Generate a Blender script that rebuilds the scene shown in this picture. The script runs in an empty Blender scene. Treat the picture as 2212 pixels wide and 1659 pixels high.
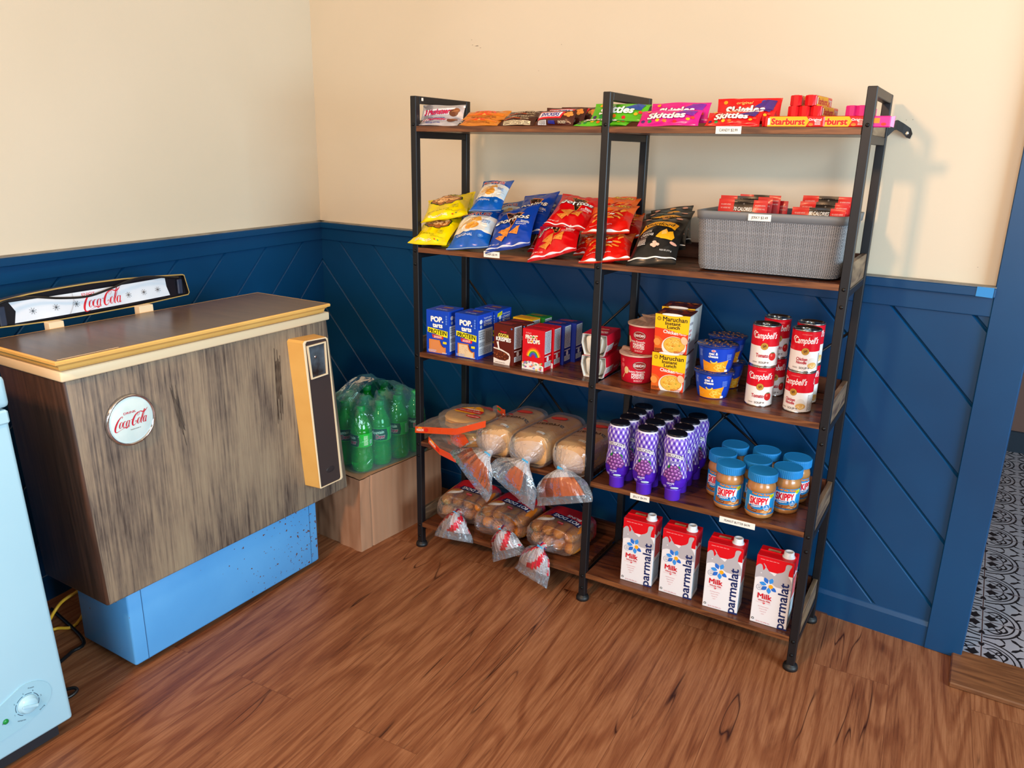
import bpy, bmesh, math, random
from math import sin, cos, pi, sqrt, radians, atan2
from mathutils import Vector, Matrix, noise
from mathutils.geometry import tessellate_polygon
S = bpy.context.scene
COL = S.collection

# ---------------------------------------------------------------- camera
CAM = Vector((1.4464, -1.8256, 1.2604)); FPX = 1676.54
YAW, PITCH, ROLL = -.5399, .2928, .0203
_f = Vector((sin(YAW)*cos(PITCH), cos(YAW)*cos(PITCH), -sin(PITCH)))
_r = Vector((cos(YAW), -sin(YAW), 0)); _u = _r.cross(_f)
R_ = _r*cos(ROLL)+_u*sin(ROLL); U_ = _u*cos(ROLL)-_r*sin(ROLL)
cd = bpy.data.cameras.new('camera'); cam = bpy.data.objects.new('camera', cd); COL.objects.link(cam)
cd.sensor_width = 36; cd.lens = 36*FPX/2212; cd.clip_start = .02
m = Matrix((R_, U_, -_f)).transposed().to_4x4(); m.translation = CAM; cam.matrix_world = m
S.camera = cam
# ---------------------------------------------------------------- world, lights, exposure
S.view_settings.view_transform = 'Standard'; S.view_settings.look = 'None'
S.view_settings.gamma = 1; S.view_settings.use_curve_mapping = False
S.view_settings.exposure = 0.0
w = bpy.data.worlds.new('world'); S.world = w; w.use_nodes = True
w.node_tree.nodes['Background'].inputs[0].default_value = (.75, .87, 1, 1)
w.node_tree.nodes['Background'].inputs[1].default_value = .25
def area(name, loc, target, sx, sy, power, col):
    l = bpy.data.lights.new(name, 'AREA'); l.shape = 'RECTANGLE'; l.size = sx; l.size_y = sy
    l.energy = power; l.color = col
    o = bpy.data.objects.new(name, l); COL.objects.link(o); o.location = loc
    o.rotation_euler = (Vector(target)-Vector(loc)).to_track_quat('-Z', 'Y').to_euler()
    return o
area('daylight_side_window', (3.9, -1.3, 1.35), (0, -.9, .9), 1.7, 1.3, 142, (.62, .85, 1))
area('daylight_front_window', (1.9, -4.3, 1.35), (.6, 0, .5), 1.6, 1.2, 58, (.78, .90, 1))
area('warm_ceiling_lamp', (.45, -2.6, 2.12), (.8, .3, 1.1), .20, .20, 43, (1, .56, .28))
area('warm_corner_lamp', (2.0, -.35, 2.42), (2.0, .4, 1.9), .16, .16, 3.5, (1, .62, .28))

# ---------------------------------------------------------------- helpers
def srgb(c):
    if isinstance(c, str): c = [int(c[i:i+2], 16) for i in (0, 2, 4)]
    return tuple(((x/255)/12.92 if x/255 <= .04045 else ((x/255+.055)/1.055)**2.4) for x in c)+(1,)
MATS = {}
def mat(name, c, rough=.5, metal=0, spec=.5, **kw):
    if name in MATS: return MATS[name]
    M = bpy.data.materials.new(name); M.use_nodes = True; b = M.node_tree.nodes['Principled BSDF']
    b.inputs['Base Color'].default_value = srgb(c); b.inputs['Roughness'].default_value = rough
    b.inputs['Metallic'].default_value = metal; b.inputs['Specular IOR Level'].default_value = spec
    for k, v in kw.items(): b.inputs[k.replace('_', ' ')].default_value = v
    MATS[name] = M; return M
def ink(c, rough=.45):
    if not isinstance(c, str): c = '%02x%02x%02x' % tuple(c)
    return mat('ink_'+c, c, rough, 0, .28)
def nodes(M): return M.node_tree.nodes, M.node_tree.links, M.node_tree.nodes['Principled BSDF']
def N(nt, t, **kw):
    n = nt.new(t)
    for k, v in kw.items():
        if k in n.inputs: n.inputs[k].default_value = v
        else: setattr(n, k, v)
    return n
def ramp(nt, stops):
    r = nt.new('ShaderNodeValToRGB'); e = r.color_ramp.elements
    while len(e) < len(stops): e.new(.5)
    for i, (p, c) in enumerate(stops): e[i].position = p; e[i].color = srgb(c) if not isinstance(c, float) else (c, c, c, 1)
    return r
def noisy(name, c1, c2, scale=(1, 1, 1), nscale=5, detail=6, rough=.5, metal=0, bump=0, stops=(.35, .65), dist=0, spec=.5, rmix=None):
    M = mat(name, c1, rough, metal, spec); nt, L, b = nodes(M)
    tc = N(nt, 'ShaderNodeTexCoord'); mp = N(nt, 'ShaderNodeMapping'); mp.inputs['Scale'].default_value = scale
    nz = N(nt, 'ShaderNodeTexNoise', Scale=nscale, Detail=detail, Distortion=dist)
    r = ramp(nt, [(stops[0], c1), (stops[1], c2)])
    L.new(tc.outputs['Object'], mp.inputs[0]); L.new(mp.outputs[0], nz.inputs[0]); L.new(nz.outputs[0], r.inputs[0]); L.new(r.outputs[0], b.inputs['Base Color'])
    if bump:
        bp = N(nt, 'ShaderNodeBump', Strength=bump, Distance=.002); L.new(nz.outputs[0], bp.inputs['Height']); L.new(bp.outputs[0], b.inputs['Normal'])
    if rmix:
        r2 = ramp(nt, [(stops[0], float(rmix[0])), (stops[1], float(rmix[1]))]); L.new(nz.outputs[0], r2.inputs[0]); L.new(r2.outputs[0], b.inputs['Roughness'])
    return M

def rays(u, v): return (_f + R_*((u-1106)/FPX) - U_*((v-829.5)/FPX))
def onz(u, v, z): d = rays(u, v); return CAM + d*((z-CAM.z)/d.z)
def ony(u, v, y): d = rays(u, v); return CAM + d*((y-CAM.y)/d.y)

_tc = {}
def text2d(s, bold=0, shear=0, space=1):
    k = (s, bold, shear, space)
    if k in _tc: return _tc[k]
    c = bpy.data.curves.new('t', 'FONT'); c.body = s; c.offset = bold; c.shear = shear; c.resolution_u = 3; c.space_character = space
    c.align_x = 'CENTER'; c.size = 1
    o = bpy.data.objects.new('t', c); COL.objects.link(o)
    dg = bpy.context.evaluated_depsgraph_get(); dg.update(); e = o.evaluated_get(dg); me = e.to_mesh(); me.calc_loop_triangles()
    V = [v.co.xy.copy() for v in me.vertices]; T = [[V[i] for i in t.vertices] for t in me.loop_triangles]
    e.to_mesh_clear(); bpy.data.objects.remove(o); bpy.data.curves.remove(c)
    if T:
        xs = [p.x for t in T for p in t]; x0, x1 = min(xs), max(xs)
        T = [[Vector((p.x-(x0+x1)/2, p.y)) for p in t] for t in T]; _tc[k] = (T, x1-x0)
    else: _tc[k] = ([], 1)
    return _tc[k]

class Art:
    def __init__(s): s.it = []; s.L = 0
    def tris(s, T, m, warp=None):
        s.L += 1; s.it.append((s.L, m, T, warp)); return s
    def poly(s, pts, m, warp=None):
        P = [Vector((p[0], p[1], 0)) for p in pts]
        T = [[Vector((P[i].x, P[i].y)) for i in t] for t in tessellate_polygon([P])]
        return s.tris(T, m, warp)
    def rect(s, x0, y0, x1, y1, m, warp=None): return s.poly([(x0, y0), (x1, y0), (x1, y1), (x0, y1)], m, warp)
    def ell(s, cx, cy, rx, ry, m, n=22, rot=0, warp=None):
        c, d = cos(rot), sin(rot)
        return s.poly([(cx+rx*cos(2*pi*i/n)*c-ry*sin(2*pi*i/n)*d, cy+rx*cos(2*pi*i/n)*d+ry*sin(2*pi*i/n)*c) for i in range(n)], m, warp)
    def text(s, t, cx, cy, h, m, wid=None, bold=0, shear=0, rot=0, out=None, ob=.03, warp=None, space=1):
        # h = cap height; (cx, cy) = middle of the capitals
        if out: s.text(t, cx, cy, h, out, wid, bold+ob, shear, rot, warp=warp, space=space)
        T, w = text2d(t, 0, shear, space); eb = bold
        if eb > .006:   # heavier weights: the same letters repeated around a small circle
            T0 = T; k = h/.70; kx = k if wid is None else wid/w; c, d = cos(rot), sin(rot); s.L += 1
            for i in range(7):
                dx, dy = (eb*cos(i*pi/3), eb*sin(i*pi/3)) if i < 6 else (0, 0)
                def q(p): x, y = (p.x+dx)*kx, (p.y+dy)*k-h/2; return Vector((cx+x*c-y*d, cy+x*d+y*c))
                s.it.append((s.L+.13*i-.8, m, [[q(p) for p in tr] for tr in T0], warp))
            return s
        k = h/.70; kx = k if wid is None else wid/w; c, d = cos(rot), sin(rot)
        def q(p): x, y = p.x*kx, p.y*k-h/2; return Vector((cx+x*c-y*d, cy+x*d+y*c))
        return s.tris([[q(p) for p in tr] for tr in T], m, warp)
    def stroke(s, pts, w, m, warp=None):
        # pts: (x, y) or (x, y, width)
        P = [Vector((p[0], p[1])) for p in pts]; W = [(p[2] if len(p) > 2 else w)/2 for p in pts]; T = []; A = []; B = []
        for i, p in enumerate(P):
            t = (P[min(i+1, len(P)-1)]-P[max(i-1, 0)]); t = t.normalized() if t.length > 0 else Vector((1, 0)); n = Vector((-t.y, t.x))
            A.append(p+n*W[i]); B.append(p-n*W[i])
        for i in range(len(P)-1): T += [[A[i], B[i], B[i+1]], [A[i], B[i+1], A[i+1]]]
        return s.tris(T, m, warp)
    def lines(s, x0, y0, x1, y1, n, m, fill=.45, rnd=None):
        # small print: n rows of dashes
        T = []; rg = random.Random(n*7+int(x0*9999)); dy = (y1-y0)/n
        for i in range(n):
            x = x0; yy = y1-(i+.75)*dy
            while x < x1-(x1-x0)*.08:
                l = min((x1-x0)*rg.uniform(.1, .3), x1-x); a, b, c, d = (Vector((x, yy)), Vector((x+l, yy)), Vector((x+l, yy+dy*fill)), Vector((x, yy+dy*fill)))
                T += [[a, b, c], [a, c, d]]; x += l+(x1-x0)*.035
        return s.tris(T, m)
def smooth(pts, n=6):
    # Catmull-Rom through pts of (x, y[, w])
    out = []; P = [tuple(p) for p in pts]
    for i in range(len(P)-1):
        p0, p1, p2, p3 = P[max(i-1, 0)], P[i], P[i+1], P[min(i+2, len(P)-1)]
        for k in range(n):
            t = k/n
            out.append(tuple(.5*((2*b)+(-a+c)*t+(2*a-5*b+4*c-d)*t*t+(-a+3*b-3*c+d)*t**3) for a, b, c, d in zip(p0, p1, p2, p3)))
    out.append(P[-1]); return out

class MB:
    def __init__(s): s.v = []; s.f = []; s.mi = []; s.sm = []; s.ms = []
    def m(s, M):
        if M not in s.ms: s.ms.append(M)
        return s.ms.index(M)
    def add(s, V, F, M, smooth=False, X=None):
        o = len(s.v); i = s.m(M)
        s.v += [tuple(X@Vector(p)) if X else tuple(p) for p in V]
        for f in F: s.f.append([o+k for k in f]); s.mi.append(i); s.sm.append(smooth)
        return s
    def box(s, x0, x1, y0, y1, z0, z1, M, bev=0, X=None, seg=1, smooth=False):
        b = bmesh.new(); bmesh.ops.create_cube(b, size=1)
        for v in b.verts: v.co = Vector(((x0+x1)/2+v.co.x*(x1-x0), (y0+y1)/2+v.co.y*(y1-y0), (z0+z1)/2+v.co.z*(z1-z0)))
        if bev: bmesh.ops.bevel(b, geom=b.edges[:], offset=bev, segments=seg, profile=.5, affect='EDGES')
        b.verts.index_update(); s.add([v.co[:] for v in b.verts], [[v.index for v in f.verts] for f in b.faces], M, smooth or seg > 1, X); b.free(); return s
    def lathe(s, prof, M, n=32, X=None, mats=None, cap0=True, cap1=True, sm=True, a0=0):
        V = []; k = len(prof)
        for r, z in prof:
            for i in range(n): a = 2*pi*i/n+a0; V.append((r*sin(a), -r*cos(a), z))
        for j in range(k-1):
            F = [[j*n+i, j*n+(i+1) % n, (j+1)*n+(i+1) % n, (j+1)*n+i] for i in range(n)]
            if j == 0: base = len(s.v); s.add(V, F, (mats[0] if mats else M), sm, X)
            else:
                ii = s.m(mats[j] if mats else M)
                for f in F: s.f.append([base+q for q in f]); s.mi.append(ii); s.sm.append(sm)
        if cap0: s.f.append([base+i for i in range(n)][::-1]); s.mi.append(s.m(mats[0] if mats else M)); s.sm.append(False)
        if cap1: s.f.append([base+(k-1)*n+i for i in range(n)]); s.mi.append(s.m(mats[-1] if mats else M)); s.sm.append(False)
        return s
    def tube(s, pts, r, M, n=10, X=None, flat=None, caps=True):
        P = [Vector(p) for p in pts]; V = []; up = Vector((0, 0, 1))
        t0 = (P[1]-P[0]).normalized(); side = t0.cross(up)
        if side.length < .1: side = t0.cross(Vector((1, 0, 0)))
        side.normalize()
        for i, p in enumerate(P):
            t = (P[min(i+1, len(P)-1)]-P[max(i-1, 0)]).normalized(); side = (side-t*side.dot(t)).normalized(); w = t.cross(side)
            rr = r[i] if isinstance(r, (list, tuple)) else r
            for k in range(n): a = 2*pi*k/n; V.append(p+side*cos(a)*rr+w*sin(a)*rr*(flat or 1))
        F = [[j*n+i, j*n+(i+1) % n, (j+1)*n+(i+1) % n, (j+1)*n+i] for j in range(len(P)-1) for i in range(n)]
        if caps: F += [list(range(n))[::-1], [(len(P)-1)*n+i for i in range(n)]]
        return s.add(V, F, M, True, X)
    def prism(s, poly, h0, h1, M, ax='z', X=None):
        # poly: 2D, extruded along ax between h0 and h1
        f = {'z': lambda a, b, h: (a, b, h), 'y': lambda a, b, h: (a, h, b), 'x': lambda a, b, h: (h, a, b)}[ax]
        n = len(poly); V = [f(a, b, h0) for a, b in poly]+[f(a, b, h1) for a, b in poly]
        T = tessellate_polygon([[Vector((a, b, 0)) for a, b in poly]])
        F = [list(t)[::-1] for t in T]+[[i+n for i in t] for t in T]+[[i, (i+1) % n, n+(i+1) % n, n+i] for i in range(n)]
        return s.add(V, F, M, False, X)
    def grid(s, fn, nu, nv, M, sm=True, X=None, closeu=False, mf=None):
        V = [fn(i/nu, j/nv) for j in range(nv+1) for i in range(nu+(0 if closeu else 1))]; w = nu+(0 if closeu else 1)
        Fs = {}
        for j in range(nv):
            for i in range(nu):
                a = i; b = (i+1) % w if closeu else i+1
                Fs.setdefault(mf((i+.5)/nu, (j+.5)/nv) if mf else M, []).append([j*w+a, j*w+b, (j+1)*w+b, (j+1)*w+a])
        base = len(s.v); s.add(V, [], M, sm, X)
        for mm, F in Fs.items():
            i = s.m(mm)
            for f in F: s.f.append([base+k for k in f]); s.mi.append(i); s.sm.append(sm)
        return s
    def art(s, A, fn, ml=.01, base=.00015, step=.00005, X=None, clip=None):
        for L, M, T, warp in A.it:
            off = base+step*L; V = []; F = []; idx = {}
            def vi(p):
                k = (round(p.x, 6), round(p.y, 6))
                if k not in idx: idx[k] = len(V); q = warp(p.x, p.y) if warp else (p.x, p.y); V.append(fn(q[0], q[1], off))
                return idx[k]
            st = [tuple(t) for t in T]
            while st:
                a, b, c = st.pop(); e = ((a-b).length, (b-c).length, (c-a).length); mx = max(e)
                if mx > ml:
                    if mx == e[0]: q = (a+b)/2; st += [(a, q, c), (q, b, c)]
                    elif mx == e[1]: q = (b+c)/2; st += [(a, b, q), (a, q, c)]
                    else: q = (c+a)/2; st += [(a, b, q), (q, b, c)]
                else:
                    i, j, k = vi(a), vi(b), vi(c)
                    if i != j and j != k and i != k: F.append([i, j, k])
            s.add(V, F, M, False, X)
        return s
    def build(s, name, parent=None, loc=None, rz=None, X=None, kind=None, label=None):
        me = bpy.data.meshes.new(name); me.from_pydata(s.v, [], s.f)
        for q in s.ms: me.materials.append(q)
        me.polygons.foreach_set('material_index', s.mi); me.polygons.foreach_set('use_smooth', s.sm); me.update()
        o = bpy.data.objects.new(name, me); COL.objects.link(o)
        if parent: o.parent = parent
        if loc is not None: o.location = loc
        if rz is not None: o.rotation_euler = (0, 0, rz)
        if X is not None: o.matrix_world = X
        if kind: o['kind'] = kind
        if label: o['label'] = label
        return o
def thing(name, label, cat, loc=(0, 0, 0), rz=0, group=None, X=None):
    o = bpy.data.objects.new(name, None); o.empty_display_size = .05; COL.objects.link(o)
    o.location = loc; o.rotation_euler = (0, 0, rz)
    if X is not None: o.matrix_world = X
    return tag(o, label, cat, group)
def tag(o, label, cat, group=None):
    o['label'] = label; o['category'] = cat
    if group: o['group'] = group
    return o
def dup(o, loc, rz, label, group=None, X=None):
    r = o.copy(); COL.objects.link(r); r.location = loc; r.rotation_euler = (0, 0, rz)
    if X is not None: r.matrix_world = X
    r['label'] = label
    if group: r['group'] = group
    for ch in list(o.children):
        c = ch.copy(); COL.objects.link(c); c.parent = r
        for g in ch.children: d = g.copy(); COL.objects.link(d); d.parent = c
    return r
def frame(o, x, z):
    # matrix with local X = x, local Z = z (made square), origin o; local -Y faces out front
    z = z.normalized(); x = (x-z*x.dot(z)).normalized(); y = z.cross(x)
    M = Matrix((x, y, z)).transposed().to_4x4(); M.translation = o; return M

WHITE = ink('f4f4f2'); BLACK = ink('111214')

# ---------------------------------------------------------------- the room
C0 = Vector((-.843, .4803, 0)); DB = Vector((1, -.0695, 0)).normalized(); DL = Vector((.1116, -1, 0)).normalized()
NB = Vector((-DB.y*-1, -DB.x, 0)); NB = Vector((DB.y, -DB.x, 0))      # out of the back wall, into the room
NL = Vector((-DL.y, DL.x, 0))                                          # out of the left wall
XB = Matrix((DB, -NB, Vector((0, 0, 1)))).transposed().to_4x4(); XB.translation = C0    # local x along wall, -y into room
XL = Matrix((DL, -NL, Vector((0, 0, 1)))).transposed().to_4x4(); XL.translation = C0
def wallpaint(name, c1, c2):
    M = noisy(name, c1, c2, nscale=1.2, detail=3, rough=.75, spec=.2); nt, L, b = nodes(M)
    tc = N(nt, 'ShaderNodeTexCoord'); nz = N(nt, 'ShaderNodeTexNoise', Scale=140, Detail=3); bp = N(nt, 'ShaderNodeBump', Strength=.16, Distance=.001)
    L.new(tc.outputs['Object'], nz.inputs[0]); L.new(nz.outputs[0], bp.inputs['Height']); L.new(bp.outputs[0], b.inputs['Normal'])
    return M
cream = wallpaint('cream_wall_paint', 'dccfb9', 'd6c9b2')
blue = noisy('deep_blue_gloss_paint', '06426e', '053b64', nscale=3, detail=4, rough=.33, bump=.05, spec=.5)
nt, L, b = nodes(blue)
railtop = noisy('rail_top_worn', '8f8c84', '6d6c6a', nscale=20, rough=.6)

def floor_mat():
    M = mat('vinyl_plank', 'a06040', .45, 0, .35); nt, L, b = nodes(M)
    tc = N(nt, 'ShaderNodeTexCoord'); mp = N(nt, 'ShaderNodeMapping'); mp.inputs['Rotation'].default_value = (0, 0, radians(90-3))
    br = N(nt, 'ShaderNodeTexBrick', **{'Scale': 1, 'Mortar Size': .0007, 'Mortar Smooth': .2, 'Bias': 0, 'Brick Width': 1.22, 'Row Height': .178}); br.offset = .37
    br.inputs['Color1'].default_value = (0, 0, 0, 1); br.inputs['Color2'].default_value = (1, 1, 1, 1); br.inputs['Mortar'].default_value = (.5, .5, .5, 1)
    L.new(tc.outputs['Object'], mp.inputs[0]); L.new(mp.outputs[0], br.inputs[0])
    # per-plank offset so the figure changes from plank to plank
    ad = N(nt, 'ShaderNodeVectorMath', operation='MULTIPLY_ADD'); ad.inputs[1].default_value = (3.1, 1.7, 5.3)
    L.new(br.outputs['Color'], ad.inputs[0]); L.new(mp.outputs[0], ad.inputs[2])
    m2 = N(nt, 'ShaderNodeMapping'); m2.inputs['Scale'].default_value = (1.6, 13, 1); L.new(ad.outputs[0], m2.inputs[0])
    n1 = N(nt, 'ShaderNodeTexNoise', Scale=1.5, Detail=9, Roughness=.68, Distortion=1.6); L.new(m2.outputs[0], n1.inputs[0])
    m3 = N(nt, 'ShaderNodeMapping'); m3.inputs['Scale'].default_value = (7, 230, 1); L.new(ad.outputs[0], m3.inputs[0])
    n2 = N(nt, 'ShaderNodeTexNoise', Scale=1, Detail=5, Roughness=.7, Distortion=.4); L.new(m3.outputs[0], n2.inputs[0])
    mx = N(nt, 'ShaderNodeMath', operation='MULTIPLY_ADD'); mx.inputs[1].default_value = .55; L.new(n2.outputs[0], mx.inputs[0])
    sc = N(nt, 'ShaderNodeMath', operation='MULTIPLY'); sc.inputs[1].default_value = .55; L.new(n1.outputs[0], sc.inputs[0]); L.new(sc.outputs[0], mx.inputs[2])
    r = ramp(nt, [(.36, '542e1a'), (.45, '78472c'), (.55, '8e5a3a'), (.68, 'a06c4a')]); L.new(mx.outputs[0], r.inputs[0])
    # cathedral figure: rings of a stretched noise field
    m4 = N(nt, 'ShaderNodeMapping'); m4.inputs['Scale'].default_value = (.8, 6.5, 1); L.new(ad.outputs[0], m4.inputs[0])
    vz = N(nt, 'ShaderNodeTexNoise', Scale=1.2, Detail=1.5, Roughness=.4, Distortion=.3); L.new(m4.outputs[0], vz.inputs[0])
    mu = N(nt, 'ShaderNodeMath', operation='MULTIPLY'); mu.inputs[1].default_value = 70; L.new(vz.outputs[0], mu.inputs[0])
    si = N(nt, 'ShaderNodeMath', operation='SINE'); L.new(mu.outputs[0], si.inputs[0])
    r2 = ramp(nt, [(.0, 'ffffff'), (.9, 'd2bcae')]); L.new(si.outputs[0], r2.inputs[0])
    # long thin dark cracks: a narrow band of a very stretched noise field, broken up by another
    m6 = N(nt, 'ShaderNodeMapping'); m6.inputs['Scale'].default_value = (.55, 6.5, 1); L.new(ad.outputs[0], m6.inputs[0])
    cz_ = N(nt, 'ShaderNodeTexNoise', Scale=1.1, Detail=2.5, Roughness=.6, Distortion=.35); L.new(m6.outputs[0], cz_.inputs[0])
    sb = N(nt, 'ShaderNodeMath', operation='SUBTRACT'); sb.inputs[1].default_value = .56; L.new(cz_.outputs[0], sb.inputs[0]); ab = N(nt, 'ShaderNodeMath', operation='ABSOLUTE'); L.new(sb.outputs[0], ab.inputs[0])
    r3 = ramp(nt, [(.0012, '5c3220'), (.0045, 'ffffff')]); L.new(ab.outputs[0], r3.inputs[0])
    kn = N(nt, 'ShaderNodeTexNoise', Scale=2.6, Detail=2); L.new(tc.outputs['Object'], kn.inputs[0]); rk = ramp(nt, [(.50, 0.0), (.58, 1.0)]); L.new(kn.outputs[0], rk.inputs[0])
    mk = N(nt, 'ShaderNodeMix', data_type='RGBA', blend_type='MULTIPLY'); L.new(rk.outputs[0], mk.inputs[0])
    mm0 = N(nt, 'ShaderNodeMix', data_type='RGBA', blend_type='MULTIPLY'); mm0.inputs[0].default_value = .7; L.new(r.outputs[0], mm0.inputs[6]); L.new(r2.outputs[0], mm0.inputs[7])
    L.new(mm0.outputs[2], mk.inputs[6]); L.new(r3.outputs[0], mk.inputs[7]); mm = mk
    m5 = N(nt, 'ShaderNodeMix', data_type='RGBA', blend_type='MIX'); L.new(br.outputs['Fac'], m5.inputs[0]); L.new(mm.outputs[2], m5.inputs[6]); m5.inputs[7].default_value = srgb('6a3c24')
    L.new(m5.outputs[2], b.inputs['Base Color'])
    bp = N(nt, 'ShaderNodeBump', Strength=.25, Distance=.0012); L.new(mx.outputs[0], bp.inputs['Height']); L.new(bp.outputs[0], b.inputs['Normal'])
    return M
fl = MB().box(-1.6, 4.4, -5, .62, -.08, 0, floor_mat()); fl.build('floor', kind='structure')
SE = 2.40   # wall length up to the doorway
mb = MB().box(-.3, SE-.02, 0, .12, 0, 2.75, cream, X=XB); mk = mat('wall_scuff', '6a5a4c', .8)
def onwall(u, v): d = rays(u, v); t_ = (C0-CAM).dot(NB)/d.dot(NB); return CAM+d*t_+NB*.0008
for (u, v, w_, h_) in ((1019, 86, 2, 1.2), (1030, 99, 9, 1.5), (1038, 103, 4, 1), (1021, 97, 3, 1), (1213, 96, 2, 1.2), (1164, 153, 1.5, 1.2), (1958, 259, 2.4, 1.3), (1972, 258, 1.5, 2), (2112, 577, 3, 1)):
    mb.add([onwall(u+a*w_/2, v+b_*h_/2) for a, b_ in ((-1, .6), (.2, 1), (1, .3), (.3, -.9))], [[0, 1, 2, 3]], mk)
mb.build('wall_back', kind='structure')
mb = MB().box(-.1, 4.6, 0, .12, 0, 2.75, cream, X=XL); mb.build('wall_left', kind='structure')

def wainscot(name, X, L, s0, sp, slope, z0=.06, z1=.915, th=.012):
    # slanted tongue boards: each one clipped to the panel, its two long edges bevelled
    g = MB(); g.box(-.01, L, -.0055, .004, z0-.05, z1+.02, blue, X=X)
    def clip(P, f):
        out = []
        for i in range(len(P)):
            a, b = P[i], P[(i+1) % len(P)]; fa, fb = f(a), f(b)
            if fa >= 0: out.append(a)
            if (fa >= 0) != (fb >= 0): t = fa/(fa-fb); out.append((a[0]+(b[0]-a[0])*t, a[1]+(b[1]-a[1])*t))
        return out
    def strip(a, b):
        # a, b = crossing at z=.9 of the two edges
        P = [(a+(.9-zz)/slope, zz) for zz in (2, -1)]+[(b+(.9-zz)/slope, zz) for zz in (-1, 2)]
        for f in (lambda p: p[0], lambda p: L-p[0], lambda p: p[1]-z0, lambda p: z1-p[1]):
            P = clip(P, f) if P else P
        return P
    k = -8
    while s0+k*sp < L+1.2:
        a, b = s0+k*sp, s0+(k+1)*sp; k += 1
        full, top = strip(a+.0006, b-.0006), strip(a+.0062, b-.0062)
        if len(top) < 3 or len(full) < 3: continue
        n = len(top); mid = strip(a+.0035, b-.0035)
        T = tessellate_polygon([[Vector((p[0], p[1], 0)) for p in top]])
        g.add([(p[0], -th, p[1]) for p in top], [list(t) for t in T], blue, X=X)
        for (ea, eb) in ((a+.0003, a+.0062), (b-.0003, b-.0062)):
            # bevel flank as a thin strip
            A = strip(min(ea, eb), max(ea, eb))
            if len(A) >= 3:
                V = []
                for p in A:
                    s9 = p[0]-(.9-p[1])/slope; t = (s9-ea)/(eb-ea); V.append((p[0], -.0055-(th-.0055)*max(0, min(1, t)), p[1]))
                T = tessellate_polygon([[Vector((p[0], p[1], 0)) for p in A]])
                g.add(V, [list(t) for t in T], blue, X=X)
    return g.build(name, kind='structure')
wainscot('trim_1', XB, 2.335, .12, .182, 1.03)
wainscot('trim_2', XL, 4.5, -.07, .203, .92)
def rail(name, X, L, x0=0):
    g = MB()
    g.box(x0, L, -.020, 0, .905, .952, blue, .0015, X=X)
    g.box(x0, L, -.034, 0, .952, .9745, blue, .002, X=X)
    g.box(x0, L, -.0335, 0, .9745, .9768, railtop, X=X)
    return g.build(name, kind='structure')
rail('trim_3', XB, 2.335); rail('trim_4', XL, 4.5)
def base(name, X, L):
    P = [(-.018, 0), (-.018, .062), (-.014, .074), (-.006, .08), (0, .08), (0, 0)]
    return MB().prism(P, 0, L, blue, 'x', X=X).build(name, kind='structure')
base('baseboard_back', XB, 2.335); base('baseboard_left', XL, 4.5)
# blue corner casing beside the doorway
mb = MB().box(2.332, 2.42, -.022, .125, 0, 2.75, blue, .002, X=XB); mb.build('trim_5', kind='structure')
tape = mat('blue_masking_tape', '2f86c8', .7)
mb = MB(); P = [(2.296, .953), (2.331, .952), (2.3312, .9755), (2.2965, .9755)]
mb.add([(a, -.0345, z) for a, z in P]+[(a, -.0350, z) for a, z in P], [[0, 1, 2, 3], [4, 7, 6, 5], [0, 4, 5, 1], [1, 5, 6, 2], [2, 6, 7, 3], [3, 7, 4, 0]], tape, X=XB)
tag(mb.build('masking_tape'), 'small piece of bright blue masking tape on the chair rail end', 'tape')
# doorway floor, wooden threshold, room beyond
thr = noisy('oak_threshold', '8a5a38', '5f3a22', scale=(4, 40, 4), nscale=1.4, detail=8, rough=.4, dist=1.2)
th_ = MB(); th_.box(1.548, 2.9, .15, .318, 0, .014, thr, .003); o = th_.build('trim_6', kind='structure')
tilew = noisy('shaded_white_cement_tile', 'a4a4ae', '9a9aa6', nscale=8, rough=.35); tileb = ink('16161c', .35); grout = mat('grout', '4a2c28', .8)  # white tile greyed: shade beyond the doorway is put into its colour
t = MB(); t.box(1.2, 3.4, .318, 2.35, -.01, .004, grout)
A = Art(); TS = .203
def arc(cx, cy, r, a0, a1, w, n=14): return [(cx+r*cos(radians(a0+(a1-a0)*i/n)), cy+r*sin(radians(a0+(a1-a0)*i/n)), w) for i in range(n+1)]
h = TS-.0015
A.rect(.0015, .0015, h, h, tilew)
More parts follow.
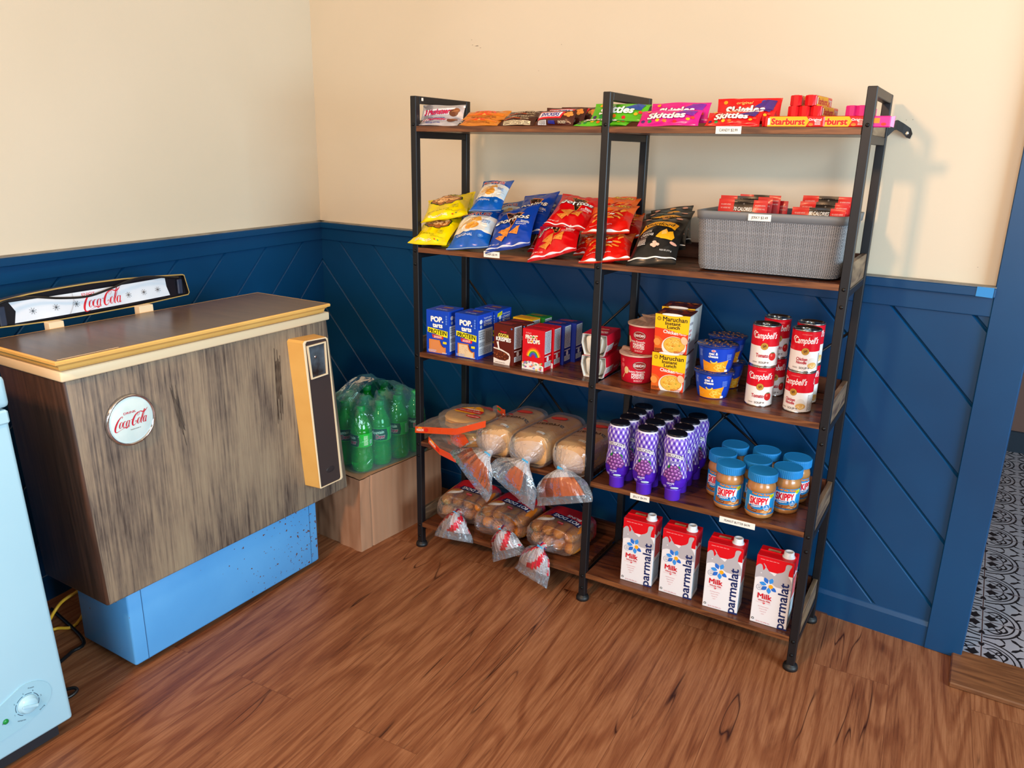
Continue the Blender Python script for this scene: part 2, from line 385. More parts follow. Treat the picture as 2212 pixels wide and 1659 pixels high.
for i in range(2):
    for j in range(2):
        fx = (lambda x, i=i: x if i == 0 else TS-x); fy = (lambda y, j=j: y if j == 0 else TS-y)
        q = lambda pts: [(fx(p[0]), fy(p[1]))+tuple(p[2:]) for p in pts]
        A.stroke(q(arc(0, 0, .092, 2, 88, .0055)), 0, tileb)
        A.stroke(q(arc(0, 0, .078, 2, 88, .004)), 0, tileb)
        A.stroke(q(smooth([(.012, .052, .004), (.03, .060, .006), (.044, .052, .006), (.046, .038, .005), (.034, .033, .003)], 4)), 0, tileb)
        A.stroke(q(smooth([(.052, .012, .004), (.060, .03, .006), (.052, .044, .006), (.038, .046, .005), (.033, .034, .003)], 4)), 0, tileb)
        A.poly(q([(.004, .02), (.012, .012), (.02, .004), (.03, .012), (.040, .016), (.030, .024), (.034, .034), (.024, .030), (.016, .040), (.012, .030)]), tileb)
        A.poly(q([(.068, .068), (.080, .072), (.090, .086), (.099, .090), (.090, .099), (.086, .090), (.072, .080)]), tileb)
        A.stroke(q(arc(0, 0, .052, 4, 86, .0035)), 0, tileb); A.stroke(q(smooth([(.100, .055, .003), (.088, .050, .006), (.082, .040, .006), (.090, .030, .004)], 3)), 0, tileb); A.stroke(q(smooth([(.055, .100, .003), (.050, .088, .006), (.040, .082, .006), (.030, .090, .004)], 3)), 0, tileb); A.ell(*q([(.022, .022)])[0], .009, .009, tileb, 8)
        A.poly(q([(.06, .003), (.072, .008), (.078, .003), (.072, -.0), (.06, 0)]), tileb)
        A.poly(q([(.003, .06), (.008, .072), (.003, .078), (0, .072), (0, .06)]), tileb)
for i in range(6):
    for j in range(10):
        ox, oy = 1.412+i*TS, .325+j*TS
        t.art(A, lambda x, y, o, ox=ox, oy=oy: (ox+x, oy+y, .004+o), .3, base=.0003, step=.00002)
t.build('floor_beyond', kind='structure')
brown = mat('brown_wall_beyond', '6a5048', .8)
g = MB().box(1.2, 4.3, 2.15, 2.25, 0, 2.75, brown); g.box(1.2, 1.3, .50, 2.15, 0, 2.75, brown); g.build('wall_beyond', kind='structure')
MB().box(1.2, 3.4, 2.135, 2.15, 0, .10, mat('navy_baseboard', '0c2334', .5), .003).build('baseboard_beyond', kind='structure')
# rest of the room, out of view: ceiling, front and right walls with their windows
ceil = mat('ceiling_paint', 'd8ccb4', .9)
MB().box(-1.6, 4.4, -5, 2.5, 2.75, 2.83, ceil).build('ceiling', kind='structure')
def wall_with_opening(name, axis, at, lo, hi, a0, a1, z0, z1):
    g = MB()
    for (p, q, r, s_) in ((lo, a0, 0, 2.75), (a1, hi, 0, 2.75), (a0, a1, 0, z0), (a0, a1, z1, 2.75)):
        if axis == 'x': g.box(at, at+.12, p, q, r, s_, cream)
        else: g.box(p, q, at, at+.12, r, s_, cream)
    g.build(name, kind='structure')
wall_with_opening('wall_right', 'x', 4.05, -5, 2.5, -2.2, -.4, .7, 2.0)
wall_with_opening('wall_front', 'y', -4.6, -1.6, 4.2, 1.0, 2.8, .9, 2.1)
wf = mat('window_frame_paint', 'e8e4da', .5)
for n_, (ax, at, a0, a1, z0, z1) in enumerate((('x', 4.05, -2.2, -.4, .7, 2.0), ('y', -4.6, 1.0, 2.8, .9, 2.1))):
    g = MB(); t_ = .05
    for (p, q, r, s_) in ((a0, a0+t_, z0, z1), (a1-t_, a1, z0, z1), (a0, a1, z0, z0+t_), (a0, a1, z1-t_, z1), ((a0+a1)/2-.02, (a0+a1)/2+.02, z0, z1)):
        if ax == 'x': g.box(at+.02, at+.08, p, q, r, s_, wf)
        else: g.box(p, q, at+.02, at+.08, r, s_, wf)
    g.build('window_%d' % (n_+1), kind='structure')
# ---------------------------------------------------------------- shelving unit
LZ = [1.3201, .9862, .6651, .3792, .0908]; LT = [0, .009, .0042, .0141, .0058]; BW = .593
def zs(L, x): return LZ[L]+LT[L]*(x-BW)
def onshelf(L, u, v):
    z = LZ[L]
    for _ in range(4): P = onz(u, v, z); z = zs(L, P.x)
    return Vector((P.x, P.y, z))
iron = mat('black_powder_coat', '17171b', .42, .25, .5); ironb = mat('black_bolt', '0c0c0f', .35, .5); rub = mat('black_plastic_foot', '141416', .5)
rustic = noisy('rustic_brown_board', '3b1d12', '6a3a20', scale=(2.5, 22, 22), nscale=1.6, detail=8, rough=.30, dist=1.4, stops=(.35, .62), rmix=(.22, .4))
rusticf = noisy('rustic_board_edge', '4a2614', '84502c', scale=(5, 60, 60), nscale=1.6, detail=8, rough=.4, dist=1, stops=(.35, .66))
rusticg = noisy('rustic_side_board', '4e3a2c', '8a7258', scale=(30, 4, 30), nscale=1.6, detail=7, rough=.45, dist=1, stops=(.35, .66))
shelf = thing('shelving_unit', 'tall double-width black metal shelving unit with five rustic brown wooden shelves', 'shelf')
PW = .020; XP = [0, BW, 2*BW]; DY = .2518; HH = 1.40
for i, x in enumerate(XP):
    for y in (0, DY):
        g = MB(); g.box(x, x+PW, y, y+PW, .014, HH, iron, .0015)
        if y == 0:
            for L in range(5):
                for dz in ((-.011, -.05) if L else (.004,)):
                    for_z = zs(L, x)+dz
                    g.lathe([(0, 0), (.0042, 0), (.0042, .0022), (.002, .003), (0, .003)], ironb, 10, X=Matrix.Translation((x+PW/2, y+.0005, for_z))@Matrix.Rotation(pi/2, 4, 'X'))
        p_ = g.build('post', shelf)
        f_ = MB().lathe([(.0085, .02), (.0085, .014), (.017, .012), (.019, .006), (.0185, 0)][::-1], rub, 20); f_.build('foot', p_, loc=(x+PW/2, y+PW/2, 0))
    g = MB(); g.box(x+.0005, x+PW-.0005, PW, DY, HH-PW, HH, iron, .0015)
    g.build('top_crossbar', shelf)
    for L in range(5):
        z = zs(L, x+PW/2); g = MB().box(x+.002, x+PW-.002, PW, DY, z-.015-.018, z-.0152, iron, .001); g.build('crossbar', shelf)
def tilted(g_fn, L, x0, x1):
    # shear so the board follows the slight tilt of its level
    return Matrix(((1, 0, 0, 0), (0, 1, 0, 0), (LT[L], 0, 1, LZ[L]-LT[L]*BW), (0, 0, 0, 1)))
for L in range(5):
    for k in range(2):
        X = tilted(None, L, 0, 0); x0 = XP[k]+PW+.0006 if k == 0 else XP[1]+PW+.0006; x1 = XP[k+1]-.0006
        g = MB(); g.box(x0, x1, .001, DY+PW-.002, -.015, 0, rustic, .0008, X=X)
        g.box(x0, x1, .0004, .0012, -.0145, -.0005, rusticf, X=X)
        g.build('shelf_board', shelf)
        hb = .042 if L else .030
        g = MB(); g.box(x0, x1, DY+.004, DY+PW-.004, .0004, hb, rustic, .001, X=X); g.build('back_panel', shelf)
    hs = .044 if L else .016
    for xx in (.004, XP[2]+.004):
        g = MB(); g.box(xx, xx+.012, PW+.001, DY-.001, -.0152, hs, rusticg, .001, X=tilted(None, L, 0, 0)); g.build('side_panel', shelf)
# cross braces behind
for (c, ends) in (((1168, 824), ((1008, 598), (1352, 660), (1010, 1010), (1300, 1010))), ((1565, 899), ((1362, 660), (1862, 700), (1330, 1130), (1795, 1110)))):
    hub = ony(c[0], c[1], DY+PW+.006); k = 0 if c[0] < 1300 else 1
    for j, e in enumerate(ends):
        P = ony(e[0], e[1], DY+PW+.004); tx = (XP[k]+PW/2 if j % 2 == 0 else XP[k+1]+PW/2); P = hub+(P-hub)*((tx-hub.x)/(P.x-hub.x))
        MB().tube([hub, P], .0035, iron, 8).build('brace_rod', shelf)
    MB().lathe([(0, -.002), (.008, -.002), (.008, .002), (.004, .003), (0, .003)], iron, 16, X=Matrix.Translation(hub)@Matrix.Rotation(pi/2, 4, 'X')).build('brace_hub', shelf)
# price labels on the shelf fronts
tagw = mat('price_label_paper', 'f2efe6', .6)
def pricetag(txt, L, u, v, w, h=.0165, parent=shelf, P=None, X=None):
    g = MB(); g.box(-w/2, w/2, -.0004, .0, -h/2, h/2, tagw)
    A = Art().text(txt, 0, 0, h*.36, ink('2a2a30'), wid=w*.72, bold=.008); g.art(A, lambda x, y, o: (x, -.0004-o, y), .1)
    if X is None: P = ony(u, v, -.0002); X = Matrix.Translation(P)@Matrix.Rotation(-LT[L], 4, 'Y')
    return g.build('price_label', parent, X=X)
pricetag('CANDY $2.99', 0, 1573.5, 281, .058)
pricetag('CHIPS $0.99', 1, 1062, 550, .052)
pricetag('JELLY $4.99', 3, 1382, 1075, .055)
pricetag('PEANUT BUTTER $4.99', 3, 1592, 1129.5, .090)
MB().box(-.003, .003, -.0006, 0, -.004, .004, WHITE).build('sticker', shelf, loc=(.030, .0185, 1.391))
# strap to the wall
lea = mat('black_nylon_strap', '121114', .7)
w0 = C0+DB*((1.238-C0.x)/DB.x)+NB*.002; w0.z = 1.318
pts = [(XP[2]+PW, DY+.012, 1.318), (XP[2]+PW+.012, DY+.022, 1.333), (w0.x-.018, w0.y-.030, 1.335), (w0.x-.006, w0.y-.010, 1.328), (w0.x+.006, w0.y-.003, 1.318), (w0.x+.013, w0.y-.003, 1.310)]
g = MB(); q = [Vector(p) for p in pts]
V = []; hw = .011
for i, p in enumerate(q):
    w_ = hw*(.55 if i == len(q)-1 else 1); sl = Vector((.35, 0, 1)).normalized() if i > 3 else Vector((0, 0, 1))
    V += [p+sl*w_, p-sl*w_, p-sl*w_+NB*.0015, p+sl*w_+NB*.0015]
F = []
for i in range(len(q)-1):
    for k in range(4): F.append([i*4+k, i*4+(k+1) % 4, (i+1)*4+(k+1) % 4, (i+1)*4+k])
F += [[3, 2, 1, 0], [4*(len(q)-1)+k for k in range(4)]]
g.add(V, F, lea); st = g.build('wall_strap', shelf)
MB().lathe([(0, 0), (.0055, 0), (.005, .0025), (.0025, .0032), (0, .0032)], mat('zinc_screw', 'b8b8b0', .3, .9), 14, X=frame(w0+Vector((.002, -.0045, -.001)), DB, NB)).build('screw', st)

# ---------------------------------------------------------------- old drinks cooler
def shear_y(k, z0): return Matrix(((1, 0, 0, 0), (0, 1, -k, k*z0), (0, 0, 1, 0), (0, 0, 0, 1)))
def worn():
    M = mat('worn_walnut_vinyl', '7a6a58', .5, 0, .3); nt, L, b = nodes(M)
    tc = N(nt, 'ShaderNodeTexCoord'); mp = N(nt, 'ShaderNodeMapping'); mp.inputs['Scale'].default_value = (95, 95, 3.6); L.new(tc.outputs['Object'], mp.inputs[0])
    n1 = N(nt, 'ShaderNodeTexNoise', Scale=1.6, Detail=8, Roughness=.65); L.new(mp.outputs[0], n1.inputs[0])
    mp2 = N(nt, 'ShaderNodeMapping'); mp2.inputs['Scale'].default_value = (5, 5, 2.2); L.new(tc.outputs['Object'], mp2.inputs[0])
    n2 = N(nt, 'ShaderNodeTexNoise', Scale=1.5, Detail=5, Roughness=.6); L.new(mp2.outputs[0], n2.inputs[0])
    ad = N(nt, 'ShaderNodeMath', operation='ADD'); L.new(n1.outputs[0], ad.inputs[0]); L.new(n2.outputs[0], ad.inputs[1])
    hf = N(nt, 'ShaderNodeMath', operation='MULTIPLY'); hf.inputs[1].default_value = .5; L.new(ad.outputs[0], hf.inputs[0])
    r = ramp(nt, [(.37, '3e3430'), (.45, '6e6054'), (.53, '8c7a66'), (.64, '9c8a72')]); L.new(hf.outputs[0], r.inputs[0]); L.new(r.outputs[0], b.inputs['Base Color'])
    return M
walnut = worn(); walnutd = noisy('walnut_vinyl_shaded_side', '38241a', '54382a', scale=(60, 60, 2.5), nscale=1.6, rough=.45)  # darker copy for the left side: its shade is painted into the colour
lidtop = noisy('dark_brown_lid', '4a3a34', '5a463c', scale=(3, 20, 3), nscale=3, rough=.28, spec=.5)
butter = noisy('yellowed_enamel', 'e8b866', 'dca654', nscale=9, rough=.4, stops=(.3, .8)); butterl = mat('yellowed_enamel_pale', 'ecd4ae', .45)
cb = noisy('sky_blue_enamel', '5ca6e2', '549edc', nscale=6, rough=.38)
nt, L, b = nodes(cb)   # rust specks, most of them low on the right end
tc = N(nt, 'ShaderNodeTexCoord'); vo = N(nt, 'ShaderNodeTexNoise', Scale=95, Detail=2); rr = ramp(nt, [(.0, 1.0), (1., 0.0)])
sx = N(nt, 'ShaderNodeSeparateXYZ'); mr = N(nt, 'ShaderNodeMapRange'); mr.inputs[1].default_value = .25; mr.inputs[2].default_value = .62; mr.inputs[3].default_value = 0; mr.inputs[4].default_value = .13
gt = N(nt, 'ShaderNodeMath', operation='ADD'); st_ = N(nt, 'ShaderNodeMath', operation='GREATER_THAN'); st_.inputs[1].default_value = .77
mxx = N(nt, 'ShaderNodeMix', data_type='RGBA'); mxx.inputs[7].default_value = srgb('6a3a28'); prev = b.inputs['Base Color'].links[0].from_socket
L.new(tc.outputs['Object'], vo.inputs[0]); L.new(tc.outputs['Object'], sx.inputs[0]); L.new(sx.outputs['Y'], mr.inputs[0]); L.new(vo.outputs[0], gt.inputs[0]); L.new(mr.outputs[0], gt.inputs[1])
L.new(gt.outputs[0], st_.inputs[0]); L.new(st_.outputs[0], mxx.inputs[0]); L.new(prev, mxx.inputs[6]); L.new(mxx.outputs[2], b.inputs['Base Color'])

CX, CY = -.16, -.954    # front-left bottom corner of the box (local origin; local y runs along the front)
cooler = thing('drinks_cooler', 'vintage chest cooler with worn walnut front, yellowed lid trim and round red and white badge', 'cooler', (CX, CY, 0))
CDp = .262
def lean(p):   # the tub narrows slightly towards its rim
    x, y, z = p; t = (z-.224)/.552; y0, y1 = -.023*t, .808-.057*t; return (x, y0+(y1-y0)*(y/.808), z)
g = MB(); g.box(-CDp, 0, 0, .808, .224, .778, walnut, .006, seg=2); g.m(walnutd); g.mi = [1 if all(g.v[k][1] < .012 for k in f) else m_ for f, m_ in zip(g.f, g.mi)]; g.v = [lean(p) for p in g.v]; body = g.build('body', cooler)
g = MB(); g.box(-CDp-.006, .006, -.029, .757, .776, .7995, butterl, .004, seg=2); g.build('rim', cooler)
g = MB(); g.box(-CDp+.006, -.006, -.020, .745, .799, .804, mat('black_door_gasket', '16120e', .7)); g.build('gasket', cooler)
zt = .8285
def ring(o, z): return [(-.249-o, -.021-o, z), (o, -.021-o, z), (o, .716+o, z), (-.249-o, .716+o, z)]
prof = [(.004, .8025), (.010, .8030), (.013, .8075), (.0145, .814), (.020, .8185), (.0255, .8205), (.026, .826), (.0245, zt), (.021, zt)]
V = []; F = []
for o_, z_ in prof: V += ring(o_, z_)
for j in range(len(prof)-1):
    for k in range(4): F.append([j*4+k, j*4+(k+1) % 4, (j+1)*4+(k+1) % 4, (j+1)*4+k])
F.append([3, 2, 1, 0])
g = MB(); g.add(V, F, butter); g.add(ring(.0215, zt-.0004)+ring(.0215, zt), [[4, 5, 6, 7], [3, 2, 1, 0]], lidtop)
g.add([(.012, -.035, zt+.0003), (.0165, -.036, zt+.0003), (.017, .10, zt+.0003), (.0125, .10, zt+.0003)], [[0, 1, 2, 3]], butterl)
lid = g.build('lid', cooler)
# base cabinet
b0 = onz(292, 1439, .016)-Vector((CX, CY, 0)); b1 = onz(692, 1209.7, .016)-Vector((CX, CY, 0))
BXF = (b0.x+b1.x)/2; g = MB()
g.box(-CDp+.02, BXF, b0.y, b1.y, .016, .224, cb, .006, seg=2)
for yy in (b0.y+.036, b1.y-.032): g.box(BXF-.001, BXF+.0006, yy-.0008, yy+.0008, .018, .224, mat('seam_shadow_gap', '2d5a86', .6))
g.build('base_cabinet', cooler)
cast = mat('grey_rubber_caster', '2a2626', .6)
for (cx_, cy_) in ((BXF-.03, b0.y+.03), (BXF-.03, b1.y-.03), (-CDp+.08, b0.y+.03), (-CDp+.08, b1.y-.03)):
    MB().lathe([(0, -.008), (.014, -.008), (.015, -.004), (.015, .004), (.014, .008), (0, .008)], cast, 16, X=Matrix.Translation((cx_, cy_, .0152))@Matrix.Rotation(pi/2, 4, 'Y')).build('caster', cooler)
# script lettering, drawn as pen strokes
def script(A, x, y, s, m, tail=True):
    # s = overall width; every letter is a slanted stroke of changing width
    u_ = s/.97
    def D(pts, n=6, sm=True):
        q = smooth(pts, n) if sm else pts
        A.stroke([(x+(a+.36*b_-.50)*u_, y+(b_-.10)*u_, w_*u_) for a, b_, w_ in q], 0, m)
    def bowl(cx_, rx, ry, cy_, a0, a1, w0, w1, n=18):
        D([(cx_+rx*cos(radians(a0+(a1-a0)*i/n)), cy_+ry*sin(radians(a0+(a1-a0)*i/n)), w0+w1*max(0, -cos(radians(a0+(a1-a0)*i/n)))**1.5) for i in range(n+1)], sm=False)
    # first capital and its long tail
    D([(.150, .245, .006), (.165, .275, .012), (.150, .300, .014), (.110, .285, .020), (.060, .215, .036), (.030, .120, .046), (.022, .030, .048), (.040, -.045, .038), (.085, -.080, .020), (.150, -.065, .008), (.250, -.025, .008), (.310, -.010, .024), (.345, -.028, .034), (.385, -.015, .018), (.430, -.020, .004)])
    for cx_, kind in ((.165, 'o'), (.262, 'c'), (.352, 'a')):
        if kind == 'c': bowl(cx_, .040, .080, .080, 50, 320, .010, .026)
        else: bowl(cx_, .036, .080, .080, 0, 360, .009, .026, 22)
        if kind == 'a': D([(cx_+.040, .155, .022), (cx_+.038, .08, .024), (cx_+.040, .012, .024), (cx_+.058, .000, .010), (cx_+.075, .02, .005)])
    D([(.432, .150, .006), (.447, .155, .020), (.462, .150, .006)], 3)
    # second capital with the ribbon that runs on to the tall letter
    D([(.600, .215, .005), (.585, .255, .008), (.605, .300, .010), (.640, .290, .008), (.640, .240, .006), (.615, .215, .006)])
    D([(.620, .310, .010), (.575, .300, .020), (.520, .235, .036), (.490, .140, .046), (.492, .050, .044), (.525, -.005, .030), (.570, -.005, .012), (.605, .040, .008), (.600, .090, .010), (.575, .090, .014), (.565, .060, .004)])
    D([(.615, .308, .010), (.660, .318, .020), (.710, .300, .026), (.765, .285, .028), (.820, .315, .020), (.855, .370, .006)])
    bowl(.672, .036, .080, .080, 0, 360, .009, .026, 22)
    D([(.745, .075, .010), (.775, .180, .010), (.790, .290, .012), (.778, .355, .010), (.760, .320, .018), (.745, .200, .028), (.738, .090, .030), (.748, .010, .024), (.768, .008, .008)])
    bowl(.838, .036, .080, .080, 0, 360, .009, .026, 22); D([(.878, .155, .022), (.876, .08, .024), (.878, .012, .024), (.896, .000, .010), (.913, .03, .005)])
# round badge
yb_, zb_ = 0, 0
def onfront(u, v, dx=0):
    d = rays(u, v); P = CAM+d*((CX+dx-CAM.x)/d.x); return P-Vector((CX, CY, 0))
bc = onfront(280, 906); br_ = .0605
Xc = Matrix.Translation(bc)@Matrix(((0, 0, 1, 0), (1, 0, 0, 0), (0, 1, 0, 0), (0, 0, 0, 1)))
chrome = mat('chrome', 'd8d8dc', .12, 1)
badgew = noisy('white_badge_enamel', 'dcebe8', 'cfe2e0', nscale=25, rough=.35)
g = MB(); g.lathe([(br_, 0), (br_, .006), (br_-.002, .0095), (br_-.005, .0095), (br_-.0065, .006)], chrome, 48, X=Xc, cap1=False); badge = g.build('badge', cooler)
g = MB(); g.lathe([(br_-.006, .0055), (br_-.012, .008), (.02, .0086), (0, .0088)], badgew, 48, X=Xc, cap0=False, cap1=False)
A = Art(); red = ink('c81f35'); A.text('DRINK', -.003, .0195, .0052, red, wid=.030, bold=.012)
def aw(x, y): return x, y
script(A, -.001, -.003, .084, red); A.text('TRADE-MARK \u00ae', .006, -.0215, .0024, ink('5a3038'), wid=.026)
# tilt the face lettering with the sheared front
g.art(A, lambda x, y, o: Xc@Vector((x-(y)*.0, y+.0, .0078+.0012*(1-min(1, (x*x+y*y)/.003))+o)), .012, base=.0003)
g.build('badge_face', badge)
# bottle door column
DXC = .055
P4 = [onfront(*p, dx=DXC) for p in ((654, 738), (708.5, 727), (741.5, 1034), (692, 1057))]
g = MB()
outer = [(P4[0].y, P4[0].z-.006), (P4[0].y+.006, P4[0].z), (P4[1].y-.006, P4[1].z), (P4[1].y, P4[1].z-.006), (P4[2].y, P4[2].z+.005), (P4[2].y-.005, P4[2].z), (P4[3].y+.003, P4[3].z), (P4[3].y, P4[3].z+.003)]
cy0 = sum(a for a, z in outer)/8; cz0 = sum(z for a, z in outer)/8
def insetp(k, kz): return [(cy0+(a-cy0)*k, cz0+(z-cz0)*kz) for a, z in outer]
back = [(a-.006 if a < cy0 else a+.006, z) for a, z in outer]
n = 8; d_ = DXC; V = [(-.001, a, z) for a, z in back]+[(d_-.006, a, z) for a, z in outer]+[(d_-.001, a, z) for a, z in insetp(.99, .999)]+[(d_, a, z) for a, z in insetp(.93, .993)]+[(d_, a, z) for a, z in insetp(.86, .985)]+[(d_-.0015, a, z) for a, z in insetp(.85, .983)]
for j, mm in ((0, butter), (1, butter), (2, butterl), (3, butterl), (4, butterl)):
    g.add([V[q_] for q_ in range(j*n, (j+2)*n)], [[k, (k+1) % n, n+(k+1) % n, n+k] for k in range(n)], mm)
g.add([(d_-.0015, a, z) for a, z in insetp(.85, .983)], [list(range(8))], mat('dark_brown_panel', '3a302f', .45))
col_ = g.build('bottle_door', cooler)
H4 = [onfront(*p, dx=DXC) for p in ((662, 748), (703, 737), (708, 808), (672.5, 820))]
cyh = sum(p.y for p in H4)/4; czh = sum(p.z for p in H4)/4
g = MB(); q4 = [(p.y, p.z) for p in H4]; inn = [(cyh+(a-cyh)*.84, czh+(z-czh)*.92) for a, z in q4]
V = [(d_-.0014, a, z) for a, z in q4]+[(d_+.002, a, z) for a, z in q4]+[(d_+.002, a, z) for a, z in inn]+[(d_-.0014, a, z) for a, z in inn]
F = [[j*4+k, j*4+(k+1) % 4, (j+1)*4+(k+1) % 4, (j+1)*4+k] for j in range(3) for k in range(4)]
g.add(V, F, butterl); wfm = g.build('viewing_window', col_)
g = MB(); g.add([(d_-.0010, a, z) for a, z in inn], [[0, 1, 2, 3]], noisy('dark_window_recess', '2a2422', '55606a', nscale=18, rough=.25))
g.lathe([(.004, 0), (.0045, .001), (.002, .0016), (0, .0018)], chrome, 12, X=Matrix.Translation((d_-.0008, cyh-.008, czh+.012))@Matrix.Rotation(pi/2, 4, 'Y'), cap0=False, cap1=False)
g.build('window_pane', wfm)
eo = onfront(714.6, 1013.5, dx=DXC)
g = MB(); g.lathe([(.0165, .0003), (.016, .001), (.014, .0012), (0, .0012)], mat('dark_oval_plate', '2c2628', .5), 28, X=Matrix.Translation((d_-.0015, eo.y, eo.z))@Matrix.Rotation(-.0, 4, 'X')@Matrix(((0, 0, 1, 0), (1, 0, 0, 0), (0, .55, 0, 0), (0, 0, 0, 1))), cap0=False, cap1=False)
g.build('maker_plate', col_)
# old tape residue and scratches on the front
resid = noisy('dark_tape_residue', '2c1d17', '6a5848', scale=(60, 60, 12), nscale=3, rough=.6)
rg = random.Random(4)
for (ua, va, ub, vb, w_) in ((370, 825, 405, 975, .0085), (596, 740, 606, 920, .011)):
    a, b_ = onfront(ua, va), onfront(ub, vb)
    g = MB()
    for j in range(7):
        t0, t1 = rg.uniform(0, .25), rg.uniform(.6, 1); o_ = (j-3)*w_*.28
        p, q_ = a.lerp(b_, t0), a.lerp(b_, t1); x_ = .0006
        g.add([(x_, p.y+o_, p.z), (x_, p.y+o_+w_*.22, p.z-.004), (x_, q_.y+o_+w_*.22, q_.z), (x_, q_.y+o_, q_.z+.004)], [[0, 1, 2, 3]], resid)
    g.build('tape_residue', body)
# illuminated-style header sign standing on two brackets behind the lid
sgn = lambda u, v, X_: (lambda d: CAM+d*((X_-CAM.x)/d.x)-Vector((CX, CY, 0)))(rays(u, v))
SXp = -.462
def sg2(u, v): p = sgn(u, v, SXp); return (p.y, p.z)
O_ = [sg2(*p) for p in ((-52, 661), (0, 649), (60, 634), (124.6, 621.6), (195, 610), (266.7, 601), (335, 595.5), (393, 592), (397, 593.5), (408.5, 631), (406, 636.5), (331, 653.7), (286, 663), (200, 679), (120.7, 692.6), (60, 701), (0, 708.5), (-50, 713), (-62, 690))]
cyS = sum(a for a, z in O_)/len(O_); czS = sum(z for a, z in O_)/len(O_); n = len(O_)
def scl(k, kz=None): return [(cyS+(a-cyS)*k, czS+(z-czS)*(kz or k)) for a, z in O_]
def inset(d):   # true inset of the outline
    out = []
    for i in range(n):
        p0, p1, p2 = Vector(O_[i-1]), Vector(O_[i]), Vector(O_[(i+1) % n]); e1, e2 = (p1-p0).normalized(), (p2-p1).normalized(); nn = (Vector((e1.y, -e1.x))+Vector((e2.y, -e2.x))).normalized(); out.append(tuple(p1+nn*d))
    return out
shell = mat('black_sign_shell', '15131a', .3); gold = mat('gold_trim', 'd9b566', .3, .4); signw = noisy('white_sign_face', 'e4eaf2', 'dfe2ea', nscale=10, rough=.35)
XS = Matrix.Translation((SXp-CX, 0, 0)); g = MB()
rs = [(-.045, inset(.006)), (0, O_), (.0025, O_), (.0025, inset(.0028)), (-.010, inset(.0034))]
V = [(h_, a, z) for h_, pl_ in rs for a, z in pl_]
F = [[j*n+k, j*n+(k+1) % n, (j+1)*n+(k+1) % n, (j+1)*n+k] for j in range(4) for k in range(n)]
g.add(V, F[:n], shell, X=XS); g.add(V, F[n:3*n], gold, X=XS); g.add(V, F[3*n:], shell, X=XS)
for h_, pl_ in (rs[0], rs[-1]):
    T_ = tessellate_polygon([[Vector((a, z, 0)) for a, z in pl_]]); g.add([(h_, a, z) for a, z in pl_], [list(t_) for t_ in T_], shell, X=XS)
for (c0, c1_) in (((384, 604), (397, 634)), ((-4, 664), (18, 704))):    # end cheeks
    p0, p1 = sg2(*c0), sg2(*c1_); g.box(SXp-CX-.009, SXp-CX-.001, min(p0[0], p1[0]), max(p0[0], p1[0]), p1[1], p0[1], mat('slate_sign_cheek', '2c3448', .35), .002)
sign = g.build('header_sign', cooler)
TL_, TR_, BL_, BR_ = [Vector(sg2(*p)) for p in ((22.4, 654.7), (360, 600), (37, 699.5), (371.8, 638))]
hwS = .5; hhS = .5
def fcq(x, y, o):   # x, y in metres about the face centre
    u = .5+x/SW; v = .5+y/SH_; p = (BL_*(1-u)+BR_*u)*(1-v)+(TL_*(1-u)+TR_*u)*v
    return XS@Vector((-.0095+.0085*max(0, 1-(2*x/SW)**2)+o, p.x, p.y))
SW = ((TR_-TL_).length+(BR_-BL_).length)/2; SH_ = ((TL_-BL_).length+(TR_-BR_).length)/2
A = Art(); hw_, hh_ = SW/2, SH_/2
A.poly([(-hw_+2*hw_*i/10, hh_) for i in range(11)]+[(hw_*.985, 0), (hw_, -hh_)]+[(hw_-2*hw_*i/10, -hh_) for i in range(1, 11)]+[(-hw_*.955, .1*hh_)], signw)
r2 = ink('d8232f'); A.text('ENJOY', -hw_*.10, hh_*.68, .0070, r2, wid=.034, bold=.012)
script(A, hw_*.06, -hh_*.26, .108, r2)
star = ink('20242e')
for k_ in (-.78, -.52, -.28, .40, .62, .83):
    x_ = k_*hw_
    for k in range(4): a = k*pi/4+.2; r_ = .0062; A.stroke([(x_-r_*cos(a), -.003-r_*sin(a), .0008), (x_+r_*cos(a), -.003+r_*sin(a), .0008)], 0, star)
    for k in range(8): a = k*pi/4+.2; A.ell(x_+.0075*cos(a), -.003+.0075*sin(a), .0008, .0008, star, 6)
A.stroke([(-hw_*.30, hh_, .0008), (-hw_*.30, hh_*.3, .0008), (-hw_*.34, -hh_*.4, .0008), (-hw_*.39, -hh_*.98, .0008)], 0, ink('8a8f98'))
g = MB(); g.art(A, fcq, .015, base=.0005); g.build('sign_face', sign)
for (u0, v0, u1, v1) in ((301, 664, 333, 678), (106, 700, 141, 715)):
    P, Q = sgn(u0, v0, -.437), sgn(u1, v1, -.437); g = MB(); g.box(-.300, -.277, P.y, Q.y, .74, P.z+.002, butterl, .001); g.build('sign_bracket', cooler)
# loose cable hanging across the sign
cab = mat('black_cable', '0c0c10', .4)
pts = [(-40, 690), (0, 655), (60, 642), (130, 644), (190, 640), (240, 623), (280, 606), (320, 598), (385, 600)]
Pc = [sgn(u, v, SXp+.012)+Vector((0, 0, 0)) for u, v in pts]
sp = smooth([tuple(p) for p in Pc], 6)
MB().tube(sp, .0028, cab, 8).build('loose_cable', sign)

